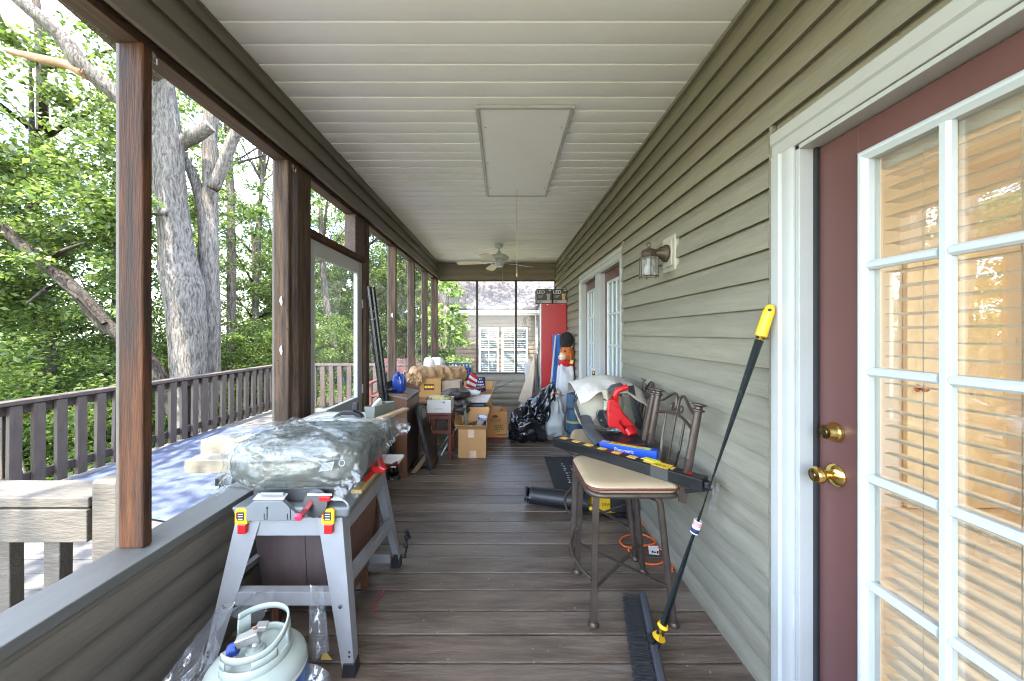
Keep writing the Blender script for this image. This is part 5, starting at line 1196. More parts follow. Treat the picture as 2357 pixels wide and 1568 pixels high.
# long black boxed strip
ls = thing('boxed_strip', 'long black boxed strip with yellow squares lying across both stool seats', 'packaged strip', (.6, 1.95, ZS))
A_ = Vector((.335, 2.265, ZS+.028)); B_ = Vector((.905, 1.62, ZS+.028)); D_ = (B_-A_).normalized(); N_ = Vector((-D_.y, D_.x, 0))
m_blk = mat('glossy black packaging', C(26, 26, 26), .32, var=.15, vs=14)
L_ = (B_-A_).length
pr = [(-.036, -.026), (-.033, -.029), (.036, -.029), (.036, .022), (.030, .026), (-.030, .026), (-.036, .020), (-.036, .010), (-.0335, .006), (-.0335, -.006), (-.036, -.010)]
q = MB(); q.prism([A_+N_*-a+Vector((0, 0, b)) for a, b in pr], D_*L_); q.build('box', m_blk, ls, bevel=.001)
up = Vector((0, 0, 1))
m_ysq = mat('amber sticker', C(236, 180, 84), .5)
for i in range(9):
    t_ = .055+i*.0905 if i < 8 else .70
    c = A_+D_*t_+up*.0265; q = MB(); q.hexa([c+D_*a+N_*b+up*z for z in (0, .0016) for a, b in ((-.023, -.016), (.023, -.016), (.023, .022), (-.023, .022))]); q.build('yellow_square', m_ysq, ls)
q = MB(); c = A_+D_*.625; q.prism([c+N_*-a*1.03+up*b*1.05 for a, b in ((-.037, -.028), (.037, -.028), (.037, .0275), (-.037, .0275))], D_*.085); sv = q.build('sleeve', mat('charcoal card', C(58, 56, 52), .6), ls)
q = MB(); q.hexa([c+D_*a+N_*b+up*(.0289+z) for z in (0, .001) for a, b in ((.002, -.036), (.083, -.036), (.083, .03), (.002, .03))]); q.build('sleeve_top', m_yel, sv)
for k, ch in enumerate('QCO!'):
    letter(ch, .022, axes(c+D_*(.018+.019*k)+N_*-.012+up*.0305, D_, N_), m_ink, sv)
q = MB(); q.hexa([A_+D_*(.55+a)+N_*b+up*z for z in (.028, .030) for a, b in ((0, .01), (.09, .0), (.09, .045), (.01, .05))]); q.build('hang_tag', mat('lime yellow card', C(226, 218, 60), .5), ls)
q = MB(); q.hexa([A_+D_*(.775+a)+N_*b+up*z for z in (.0265, .0272) for a, b in ((0, -.012), (.03, -.012), (.03, .012), (0, .012))]); q.build('red_mark', m_redp, ls)
q = MB(); q.prism([B_+N_*-a*.7+up*b*.6 for a, b in ((-.03, -.026), (.03, -.026), (.03, .02), (-.03, .02))], D_*.018); q.build('end_cap', m_black, ls, bevel=.004)
q = MB(); q.hexa([B_+Vector(p) for p in ((-.11, -.035, -.032), (.03, .0, -.034), (.03, .02, -.034), (-.09, .01, -.032), (-.11, -.035, -.028), (.035, .0, -.026), (.035, .02, -.026), (-.09, .01, -.028))]); q.build('end_flap', m_black, ls, bevel=.002)
q = MB(); q.grid(lambda u, v: B_+Vector((.012+.045*u+.01*math.sin(v*6), -.02+.02*u, -.01-.115*v+.012*math.sin(u*8))), 10, 16); solo(q, 'plastic_wrap', m_film, 'scrap of clear wrap hanging from the end of the black strip', 'plastic wrap', smooth=60)
# blue and yellow narrow box
bx = thing('blade_box', 'narrow blue and yellow printed box lying behind the black strip', 'box', (.7, 2.0, ZS))
p0_ = Vector((.575, 2.13, ZS+.045)); p1_ = Vector((.835, 1.955, ZS+.045)); d_ = (p1_-p0_).normalized(); n_ = Vector((-d_.y, d_.x, 0)); l_ = (p1_-p0_).length
m_bblue = mat('blue box print', C(30, 74, 176), .4, var=.04); m_lime = mat('lime box print', C(206, 214, 70), .45, var=.08, vs=20)
q = MB(); q.hexa([p0_+n_*b+d_*a+up*z for z in (-.028, .022) for a, b in ((0, -.028), (l_, -.028), (l_, .028), (0, .028))]); q.build('carton', m_bblue, bx, bevel=.0015)
q = MB(); q.hexa([p0_+n_*b+d_*a+up*z for z in (.0222, .0228) for a, b in ((.05, -.022), (l_-.035, -.022), (l_-.035, .014), (.06, .018))]); q.build('lime_panel', m_lime, bx)
q = MB(); q.hexa([p0_+n_*b+d_*a+up*z for z in (.0228, .0234) for a, b in ((.07, .006), (l_-.08, .006), (l_-.08, .020), (.07, .022))]); q.build('red_panel', m_redp, bx)
letter('Pneumatic', .026, axes(p0_+d_*(l_*.45)-n_*.0286-up*.003, d_, up), m_paper, bx)
for k, (a0, a1) in enumerate(((.05, .11), (.06, .13), (.20, .25))):      # small unreadable lines of print
    q = MB(); q.hexa([p0_+n_*b+d_*a+up*z for z in (.0228, .0233) for a, b in ((a0, -.014+.007*(k % 2)), (a1, -.014+.007*(k % 2)), (a1, -.011+.007*(k % 2)), (a0, -.011+.007*(k % 2)))]); q.build('print_line', m_ink, bx)
for k in range(4):
    q = MB(); q.hexa([p0_+n_*b+d_*(.006+k*.011+a)+up*z for z in (.0222, .0228) for a, b in ((0, -.02), (.004, -.02), (.004, .02), (0, .02))]); q.build('white_dash', m_paper, bx)
q = MB(); q.hexa([p0_+n_*b+d_*a+up*z for z in (-.044, -.0285) for a, b in ((.03, -.06), (l_+.0, -.05), (l_, .02), (.02, .02))]); solo(q, 'white_card', m_paper, 'blank white card under the blue and yellow box', 'card', bevel=.001)
q = MB(); q.tube([Vector((.80, 1.86, ZS+.02)), Vector((.85, 1.82, ZS+.022)), Vector((.88, 1.80, ZS+.014))], .010, 8); solo(q, 'drill_bits', mat('gold metal', C(196, 150, 90), .35, .8), 'small gold coloured bits in wrap by the yellow sleeve', 'drill bits', smooth=50)

# ------------------------------------------------------------------ things on the second stool
lb_ = thing('leaf_blower', 'red hand held leaf blower standing nose down on the second stool', 'leaf blower', (.80, 2.35, ZS))
def BP(x, y, Y=2.36): return at(x, y, Y)
outl = [(1400, 922), (1414, 919), (1424, 928), (1435, 952), (1452, 970), (1468, 990), (1440, 1004), (1424, 988), (1400, 983), (1398, 956)]
q = MB(); q.prism([BP(x, y, 2.30) for x, y in outl], (.02, .11, 0)); q.build('body', m_redp, lb_, bevel=.009, seg=3)
q = MB(); q.tube([BP(1430, 965, 2.34), BP(1448, 987, 2.30), BP(1457, 1002, 2.27)], [.05, .042, .04], 18, flat=.7); q.build('nozzle', m_redp, lb_, smooth=50)
q = MB(); q.tube([BP(1413, 936, 2.32), BP(1417, 912, 2.31), BP(1420, 900, 2.31), BP(1428, 896, 2.31), BP(1444, 891, 2.31)], [.030, .020, .019, .019, .019], 12); q.build('handle', m_redp, lb_, smooth=50)
q = MB(); q.lathe([(.0, 0), (.05, 0), (.058, .01), (.058, .07), (.05, .08), (.0, .08)], BP(1385, 965, 2.38), 20, M=Euler((0, R(80), R(20))).to_matrix()); hb_ = q.build('battery_housing', m_black, lb_, smooth=40)
for k in range(5):
    q = MB(); q.lathe([(.0595, 0), (.0605, .002), (.0605, .005), (.0595, .007)], BP(1384+k*4.6, 965-k*.6, 2.38), 20, M=Euler((0, R(80), R(20))).to_matrix(), cap=False); q.build('cooling_rib', m_greyd, hb_)
q = MB(); q.tube([BP(1392, 922, 2.36), BP(1399, 903, 2.37), BP(1411, 889, 2.38), BP(1428, 884, 2.39), BP(1442, 892, 2.39)], [.016, .022, .024, .020, .010], 10, flat=.4); q.build('dark_guard', m_greyd, lb_, smooth=50)
q = MB(); 
for i in range(1): 
    pts = [BP(1452, 888, 2.42), BP(1457, 920, 2.42), BP(1468, 960, 2.42), BP(1478, 985, 2.42)]; q.tube(pts, .022, 8, flat=.2)
solo(q, 'strap', m_black, 'black carrying strap hanging beside the red leaf blower', 'strap', smooth=60)
q = MB(); q.tube([BP(1347, 962, 2.52), BP(1358, 990, 2.35), BP(1386, 1026, 2.17)], [.042, .044, .046], 20, flat=.55)
nz = solo(q, 'blower_tube', mat('dark grey tube plastic', C(74, 74, 76), .4, var=.1), 'dark grey flattened blower tube resting on the second stool seat', 'blower tube', smooth=50)
q = MB(); pe = BP(1386, 1026, 2.17); dd = (pe-BP(1358, 990, 2.35)).normalized(); q.tube([pe+dd*.0005, pe+dd*.0015], .040, 20, flat=.52); qq = q.build('tube_mouth', m_ink, nz)
# folded black bag
fb = thing('folded_bag', 'black collection bag folded flat on the second stool under the red nozzle', 'bag', (.78, 2.25, ZS))
for k in range(4):
    z = ZS+.004+k*.013
    q = MB(); q.grid(lambda u, v: (.655+.21*u+.02*math.sin(v*3)-.012*k, 2.12+.26*v-.05*u+.006*k, z+.005*math.sin(u*9+k)*math.sin(v*5)+.006*mnoise.noise(Vector((u*6, v*6, k*3)))+(.012*u if k == 3 else 0)), 24, 20)
    q.build('layer', m_black, fb, smooth=60, thick=.009)
# pale sack with towel
sk_ = thing('canvas_sack', 'beige canvas sack with dark piping leaning behind the leaf blower', 'sack', (.70, 2.68, ZS-.02))
m_beige = mat('beige canvas', C(170, 162, 142), .85, var=.06, vs=9, bump=.15, bs=120)
q = blob((.70, 2.66, .862), (.34, .28, .36), 60, 2.6, .016, 8, 3, rdg=False, rz=R(-15)); q.build('body', m_beige, sk_, smooth=70)
for s in (-1, 1):
    q = MB(); q.tube([(.545, 2.56+s*.02, 1.0), (.50, 2.55+s*.03, .90), (.53, 2.52+s*.02, .80), (.60, 2.47, .70)], .008, 8); q.build('piping', m_ink, sk_, smooth=60)
q = MB(); q.prism([BP(1331, 920, 2.62), BP(1341, 892, 2.62), BP(1374, 930, 2.58), BP(1370, 965, 2.52), BP(1352, 985, 2.52)], (.02, .03, 0)); q.build('side_panel', m_beige, sk_, bevel=.01)
m_tow = mat('worn white towel', C(190, 183, 172), .9, var=.05, vs=6, bump=.5, bs=90, stain=C(170, 158, 142), ss=5)
q = MB()
def tow(u, v):
    x = .50+.50*u; y = 2.40+.50*v
    rx, ry = (x-.73)/.28, (y-2.66)/.28; r2 = rx*rx+ry*ry
    z = 1.075-.10*r2 if r2 < 1 else .975-.34*(math.sqrt(r2)-1)*.9
    z += .012*mnoise.noise(Vector((x*9, y*9, 2)))+.010*math.sin(x*38+y*14)*min(1, r2)
    k = 1-.12*max(0, r2-1); return (.73+(x-.73)*k, 2.66+(y-2.66)*k, z)
q.grid(tow, 50, 50); solo(q, 'towel', m_tow, 'worn white towel draped over the beige sack behind the leaf blower', 'towel', smooth=70, thick=.005)
q = MB()
def flp(u, v):
    p = BP(1385+32*u+6*math.sin(v*4), 898+70*v, 2.36+.05*v-.03*math.sin(u*6)); return p+Vector((0, .02*mnoise.noise(Vector((u*4, v*4, 3))), 0))
q.grid(flp, 20, 24); solo(q, 'canvas_flap', m_beige, 'beige cloth flap hanging in front of the sack over the blower housing', 'cloth', smooth=70, thick=.004)

# ------------------------------------------------------------------ on the floor under the stools
ab = thing('axial_blower', 'black tube blower with yellow body lying on the floor beyond the near stool', 'leaf blower', (.6, 2.8, 0))
a_ = Vector((.20, 2.93, .075)); b_ = Vector((.66, 2.80, .072))
q = MB(); q.tube([a_, a_+(b_-a_)*.04, b_], [.060, .066, .072], 24); q.build('tube', m_black, ab, smooth=50)
q = MB(); q.beam(a_+Vector((.0, -.02, -.012)), b_+Vector((-.05, -.075, -.015)), .004, .003, up=(0, 1, 0)); q.build('tube_seam', m_ink, ab)
q = MB(); q.tube([a_+Vector((-.02, .005, 0)), a_+Vector((.035, -.008, 0))], [.066, .069], 20); q.build('tube_collar', mat('grey ring plastic', C(122, 124, 126), .45), ab, smooth=50)
q = MB(); q.box(.165, .185, 2.855, 2.862, .06, .082); q.build('release_button', m_black, ab)
q = MB(); q.prism([at(1372, 1128, 2.72), at(1392, 1128, 2.72), at(1398, 1140, 2.72), at(1440, 1160, 2.72), at(1440, 1178, 2.72), at(1418, 1184, 2.72), at(1400, 1182, 2.72), at(1355, 1176, 2.72), at(1366, 1160, 2.72)], (0, .12, 0)); yb = q.build('motor_body', m_yel, ab, bevel=.012)
letter('DEWALT', .026, axes(at(1402, 1162, 2.716), (1, 0, 0), (0, 0, 1)), m_ink, yb)
q = MB(); q.obox((.91, 2.74, .10), (.20, .11, .12), (0, 0, -.2)); bt = q.build('battery', m_black, ab, bevel=.014, seg=3)
q = MB(); q.obox((.955, 2.675, .105), (.06, .012, .10), (0, 0, -.2)); q.build('battery_face', m_greyd, bt, bevel=.006)
q = MB(); q.tube([(.70, 2.75, .012), (.80, 2.70, .02), (.92, 2.72, .02)], .018, 10); q.build('handle', m_black, ab, smooth=50)
# orange cord with tag
oc = thing('extension_cord', 'orange extension cord looped on the floor by the wall with a white tag', 'cord', (.88, 2.1, 0))
def fpt(cx, cy, z=.007): return onz((1560+cx*.2206)/1.3033, (1480+cy*.2206)/1.3033, z)
pts = [fpt(1560, 320), fpt(1600, 360), fpt(1660, 410), fpt(1740, 500), fpt(1820, 620), fpt(1880, 690), fpt(1930, 740, .012), fpt(1900, 760, .014), fpt(1750, 712, .012), fpt(1560, 732), fpt(1430, 725), fpt(1360, 660), fpt(1390, 600), fpt(1500, 566), fpt(1660, 562), fpt(1780, 610), fpt(1840, 660, .018), fpt(1800, 690, .02), fpt(1650, 715, .02), fpt(1490, 745, .016), fpt(1485, 790), fpt(1540, 860), fpt(1640, 925), fpt(1730, 958), fpt(1830, 966), fpt(1920, 945), fpt(2000, 880), fpt(2000, 800), fpt(2040, 860), fpt(2072, 960), fpt(2070, 1060)]
d, _ = dense(pts, [1]*len(pts), 4); q = MB(); q.tube(d, .0052, 8); q.build('cable', mat('orange cable jacket', C(236, 106, 44), .45), oc, smooth=60)
q = MB(); q.add([fpt(1740, 700, .02), fpt(1880, 705, .02), fpt(1895, 840, .012), fpt(1755, 828, .012)], [(0, 3, 2, 1)]); tg = q.build('tag', m_paper, oc, thick=.001)
q = MB()
for a, b, c, e in ((1790, 780, 25, 30), (1825, 795, 25, 15), (1862, 785, 20, 35)): q.add([fpt(a, b, .0195), fpt(a+c, b, .0195), fpt(a+c, b+e, .0165), fpt(a, b+e, .0165)], [(0, 3, 2, 1)])
q.build('tag_print', m_ink, tg)
q = MB(); q.add([fpt(1742, 700, .0212), fpt(1880, 707, .0212), fpt(1882, 718, .0208), fpt(1743, 712, .0208)], [(0, 3, 2, 1)]); q.build('tag_stripe', m_redp, tg)
# doormat
dm = thing('doormat', 'black rubber doormat with worn white lettering in front of the far doors', 'doormat', (.72, 3.6, 0))
q = MB(); q.box(.452, .985, 3.18, 4.02, .001, .010); q.build('mat', mat('black mat rubber', C(38, 37, 40), .85, var=.2, vs=30, bump=.5, bs=160), dm, bevel=.003)
for x, n in ((.62, 9), (.69, 8)):   # broken worn strokes, no longer legible
    for i in range(n):
        y = 3.32+i*.058+random.uniform(-.01, .01)
        for k in range(3):
            q = MB(); q.obox((x+random.uniform(-.012, .012), y+random.uniform(-.012, .012), .0106), (random.uniform(.006, .022), random.uniform(.004, .010), .0006), (0, 0, random.uniform(-.9, .9))); q.build('worn_stroke', m_paper, dm)
for i in range(12):
    q = MB(); q.obox((random.uniform(.48, .9), random.uniform(3.25, 3.95), .0106), (.008, .005, .0006), (0, 0, random.uniform(0, 3))); q.build('lint_speck', m_paper, dm)

# ------------------------------------------------------------------ push broom
br = thing('push_broom', 'push broom with black handle and yellow grip leaning on the wall by the door', 'broom', (.64, 1.5, 0))
top = Vector((.990, 1.335, 1.49)); bot = Vector((.652, 1.512, .115)); hd = (top-bot).normalized()
q = MB(); q.tube([bot, top-hd*.10], .0152, 14); q.build('handle', mat('black green lacquer', C(50, 58, 58), .25, var=.1), br, smooth=50)
g_, s_, u_ = frame(hd)
q = MB(); q.tube([top-hd*.135, top-hd*.12, top-hd*.03, top-hd*.008, top], [.0185, .020, .019, .015, .007], 14); q.build('grip', m_yel, br, smooth=50)
q = MB(); q.lathe([(.0062, 0), (.0062, .0395)], top-hd*.022-u_*.0, 10, M=(Vector((0, 0, 1)).rotation_difference(Vector((-.55, -.83, .05)))).to_matrix()); q.v = [tuple(Vector(v)-Vector((-.55, -.83, .05)).normalized()*.0212) for v in q.v]; q.build('hang_hole', m_ink, br)
q = MB(); q.tube([bot-hd*.004, bot+hd*.05, bot+hd*.062], [.0265, .022, .018], 18); q.build('collar', m_yel, br, smooth=50)
h0, h1 = Vector((.700, 1.825, .05)), Vector((.588, 1.335, .05)); hx = (h1-h0).normalized(); hn = Vector((hx.y, -hx.x, 0)); hn = hn if hn.x < 0 else -hn
q = MB(); q.prism([h0+hn*a+Vector((0, 0, b)) for a, b in ((.0, -.032), (.012, -.032), (.012, .02), (.004, .03), (-.014, .03), (-.022, .01), (-.018, -.025))], h1-h0); q.build('block', mat('dark grey block', C(70, 72, 78), .5), br, bevel=.003)
q = MB(); q.tube([bot-hd*.006, bot*.7+(h0*.45+h1*.55)*.3-hd*.022, h0*.45+h1*.55+Vector((.002, 0, .012))], [.0225, .023, .026], 14); q.build('socket', m_black, br, smooth=50)
g = random.Random(3); q = MB(); nb = 0
for i in range(62):
    for j in range(7):
        c = h0+(h1-h0)*((i+.5)/62)+hn*.0125+Vector((0, 0, -.026+j*.0068))
        for k in range(2):
            e = c+hn*(.075+g.uniform(-.01, .012))+hx*g.uniform(-.012, .012)+Vector((0, 0, g.uniform(-.008, .008)-.008)); e.z = max(e.z, .003)
            sd_ = hx*.0016; q.add([c-sd_, c+sd_, e+sd_, e-sd_], [(0, 1, 2, 3)])
q.build('bristles', mat('dark grey bristle', C(58, 58, 60), .6, var=.3, vs=60), br, kind='stuff')
q = MB(); c = bot+hd*.475; a0 = s_*-1; q.lathe([(.01545, .01), (.01545, .065)], c, 14, M=(Vector((0, 0, 1)).rotation_difference(hd)).to_matrix(), cap=False); lbq = q.build('handle_label', m_paper, br, smooth=50)
q = MB(); q.lathe([(.0156, .014), (.0156, .032)], c, 14, M=(Vector((0, 0, 1)).rotation_difference(hd)).to_matrix(), cap=False); q.build('label_band', mat('navy label', C(30, 40, 84), .5), lbq, smooth=50)
q = MB(); q.lathe([(.0156, .042), (.0156, .062)], c, 14, M=(Vector((0, 0, 1)).rotation_difference(hd)).to_matrix(), cap=False); q.build('label_band', mat('red label band', C(208, 140, 140), .5), lbq, smooth=50)
# ------------------------------------------------------------------ left side, far: furniture and boxes
cb = thing('wooden_cabinet', 'brown wooden cabinet with raised lip top carrying the blue jug', 'cabinet', (-1.04, 3.7, 0))
cx0, cx1, cy0, cy1 = -1.185, -.925, 3.46, 3.97
q = MB(); q.box(cx0, cx1, cy0, cy0+.02, 0, .80); q.build('end_panel', m_brown, cb, bevel=.003)
q = MB(); q.box(cx0, cx1, cy1-.02, cy1, 0, .80); q.build('end_panel', m_brown, cb, bevel=.003)
q = MB(); q.box(cx0, cx0+.02, cy0+.0205, cy1-.0205, 0, .82); q.build('back_panel', m_brown, cb)
q = MB(); q.box(cx1-.02, cx1-.004, cy0+.0205, cy1-.0205, .05, .62); q.build('door', mat('black brown panel', C(58, 44, 36), .45, var=.2, stretch=(6, 6, .7), bump=.1), cb, bevel=.003)
q = MB(); q.box(cx1-.02, cx1-.002, cy0+.0205, cy1-.0205, .635, .73); q.build('drawer', m_brown, cb, bevel=.003)
q = MB(); q.hexa([(cx0-.005, cy0-.012, .80), (cx1+.012, cy0-.012, .745), (cx1+.012, cy1+.012, .745), (cx0-.005, cy1+.012, .80), (cx0-.005, cy0-.012, .818), (cx1+.012, cy0-.012, .763), (cx1+.012, cy1+.012, .763), (cx0-.005, cy1+.012, .818)]); q.build('top', mat('worn cabinet top', C(116, 108, 100), .35, var=.12, vs=8), cb, bevel=.004)
q = MB(); q.prism([(cx0, cy1-.012, .815), (cx1, cy1-.012, .764), (cx1, cy1-.012, .785), (cx1-.06, cy1-.012, .83), (cx0+.05, cy1-.012, .865), (cx0, cy1-.012, .875)], (0, .018, 0)); q.build('lip', m_brown, cb, bevel=.003)
q = MB(); q.prism([(cx0+.0, cy0, .82), (cx0, cy0+.06, .895), (cx0, cy1-.04, .895), (cx0, cy1-.013, .87), (cx0, cy1-.013, .82)], (.016, 0, 0)); q.build('lip', m_black, cb, bevel=.003)
q = MB(); q.box(cx0-.003, cx1+.006, cy0-.006, cy0-.0005, 0, .05); q.build('plinth', m_brown, cb, bevel=.002)
# blue jug
jg = thing('jug', 'royal blue plastic jug with handle standing on the brown cabinet', 'jug', (-1.06, 3.66, .785))
jx, jy, jz = -1.055, 3.66, .795
q = MB()
for i, (w, z) in enumerate(((.058, 0), (.066, .012), (.068, .06), (.070, .11), (.064, .14), (.052, .165), (.03, .185), (.014, .197))): pass
prof_ = [(.052, 0, 0), (.064, .012, 0), (.068, .07, 0), (.070, .115, 0), (.062, .145, -.004), (.045, .165, -.012), (.026, .18, -.016), (.018, .188, -.018), (.018, .2, -.018), (.0, .2, -.018)]
vs = []; fs = []; nn = 24
for r, z, dx in prof_:
    for k in range(nn):
        t = 2*math.pi*k/nn; c_, s_ = math.cos(t), math.sin(t); e = .7
        vs.append((jx+dx+math.copysign(abs(c_)**e, c_)*r*.95, jy+math.copysign(abs(s_)**e, s_)*r, jz+z))
for i in range(len(prof_)-1):
    for k in range(nn): k2 = (k+1) % nn; fs.append((i*nn+k, i*nn+k2, (i+1)*nn+k2, (i+1)*nn+k))
q.add(vs, fs); q.build('body', m_blue, jg, smooth=60)
q = MB(); q.tube([(jx+.0, jy-.045, jz+.175), (jx+.035, jy-.05, jz+.175), (jx+.058, jy-.055, jz+.14), (jx+.058, jy-.06, jz+.08)], .011, 10); q.build('handle', m_blue, jg, smooth=60)
q = MB(); q.tube([(jx+.018, jy-.068, jz+.155), (jx+.036, jy-.074, jz+.09)], .004, 6); q.build('handle_edge', m_paper, jg)
q = MB(); q.hexa([(-1.16, 3.54, .825), (-1.10, 3.52, .813), (-1.05, 3.62, .802), (-1.13, 3.66, .818), (-1.16, 3.54, .838), (-1.10, 3.52, .826), (-1.05, 3.62, .815), (-1.13, 3.66, .831)]); solo(q, 'black_pouch', m_black, 'flat black pouch beside the blue jug on the cabinet', 'pouch', bevel=.004)
# black tubes leaning on the door post
tu = [thing('black_tube', l, 'tube') for l in ('thicker black tube leaning on the door jamb with tan tape near its foot', 'thinner black tube leaning just right of the thick one', 'slim black rod behind the two leaning tubes')]
for o, (a, b, r) in zip(tu, (((-1.045, 3.40, .002), (-1.262, 3.385, 1.82), .024), ((-1.010, 3.412, .002), (-1.228, 3.395, 1.815), .019), ((-1.075, 3.43, .002), (-1.285, 3.40, 1.80), .012))):
    a, b = Vector(a), Vector(b); a.z += .003; o.location = a; BASE[o.name] = Vector(a)
    q = MB(); q.tube([a, a+(b-a)*.04, a+(b-a)*.041, b], [r*1.5, r*1.5, r, r], 16); q.build('pipe', mat('black gloss tube', C(30, 30, 32), .28, var=.15), o, smooth=40)
a, b = Vector((-1.045, 3.40, .002)), Vector((-1.262, 3.385, 1.82))
q = MB(); q.tube([a+(b-a)*.085, a+(b-a)*.125], .028, 16); q.build('tape', mat('tan tape', C(176, 158, 126), .6, var=.15), tu[0], smooth=40)
q = MB(); q.tube([a+(b-a)*.83, a+(b-a)*.875], .0255, 16); q.build('label', mat('tan label', C(150, 112, 82), .6), tu[0], smooth=40)
q = MB(); q.lathe([(.0, 0), (.006, 0), (.006, .004), (.0, .006)], a+Vector((.012, -.04, .02)), 10, M=Euler((R(90), 0, 0)).to_matrix()); q.build('bolt', m_chrome, tu[0])
# folded black step table leaning on the cabinet
ft = thing('folding_table', 'folded black plastic folding table leaning on the side of the brown cabinet', 'folding table', (-.76, 3.75, 0))
b0, b1 = Vector((-.725, 3.535, .012)), Vector((-.705, 3.86, .012)); t0, t1 = Vector((-.900, 3.66, .63)), Vector((-.895, 4.0, .61))
nrm = (b1-b0).cross(t0-b0).normalized(); nrm = nrm if nrm.x > 0 else -nrm
def FP(u, v, d=0): return b0*(1-u)*(1-v)+b1*u*(1-v)+t1*u*v+t0*(1-u)*v+nrm*d
q = MB(); q.hexa([FP(u, v, d) for d in (0, .022) for u, v in ((.08, .03), (.95, .03), (.92, .97), (.1, .97))]); q.build('panel', mat('dark woodgrain plastic', C(60, 50, 44), .35, var=.25, stretch=(3, 3, .7)), ft, bevel=.006)
q = MB(); q.tube([FP(.04, 0, .005), FP(.0, .06, .01), FP(.02, .9, .01), FP(.12, 1.0, .01), FP(.25, 1.02, .005)], .016, 10, flat=.8); q.build('edge_frame', m_black, ft, smooth=60)
q = MB(); q.tube([FP(.98, .0, .005), FP(1.0, .08, .01), FP(.96, .94, .01)], .011, 8); q.build('edge_frame', m_black, ft, smooth=60)
for v in (.25, .62):
    q = MB(); q.obox(FP(.0, v, .012), (.03, .02, .06), (0, -.28, 0)); q.build('hinge', m_greyd, ft, bevel=.003)
q = MB(); q.hexa([FP(u, v, d) for d in (.023, .027) for u, v in ((.3, .78), (.82, .78), (.78, .93), (.34, .93))]); q.build('pale_patch', m_tray, ft)
q = MB(); q.tube([FP(.25, .02, .03), FP(.8, .05, .03)], .008, 8); q.build('foot_bar', m_black, ft)
q = MB(); q.beam((-.885, 3.56, .008), (-.80, 3.86, .105), .05, .010); solo(q, 'wood_offcut', m_tan, 'striped pale wood offcut leaning under the folded black table', 'wood offcut', bevel=.001)
# stool with white box
st_ = thing('wooden_stool', 'small red brown wooden stool under the white carton', 'stool', (-.71, 4.1, 0))
m_rb = mat('red brown stool wood', C(98, 52, 38), .4, var=.25, vs=6, stretch=(5, 5, 1))
q = MB(); q.box(-.845, -.565, 3.93, 4.27, .488, .512); q.build('seat', m_rb, st_, bevel=.004)
for x in (-.84, -.61):
    for y in (3.94, 4.22):
        q = MB(); q.box(x, x+.04, y, y+.04, 0, .4875); q.build('leg', m_rb, st_, bevel=.003)
for z in (.44, .28):
    q = MB(); q.box(-.7995, -.6105, 3.947, 3.972, z, z+.042); q.build('rail', m_rb, st_, bevel=.002)
    q = MB(); q.box(-.603, -.578, 3.981, 4.219, z, z+.042); q.build('rail', m_rb, st_, bevel=.002)
def open_box(root, x0, x1, y0, y1, z0, z1, m, mi, th=.004, rz=0, name='wall'):
    cx, cy = (x0+x1)/2, (y0+y1)/2; c, s = math.cos(rz), math.sin(rz)
    def T(x, y, z): return (cx+(x-cx)*c-(y-cy)*s, cy+(x-cx)*s+(y-cy)*c, z)
    def bx_(a, b, e, f, g, h): q = MB(); q.hexa([T(a, e, g), T(b, e, g), T(b, f, g), T(a, f, g), T(a, e, h), T(b, e, h), T(b, f, h), T(a, f, h)]); return q
    for b in ((x0, x1, y0, y0+th), (x0, x1, y1-th, y1), (x0, x0+th, y0+th, y1-th), (x1-th, x1, y0+th, y1-th)):
        bx_(b[0], b[1], b[2], b[3], z0, z1).build(name, m, root, bevel=.001)
    bx_(x0+th, x1-th, y0+th, y1-th, z0, z0+th).build('bottom', mi, root)
    return T
wc = thing('white_carton', 'white open carton with red mark standing on the red brown stool', 'carton', (-.70, 4.05, .513))
open_box(wc, -.835, -.575, 3.95, 4.20, .513, .652, mat('white carton board', C(206, 202, 196), .7, var=.04), m_cardd)
q = MB(); q.box(-.70, -.684, 3.9485, 3.9495, .628, .634); q.build('red_mark', m_redp, wc)
for i in range(5):
    q = MB(); q.box(-.668+i*.006, -.664+i*.006, 3.9485, 3.9495, .618, .636); q.build('bar_mark', m_ink, wc)
q = MB(); q.prism([(-.77, 3.949, .552), (-.66, 3.949, .552), (-.67, 3.949, .558), (-.76, 3.949, .558)], (0, -.0008, 0)); q.build('print_line', m_tray, wc)
q = blob((-.70, 4.08, .648), (.22, .2, .05), 30, 3, .006, 12, 6, rdg=False); solo(q, 'paper_packets', mat('printed packets', C(176, 166, 110), .6, var=.35, vs=30), 'yellowish packets filling the white carton', 'packets', smooth=60)
q = MB(); q.tube([(-.66, 4.02, .675), (-.58, 4.05, .682)], .008, 8); solo(q, 'wooden_stick', m_brown, 'dark tool handle lying across the top of the white carton', 'tool handle', smooth=50)
# loose sticks under the stool
for i, (a, b, m_, l) in enumerate((((-.70, 4.05, .012), (-.52, 4.35, .33), m_white, 'white stick leaning under the stool beside the other sticks'), ((-.76, 4.1, .02), (-.60, 4.2, .26), m_chrome, 'bright metal stick leaning under the stool'), ((-.80, 4.3, .22), (-.62, 4.28, .27), mat('orange wood', C(170, 104, 56), .6), 'orange wooden stick lying behind the stool rails'))):
    q = MB(); q.tube([a, b], .009, 8); solo(q, 'stick', m_, l, 'stick', smooth=50)
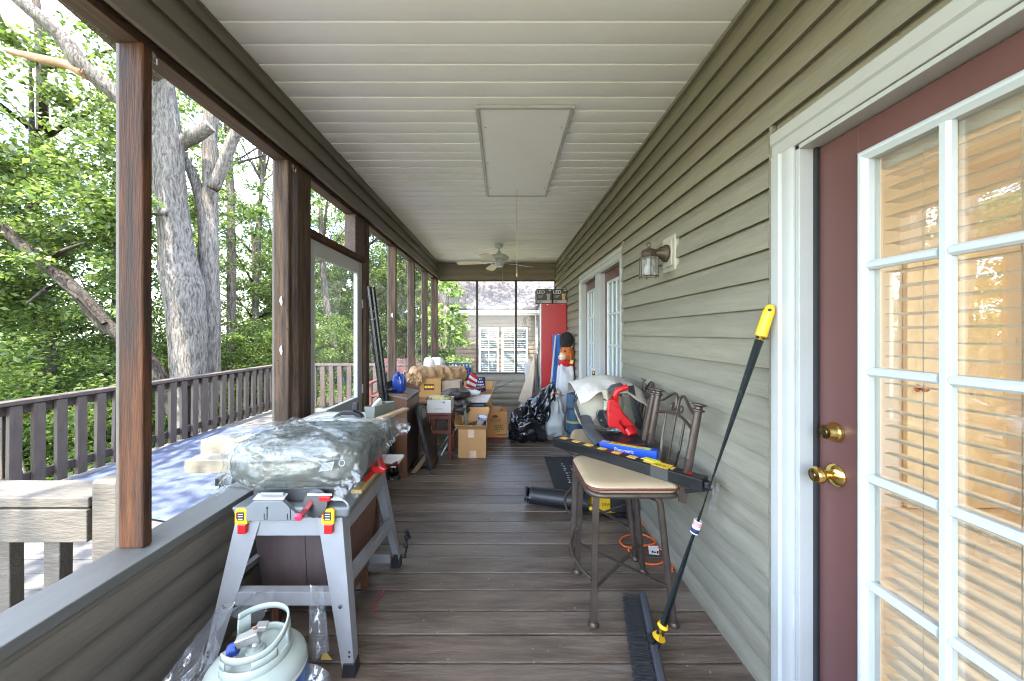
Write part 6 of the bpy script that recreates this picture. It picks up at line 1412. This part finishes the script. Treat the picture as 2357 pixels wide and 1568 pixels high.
# open cardboard box
bxo = thing('cardboard_box', 'big open cardboard box with two tape strips and a blue roll inside', 'cardboard box', (-.34, 4.18, 0))
X0, X1, Y0_, Y1_ = -.50, -.195, 4.0, 4.36
open_box(bxo, X0, X1, Y0_, Y1_, .002, .318, m_card, m_cardd)
def flapb(p, name='flap'): q = MB(); q.add(p, [(0, 1, 2, 3)]); q.build(name, m_card, bxo, thick=.005)
flapb([(X0, Y0_, .319), (X1, Y0_, .319), (X1-.005, Y0_-.055, .372), (X0-.035, Y0_-.055, .375)])
flapb([(X0, Y0_, .319), (X0, Y1_, .319), (X0-.075, Y1_+.02, .46), (X0-.04, Y0_-.03, .40)])
flapb([(X1, Y0_, .319), (X1, Y1_, .319), (X1+.03, Y1_+.02, .47), (X1+.005, Y0_+.02, .43)])
flapb([(X0, Y1_, .319), (X1, Y1_, .319), (X1+.02, Y1_+.07, .475), (X0-.02, Y1_+.07, .48)])
m_tape = mat('pale packing tape', C(214, 184, 160), .4)
q = MB(); q.box(-.395, -.325, Y0_-.0012, Y0_-.0002, .228, .318); q.build('tape', m_tape, bxo)
q = MB(); q.box(-.375, -.302, Y0_-.0012, Y0_-.0002, .002, .082); q.build('tape', m_tape, bxo)
pr_ = thing('paper_roll', 'blue rimmed paper roll leaning in the open cardboard box', 'roll', (-.27, 4.15, .2))
a, b = Vector((-.30, 4.14, .12)), Vector((-.235, 4.085, .435)); g_, s_, u_ = frame(b-a)
q = MB(); q.tube([a, b], .058, 24); q.build('paper', m_paper, pr_, smooth=40)
q = MB(); q.tube([b-g_*.02, b+g_*.004], [.0585, .06], 24); q.tube([a+(b-a)*.1-s_*.008, a+(b-a)*.93-s_*.008], .055, 24); q.build('blue_band', m_blue, pr_, smooth=40)
q = MB(); q.tube([b+g_*.0042, b+g_*.0052], .048, 24); q.build('end_face', mat('pale lilac card', C(206, 202, 220), .6), pr_)
q = MB(); q.hexa([(-.46, 4.06, .30), (-.34, 4.05, .355), (-.30, 4.2, .36), (-.44, 4.24, .30), (-.46, 4.06, .31), (-.34, 4.05, .365), (-.30, 4.2, .37), (-.44, 4.24, .31)]); solo(q, 'black_folder', m_black, 'black folder with white edge lying in the open cardboard box', 'folder', bevel=.002)
q = MB(); q.beam((-.43, 4.2, .30), (-.47, 4.33, .52), .03, .006); solo(q, 'grey_strap', m_tray, 'grey strip standing in the back corner of the open cardboard box', 'strip')
q = blob((-.40, 4.2, .22), (.17, .25, .2), 24, 3, .008, 9, 3, rdg=False); solo(q, 'dark_cloth', mat('navy cloth', C(40, 44, 84), .8), 'navy cloth down inside the open cardboard box', 'cloth', smooth=60)
# paper yard bag
pb_ = thing('paper_bag', 'orange brown open paper sack with green print right of the cardboard box', 'paper bag', (-.08, 4.9, 0))
m_bagp = mat('orange brown kraft', C(186, 128, 72), .75, var=.1, vs=6, stain=C(222, 160, 80), ss=4)
open_box(pb_, -.235, .04, 4.765, 5.06, .002, .352, m_bagp, m_cardd, th=.003)
m_grn = mat('dark green ink', C(52, 84, 50), .7); m_dkor = mat('dark brown ink', C(96, 50, 24), .7)
q = MB(); q.lathe([(.0, 0), (.04, .0), (.04, .0008), (.0, .0008)], (-.11, 4.7645, .285), 20, M=Matrix.Diagonal((1, 1, .45)) @ Euler((R(90), 0, 0)).to_matrix()); q.build('handle_hole', m_dkor, pb_)
for b in ((-.175, -.035, .262, .2655), (-.175, -.035, .218, .2215), (-.1785, -.1755, .218, .2655), (-.0345, -.0315, .218, .2655)):
    q = MB(); q.box(b[0], b[1], 4.7636, 4.7644, b[2], b[3]); q.build('print_frame', m_grn, pb_)
letter('UINTIOD', .036, axes((-.105, 4.7642, .2415), (1, 0, 0), (0, 0, 1)), m_grn, pb_)
for k, w_ in enumerate((.13, .11, .14, .06)):
    for n in range(int(w_/.022)):
        q = MB(); q.box(-.055-w_/2+n*.022, -.055-w_/2+n*.022+.016, 4.7636, 4.7644, .158-.024*k, .172-.024*k); q.build('worn_print', m_grn, pb_)
q = MB(); q.box(-.09, .035, 4.7636, 4.7644, .035, .05); q.build('print_bar', m_grn, pb_)
q = MB(); q.box(-.235, .04, 4.7636, 4.7644, .004, .016); q.build('print_bar', m_redp, pb_)
q = blob((-.12, 4.92, .33), (.2, .2, .12), 24, 2.2, .02, 9, 5); solo(q, 'kraft_paper', m_cardd, 'crumpled kraft paper sticking out of the orange brown sack', 'paper', smooth=50)
# bits of card right of the sack
for i, (x, y, z, rx, lab) in enumerate(((.10, 4.95, .16, .7, 'small flap of card leaning right of the paper sack, upper of two'), (.085, 4.82, .10, .4, 'small white flap of card low beside the paper sack'))):
    q = MB(); q.obox((x, y, z), (.09, .12, .006), (rx, .5, .4)); q.obox((x-.01, y+.02, z/2), (.05, .01, z), (0, 0, .3)); solo(q, 'card_scrap', (m_card, m_paper)[i], lab, 'card scrap')

# ------------------------------------------------------------------ heap on the low table along the deck wall
tb = thing('low_table', 'dark low table buried under the heap by the deck wall', 'table', (-.84, 4.85, 0))
q = MB(); q.box(-1.24, -.56, 4.36, 5.5, .53, .56); q.build('top', m_brown, tb, bevel=.003)
for x in (-1.22, -.61):
    for y in (4.38, 5.43):
        q = MB(); q.box(x, x+.05, y, y+.05, 0, .5295); q.build('leg', m_brown, tb, bevel=.003)
q = MB(); q.lathe([(.0, .561), (.075, .561), (.082, .57), (.082, .595), (.075, .60), (.0, .60)], (-.83, 4.44, 0), 28); q.lathe([(.0, .6005), (.086, .6005), (.088, .605), (.084, .612), (.0, .614)], (-.83, 4.44, 0), 28); solo(q, 'round_tin', mat('tan tin lid', C(182, 156, 118), .55, var=.1), 'round tan lidded tin at the front of the heap', 'tin', smooth=40)
hb_ = thing('tool_bag', 'yellow and black soft bag wedged behind the folded black table', 'bag', (-.88, 4.42, .3))
q = blob((-.865, 4.30, .42), (.13, .1, .26), 30, 2.6, .006, 9, 4, rdg=False); q.build('body', mat('grey bag cloth', C(96, 92, 86), .8), hb_, smooth=60)
q = MB(); q.tube([(-.90, 4.26, .52), (-.875, 4.24, .57), (-.84, 4.24, .56), (-.82, 4.25, .49)], .014, 8, flat=.5); q.build('strap', m_yel, hb_, smooth=60)
q = MB(); q.obox((-.845, 4.235, .50), (.05, .02, .06), (.2, .3, 0)); q.build('patch', mat('orange patch', C(214, 150, 50), .6), hb_, bevel=.006)
q = MB(); q.box(-.93, -.80, 4.24, 4.36, 0, .29); solo(q, 'small_carton', m_cardd, 'plain small carton on the floor between cabinet and stool', 'carton', bevel=.003)
# dark jackets and gloves
m_jack = mat('dark brown leather', C(52, 46, 42), .5, var=.25, vs=9, bump=.2, bs=60)
q = blob((-.60, 4.50, .628), (.36, .24, .11), 60, 2.4, .022, 7, 11); solo(q, 'dark_jacket', m_jack, 'crumpled dark leather jacket on the heap behind the white carton', 'jacket', smooth=70)
q = blob((-.505, 4.42, .525), (.22, .16, .10), 40, 2.2, .02, 8, 15); solo(q, 'dark_glove', m_jack, 'dark work glove slumped right of the white carton', 'glove', smooth=70)
q = blob((-.50, 4.36, .452), (.2, .15, .09), 40, 2.2, .02, 8, 19); solo(q, 'dark_glove', m_jack, 'lower dark glove under the other one by the white carton', 'glove', smooth=70)
q = MB(); q.box(-.60, -.42, 4.40, 4.52, .002, .40); q.box(-.59, -.43, 4.395, 4.3995, .10, .30); solo(q, 'grey_crate', m_tray, 'grey green crate standing under the dark gloves', 'crate', bevel=.005)
q = MB(); q.hexa([(-.96, 4.45, .561), (-.70, 4.52, .575), (-.72, 4.6, .585), (-.98, 4.55, .565), (-.96, 4.45, .575), (-.70, 4.52, .59), (-.72, 4.6, .60), (-.98, 4.55, .58)]); solo(q, 'green_folder', mat('olive folder', C(78, 84, 62), .6), 'olive folder sticking out beneath the round tin', 'folder')
# printed carton and paper wrapped bundle
dc = thing('printed_carton', 'yellow brown printed carton holding up the paper wrapped bundle', 'carton', (-.95, 4.7, .561))
q = MB(); q.box(-1.13, -.80, 4.62, 4.98, .561, .80); q.build('body', mat('yellow brown carton', C(164, 122, 66), .7, var=.1), dc, bevel=.003)
q = MB(); q.box(-1.02, -.885, 4.6185, 4.6195, .655, .735); q.build('print_patch', m_dkor, dc)

for n in range(6):
    q = MB(); q.box(-1.008+n*.02, -.994+n*.02, 4.6172, 4.6182, .682, .71); q.build('worn_print', m_yel, dc)
q = MB(); q.box(-.7985, -.56, 4.66, 4.9, .561, .76); solo(q, 'grey_carton', mat('grey brown carton', C(158, 138, 118), .75), 'grey brown carton right of the yellow printed one', 'carton', bevel=.003)
m_kraft = mat('creased brown paper', C(176, 142, 104), .65, var=.18, vs=6, bump=.5, bs=20, stain=C(146, 112, 78), ss=5)
bu = thing('paper_bundle', 'long bundle wrapped in creased brown paper lying across the heap', 'bundle', (-.9, 4.9, .8))
a, b = Vector((-1.20, 4.62, .845)), Vector((-.545, 5.16, .80))
q = MB(); g_, s_, u_ = frame(b-a); nu, nv = 64, 44
def bun(u, v):
    t = v; c = a+(b-a)*t; ang = u*2*math.pi; r = .108+.012*math.sin(t*3.1)
    k = min(1, max(0, min(t/.05, (1-t)/.06)))**.5; r *= .25+.75*k
    p = c+(s_*math.cos(ang)+u_*math.sin(ang)*1.0)*r; f = ridged(p*6.5+Vector((4, 1, 0)))-1
    p += (s_*math.cos(ang)+u_*math.sin(ang))*(.016*f*k+.004*math.sin(t*40+ang*2)*k+.010*(ridged(p*16, 3)-1)*k); 
    if math.sin(ang) < -.2 and t < .55: p.z -= .07*(-math.sin(ang)-.2)*(.55-t)*3
    return p
q.grid(bun, nu, nv, wu=True); q.build('wrapping', m_kraft, bu, smooth=75)
q = MB(); q.grid(lambda u, v: a+Vector((-.03+.20*u, -.085-.02*math.sin(u*6)+.03*v, .03-.21*v*(1-.45*u)+.014*math.sin(u*17+v*5)))+Vector((0, .02*mnoise.noise(Vector((u*7, v*7, 1))), .02*mnoise.noise(Vector((u*6, v*6, 4))))), 36, 30); q.build('torn_flap', m_kraft, bu, smooth=75, thick=.002)
# white pillows and blue crate behind
for i, (x, lab) in enumerate(((-1.125, 'white pillow on edge behind the left end of the paper bundle'), (-1.02, 'second white pillow leaning right of the first behind the bundle'))):
    q = blob((x, 5.42, .875), (.11, .26, .29), 36, 3.6, .012, 7, 30+i, rdg=False, rz=.5+.5*i); solo(q, 'pillow', mat('white pillow cloth', C(216, 216, 218), .9, var=.04), lab, 'pillow', smooth=70)
q = MB(); q.box(-1.2, -.90, 5.22, 5.46, .561, .735); solo(q, 'plain_carton', m_card, 'brown carton under the white pillows', 'carton', bevel=.003)
bc = thing('blue_crate', 'dark blue slotted crate behind the paper bundle', 'crate', (-.72, 5.8, 0))
q = MB(); q.box(-.90, -.50, 5.62, 5.9, .002, .84); q.build('stacked_base', m_black, bc, bevel=.004)
for i in range(7):
    q = MB(); q.box(-.89+i*.056, -.865+i*.056, 5.61, 5.618, .70, .90); q.build('slat', m_blue, bc, bevel=.002)
q = MB(); q.box(-.90, -.50, 5.605, 5.63, .90, .92); q.build('rim', m_blue, bc, bevel=.002)
# dark legs and cables under the bundle's right end
gr = thing('tripod', 'dark metal tripod legs standing under the right end of the bundle', 'tripod', (-.62, 5.2, .56))
for i, (dx, dy) in enumerate(((-.07, -.05), (.05, -.04), (0, .08), (.02, -.06))):
    q = MB(); q.tube([(-.62+dx*.3, 5.12+dy*.3, .74), (-.62+dx, 5.12+dy, .563)], .010, 8); q.build('leg', (m_black, m_chrome)[i % 2], gr, smooth=50)
q = MB(); q.tube([(-.62, 5.12, .72), (-.62, 5.12, .76)], .03, 12); q.build('head', m_black, gr, smooth=50)
# flag
fg = thing('flag', 'folded flag with red and white stripes and white stars on blue', 'flag', (-.44, 5.25, .55))
q = MB(); P0 = at(1079, 893, 5.2); 
def FQ(u, v, d=0):               # u across, v up the striped half
    a, b, c, e = at(1070, 896, 5.16), at(1096, 902, 5.12), at(1104, 872, 5.26), at(1084, 857, 5.30)
    p = a*(1-u)*(1-v)+b*u*(1-v)+c*u*v+e*(1-u)*v; return p+Vector((0, -.03*math.sin(u*3)*1-.008*math.sin(v*9)-d, 0))
ns_ = 6
for i in range(ns_):
    v0, v1 = i/ns_, (i+1)/ns_; q = MB(); q.grid(lambda u, v: FQ(u, v0+(v1-v0)*v), 8, 3); q.build('stripe', (mat('flag red', C(190, 30, 48), .75), mat('flag white', C(226, 224, 224), .75))[(i+1) % 2], fg, smooth=60, thick=.012)
m_fb = mat('flag blue', C(34, 42, 98), .75)
def FB(u, v, d=0):
    a, b, c, e = at(1092, 905, 5.10), at(1118, 900, 5.12), at(1116, 868, 5.26), at(1101, 868, 5.24)
    p = a*(1-u)*(1-v)+b*u*(1-v)+c*u*v+e*(1-u)*v; return p+Vector((0, -.04*math.sin(u*3.1)-.012*math.sin(v*7+u*4)-d, 0))
q = MB(); q.grid(lambda u, v: FB(u, v), 14, 14); cn = q.build('canton', m_fb, fg, smooth=60, thick=.012)
for i in range(4):
    for j in range(5):
        u, v = (i+.5+(.25 if j % 2 else -.25))/4.2, (j+.5)/5
        c = FB(u, v, .010); du = (FB(min(u+.02, 1), v, .010)-c).normalized(); dv = (FB(u, min(v+.02, 1), .010)-c).normalized(); w = MB()
        w.add([c+(du*math.cos(R(36*k+90))+dv*math.sin(R(36*k+90)))*(.017 if k % 2 == 0 else .007) for k in range(10)], [tuple(range(10))]); w.build('star', m_paper, cn)
q = MB(); q.tube([at(1101, 870, 5.28), at(1092, 862, 5.3)], .012, 8); q.build('fold_edge', MATS['flag red'], fg)
# open carton below the flag and the blue tote with papers
oc2 = thing('open_carton', 'open brown carton with raised flaps holding the flag', 'carton', (-.36, 5.2, 0))
open_box(oc2, -.60, -.17, 5.02, 5.42, .002, .54, m_card, m_cardd)
for p in ([(-.17, 5.02, .541), (-.17, 5.42, .541), (-.12, 5.44, .66), (-.125, 5.04, .65)], [(-.60, 5.42, .541), (-.17, 5.42, .541), (-.17, 5.47, .66), (-.60, 5.47, .66)], [(-.60, 5.02, .541), (-.42, 5.02, .541), (-.44, 4.97, .60), (-.56, 4.97, .65)]):
    q = MB(); q.add(p, [(0, 1, 2, 3)]); q.build('flap', m_card, oc2, thick=.005)
tt = thing('storage_tote', 'slate blue storage tote with dark contents behind the cardboard box', 'tote', (-.30, 4.75, 0))
m_tote = mat('slate blue plastic', C(74, 88, 104), .45, var=.08)
q = MB(); lo = [(-.47, 4.62, .002), (-.26, 4.62, .002), (-.26, 4.9, .002), (-.47, 4.9, .002)]; hi = [(-.50, 4.58, .47), (-.245, 4.58, .47), (-.245, 4.94, .47), (-.50, 4.94, .47)]
q.add(lo+hi, [(3, 2, 1, 0)]+[(i, (i+1) % 4, 4+(i+1) % 4, 4+i) for i in range(4)]); q.build('tub', m_tote, tt, thick=.005)
q = MB(); q.box(-.51, -.24, 4.57, 4.585, .455, .485); q.box(-.255, -.24, 4.5855, 4.95, .455, .485); q.build('rim', m_tote, tt, bevel=.003)
q = MB(); q.box(-.48, -.27, 4.62, 4.9, .30, .44); solo(q, 'dark_books', m_ink, 'dark books lying inside the slate blue tote', 'books', bevel=.004)
q = MB(); q.hexa([(-.53, 4.64, .49), (-.20, 4.60, .50), (-.16, 4.86, .545), (-.50, 4.93, .53), (-.53, 4.64, .505), (-.20, 4.60, .515), (-.16, 4.86, .56), (-.50, 4.93, .545)]); solo(q, 'newspapers', mat('grey paper', C(196, 190, 182), .8, var=.12, vs=14), 'loose grey newspapers spread over the slate blue tote', 'newspapers', bevel=.002)
q = blob((-.44, 4.86, .585), (.26, .12, .07), 36, 2.2, .014, 9, 41); solo(q, 'white_rag', MATS['white cotton'], 'white rag lying on the newspapers behind the white carton', 'rag', smooth=70)
q = MB(); q.beam((-.55, 4.95, .60), (-.25, 5.06, .635), .05, .018); solo(q, 'brown_slat', mat('orange brown wood', C(150, 96, 58), .6, var=.2), 'orange brown wood slat lying across the open carton', 'slat', bevel=.002)
# thin rods over the sill
for i, (a, b, l) in enumerate(((at(1128, 902, 5.6), at(1181, 876, 6.3), 'longer thin dark rod rising right of the flag'), (at(1120, 897, 5.6), at(1155, 876, 6.2), 'shorter thin dark rod rising right of the flag'))):
    q = MB(); q.tube([a+Vector((-.02, -.25, -.35)), a, b], .0055, 6); solo(q, 'thin_rod', m_black, l, 'rod')
q = blob((-.86, 6.25, .28), (.55, .5, .56), 40, 3.2, .02, 6, 44); solo(q, 'dark_sack', mat('dark green sack', C(60, 62, 56), .8, var=.15), 'dark sack standing in the far left corner behind the crate', 'sack', smooth=60)

# ------------------------------------------------------------------ right side, far
rc = thing('red_cabinet', 'tall red metal cabinet with a glass front by the house wall', 'cabinet', (.79, 6.14, 0))
q = MB(); q.box(.60, 1.0, 5.72, 6.56, .004, 1.855); q.build('body', m_red, rc, bevel=.006)
m_alu = mat('aluminium trim', C(176, 176, 178), .35, .8)
q = MB()
for b in ((5.72, 5.76, .004, 1.855), (6.52, 6.56, .004, 1.855)): q.box(.575, .5995, *b)
q.build('front_post', m_alu, rc, bevel=.002)
q = MB(); q.box(.575, .5995, 5.7605, 6.5195, 1.80, 1.855); q.box(.575, .5995, 5.7605, 6.5195, .004, .12); q.build('front_rail', m_black, rc, bevel=.002)
q = MB(); q.box(.592, .5985, 5.7605, 6.5195, .121, 1.799); q.build('back_board', m_black, rc)
q = MB(); q.box(.579, .583, 5.7605, 6.5195, .121, 1.799); q.build('glass_front', m_glass, rc)
for z in (.6, 1.15):
    q = MB(); q.box(.565, .578, 5.775, 5.79, z, z+.09); q.build('hinge', m_black, rc)
for x in (.70, .93):
    q = MB(); q.lathe([(.0, 0), (.009, 0), (.009, .004), (.0, .005)], (x, 5.7195, 1.835), 10, M=Euler((R(90), 0, 0)).to_matrix()); q.build('rivet', m_chrome, rc)
m_ledb = mat('black box print', C(46, 46, 42), .45, var=.25, vs=14); m_leds = mat('grey box print', C(150, 152, 150), .5)
for x0, x1, l, acc in ((.525, .765, 'left black bulb box with white letters on the red cabinet', C(150, 150, 140)), (.785, 1.005, 'right black bulb box showing a golden fitting on the red cabinet', C(190, 150, 80))):
    b_ = thing('bulb_box', l, 'box', ((x0+x1)/2, 5.84, 1.857), group='bulb boxes on the red cabinet')
    q = MB(); q.box(x0, x1, 5.72, 5.98, 1.857, 2.085); q.build('carton', m_ledb, b_, bevel=.002)
    q = MB(); q.box(x0+.01, x1-.004, 5.7185, 5.7195, 1.862, 1.905); q.build('grey_band', m_leds, b_)
    letter('LED', .075, axes((x0+.065, 5.7188, 2.035), (1, 0, 0), (0, 0, 1)), m_paper, b_)
    q = MB(); q.prism([(x1-.075, 5.7195, 1.91), (x1-.03, 5.7195, 1.91), (x1-.03, 5.7195, 1.95), (x1-.02, 5.7195, 2.01), (x1-.085, 5.7195, 2.01), (x1-.075, 5.7195, 1.95)], (0, -.001, 0)); q.build('picture', mat('fitting print %s' % ('gold' if x0 > .7 else 'grey'), acc, .5, var=.3, vs=40), b_)
    q = MB(); q.box(x1-.05, x1-.012, 5.7185, 5.7195, 2.055, 2.07); q.build('small_mark', m_paper, b_)
    for k in range(3):
        q = MB(); q.box(x0+.025, x0+.105-.012*k, 5.7185, 5.7195, 1.975-.016*k, 1.981-.016*k); q.build('print_line', m_leds, b_)
    for k in range(5):
        q = MB(); q.box(x0+.03+.008*k, x0+.034+.008*k, 5.7178, 5.7184, 1.868, 1.898); q.build('bar_mark', m_ink, b_)
# leaning flattened cardboard and white part
cbz = thing('cardboard_sheets', 'flattened pale cardboard leaning on the front of the red cabinet', 'cardboard', (.40, 6.6, 0))
for k in range(3):
    q = MB(); dx = -.012*k; c4 = [(.26+.02*k, 6.50-.03*k, .16), (.50+dx, 6.40-.03*k, .10), (.572+dx, 6.42-.03*k, .72), (.572+dx, 6.46-.03*k, 1.06-.02*k)]
    q.add(c4, [(0, 1, 2, 3)]); q.build('sheet', mat('pale cardboard', C(200, 178, 152), .8, var=.06), cbz, thick=.006)
q = MB(); q.add([(.31, 6.36, .345), (.38, 6.36, .345), (.38, 6.36, .35), (.31, 6.36, .35)], [(0, 1, 2, 3)]); q.build('print_line', m_tray, cbz)
q = MB(); q.prism([(.24, 6.45, .005), (.27, 6.45, .09), (.33, 6.45, .17), (.45, 6.45, .12), (.45, 6.45, .04), (.42, 6.45, .005), (.40, 6.45, .06), (.30, 6.45, .05), (.27, 6.45, .005)], (.02, .06, 0)); solo(q, 'plastic_bracket', mat('yellowed white plastic', C(206, 196, 170), .5), 'yellowed white plastic bracket on the floor under the cardboard', 'bracket', bevel=.006)
q = MB(); q.box(.40, .57, 6.70, 6.95, .62, .84); q.tube([(.42, 6.75, .845), (.48, 6.78, .86), (.54, 6.75, .845)], .008, 6); q.box(.42, .55, 6.72, 6.93, .002, .6195)
solo(q, 'white_bin', mat('dull white plastic', C(206, 202, 198), .6), 'dull white bin on a stand by the far window next to the cabinet', 'bin', bevel=.008)
# blue folded sunshade and white pole
bs_ = thing('folded_umbrella', 'blue folded fabric umbrella standing before the red cabinet', 'umbrella', (.85, 5.55, 0))
q = MB(); 
def umb(u, v):
    a_ = u*2*math.pi; z = .02+1.34*v; r = (.10-.012*v)*(1+.20*math.sin(a_*5+v*2)); return (.865+r*1.0*math.cos(a_)-.02*v, 5.57+r*.6*math.sin(a_), z)
q.grid(umb, 50, 20, wu=True); q.add([umb(i/50, 1) for i in range(50)], [tuple(range(50))]); q.build('canopy', mat('blue fabric', C(38, 92, 160), .7, var=.15, vs=7), bs_, smooth=60)
q = MB(); q.tube([(.86, 5.57, .0), (.85, 5.57, 1.37)], .015, 8); q.build('pole', m_white, bs_)
q = MB(); q.tube([(.66, 5.50, .003), (.79, 5.48, 1.34)], .013, 10); q.lathe([(.013, 1.34), (.016, 1.345), (.0, 1.36)], (.79, 5.48, 0), 10); solo(q, 'white_pole', m_white, 'thin white pole leaning before the red cabinet', 'pole', smooth=50)
# plush bear in a white sack
be = thing('plush_bear', 'orange brown plush bear wearing a tall black fur hat', 'plush toy', (.89, 5.15, .8))
m_fur = mat('orange brown plush', C(190, 100, 44), .95, var=.25, vs=30, bump=.8, bs=160)
m_hat = mat('black fur', C(34, 30, 28), .95, var=.4, vs=30, bump=.9, bs=140)
m_muz = mat('pale plush', C(222, 196, 160), .95, var=.1, vs=30, bump=.6, bs=160)
hc = Vector((.905, 5.15, 1.10))
q = blob(hc, (.20, .22, .23), 40, 2.1, .004, 14, 3, rdg=False); q.build('head', m_fur, be, smooth=80)
q = blob(hc+Vector((-.072, -.045, -.045)), (.115, .15, .12), 24, 2.1, .003, 14, 5, rdg=False); mz = q.build('muzzle', m_muz, be, smooth=80)
q = blob(hc+Vector((-.128, -.07, -.02)), (.03, .035, .022), 12, 2, 0, 5, 1, rdg=False); q.build('nose', m_ink, mz, smooth=80)
q = blob(hc+Vector((-.045, -.098, .032)), (.026, .016, .026), 12, 2, 0, 5, 1, rdg=False); q.build('eye', m_ink, be, smooth=80)
q = blob(hc+Vector((.065, -.02, .09)), (.05, .04, .10), 16, 2.1, .002, 14, 7, rdg=False); ea = q.build('ear', m_fur, be, smooth=80)
q = blob(hc+Vector((.05, -.042, .09)), (.034, .02, .07), 14, 2.1, .002, 14, 7, rdg=False); q.build('inner_ear', m_muz, ea, smooth=80)
q = blob(hc+Vector((-.005, .01, .175)), (.185, .2, .25), 36, 2.5, .006, 14, 9, rdg=False); q.build('fur_hat', m_hat, be, smooth=80)
q = blob((.90, 5.15, .955), (.24, .2, .12), 28, 2.4, .006, 10, 8, rdg=False); q.build('red_collar', mat('red plush cloth', C(176, 26, 34), .9, var=.1, vs=20), be, smooth=80)
q = MB(); q.tube([hc+Vector((.03, -.115, .0)), hc+Vector((.035, -.125, -.09))], .003, 5); q.obox(hc+Vector((.04, -.13, -.115)), (.045, .006, .05), (0, .3, 0)); q.build('hang_tag', mat('yellow tag', C(232, 206, 90), .6), be)
m_wbag = mat('thin white plastic', C(194, 190, 188), .42, var=.05, vs=6, spec=.5, bump=.35, bs=16, stain=C(190, 168, 164), ss=4, st=(.6, .8))
q = blob((.885, 5.15, .50), (.30, .30, .99), 60, 3.2, .016, 6, 21, pleat=5, top=.25); solo(q, 'white_sack', m_wbag, 'white plastic sack pulled up round the plush bear', 'sack', smooth=70)
# white garbage bag with orange tie
wg = thing('garbage_bag', 'translucent white garbage bag tied with an orange ribbon', 'garbage bag', (.66, 4.72, 0))
q = blob((.665, 4.72, .285), (.40, .34, .56), 70, 2.5, .020, 6, 33, pleat=9, top=.62); q.build('body', mat('greyish white plastic', C(172, 174, 170), .4, var=.05, bump=.35, bs=14), wg, smooth=70)
q = blob((.69, 4.70, .60), (.14, .12, .12), 30, 2.0, .02, 9, 5, pleat=6); q.build('gathered_neck', MATS['greyish white plastic'], wg, smooth=70)
m_or = mat('orange ribbon', C(240, 96, 50), .5)
for p in (((.62, 4.62, .60), (.66, 4.60, .625), (.69, 4.60, .67)), ((.66, 4.60, .625), (.72, 4.60, .60), (.78, 4.62, .585)), ((.60, 4.64, .57), (.66, 4.61, .615), (.74, 4.62, .59))):
    q = MB(); q.tube(p, .012, 6, flat=.35); q.build('ribbon', m_or, wg, smooth=60)
# rolled mat
rm_ = thing('rolled_mat', 'dark teal rolled foam mat standing upright with pale straps', 'mat roll', (.83, 4.22, 0))
m_teal = mat('dark teal foam', C(48, 74, 92), .7, var=.2, vs=8, stretch=(1, 1, 8), bump=.4, bs=20)
q = MB(); q.lathe([(.0, .002), (.088, .002), (.092, .01), (.092, .67), (.086, .678), (.0, .678)], (.83, 4.22, 0), 36); q.build('roll', m_teal, rm_, smooth=50)
q = MB(); q.tube([(.83+(.02+.0045*i/2)*math.cos(i*.5), 4.22+(.02+.0045*i/2)*math.sin(i*.5), .679) for i in range(30)], .0025, 5); q.build('spiral_edge', m_ink, rm_)
for z, m_ in ((.22, m_ink), (.345, mat('olive strap', C(150, 144, 100), .7)), (.50, m_ink)):
    q = MB(); q.lathe([(.093, z), (.0945, z+.002), (.0945, z+.026), (.093, z+.028)], (.83, 4.22, 0), 36, cap=False); q.build('strap', m_, rm_, smooth=50)
q = MB(); q.tube([(.742, 4.19, .50), (.715, 4.16, .46), (.70, 4.14, .36), (.712, 4.15, .26), (.742, 4.18, .24)], .012, 8, flat=.4); q.build('carry_loop', m_ink, rm_, smooth=60)
# black trash bag
tbg = thing('trash_bag', 'shiny black trash bag slumped on the floor with its neck pulled up', 'trash bag', (.36, 4.62, 0))
m_tb = mat('glossy black film', C(22, 22, 26), .16, var=.1, spec=.7, bump=.25, bs=22)
q = blob((.33, 4.68, .20), (.54, .36, .42), 110, 2.6, .040, 6.5, 51, pleat=8, top=.25); q.build('body', m_tb, tbg, smooth=75)
q = MB()
def neck(u, v):
    a_ = u*2*math.pi; r = .15*(1-v)+.07*v+.03*math.sin(v*3.14); c = Vector((.44+.14*v, 4.70, .26+.44*v)); r *= 1+.22*math.sin(a_*6+v*5)+.12*math.sin(a_*11-v*8)
    return c+Vector((r*math.cos(a_), r*.8*math.sin(a_), .05*math.cos(a_)*v))
q.grid(neck, 70, 30, wu=True); q.add([neck(i/70, 1) for i in range(70)], [tuple(range(70))]); q.build('neck', m_tb, tbg, smooth=75)
q = blob((.42, 4.86, .36), (.28, .22, .28), 60, 2.4, .03, 8, 55, pleat=6); q.build('bulge', m_tb, tbg, smooth=75)
q = blob((.30, 4.80, .40), (.14, .10, .09), 24, 2.2, .02, 10, 57); q.build('clear_pocket', m_film, tbg, smooth=60)

# specks and shavings strewn on the boards
g = random.Random(9); q = MB()
for i in range(140):
    x, y = g.uniform(-.55, .95), g.uniform(1.4, 4.2); a = g.uniform(0, 6.28); l = g.uniform(.002, .009); w = g.uniform(.001, .003); z = .0012+g.uniform(0, .001)
    c, s_ = math.cos(a), math.sin(a); q.add([(x-c*l, y-s_*l, z), (x-s_*w, y+c*w, z+.0008), (x+c*l, y+s_*l, z), (x+s_*w, y-c*w, z+.0008)], [(0, 3, 2, 1)])
solo(q, 'dust_specks', mat('pale specks', C(170, 158, 140), .8), None, None, kind='stuff', loc=(0, 0, 0))
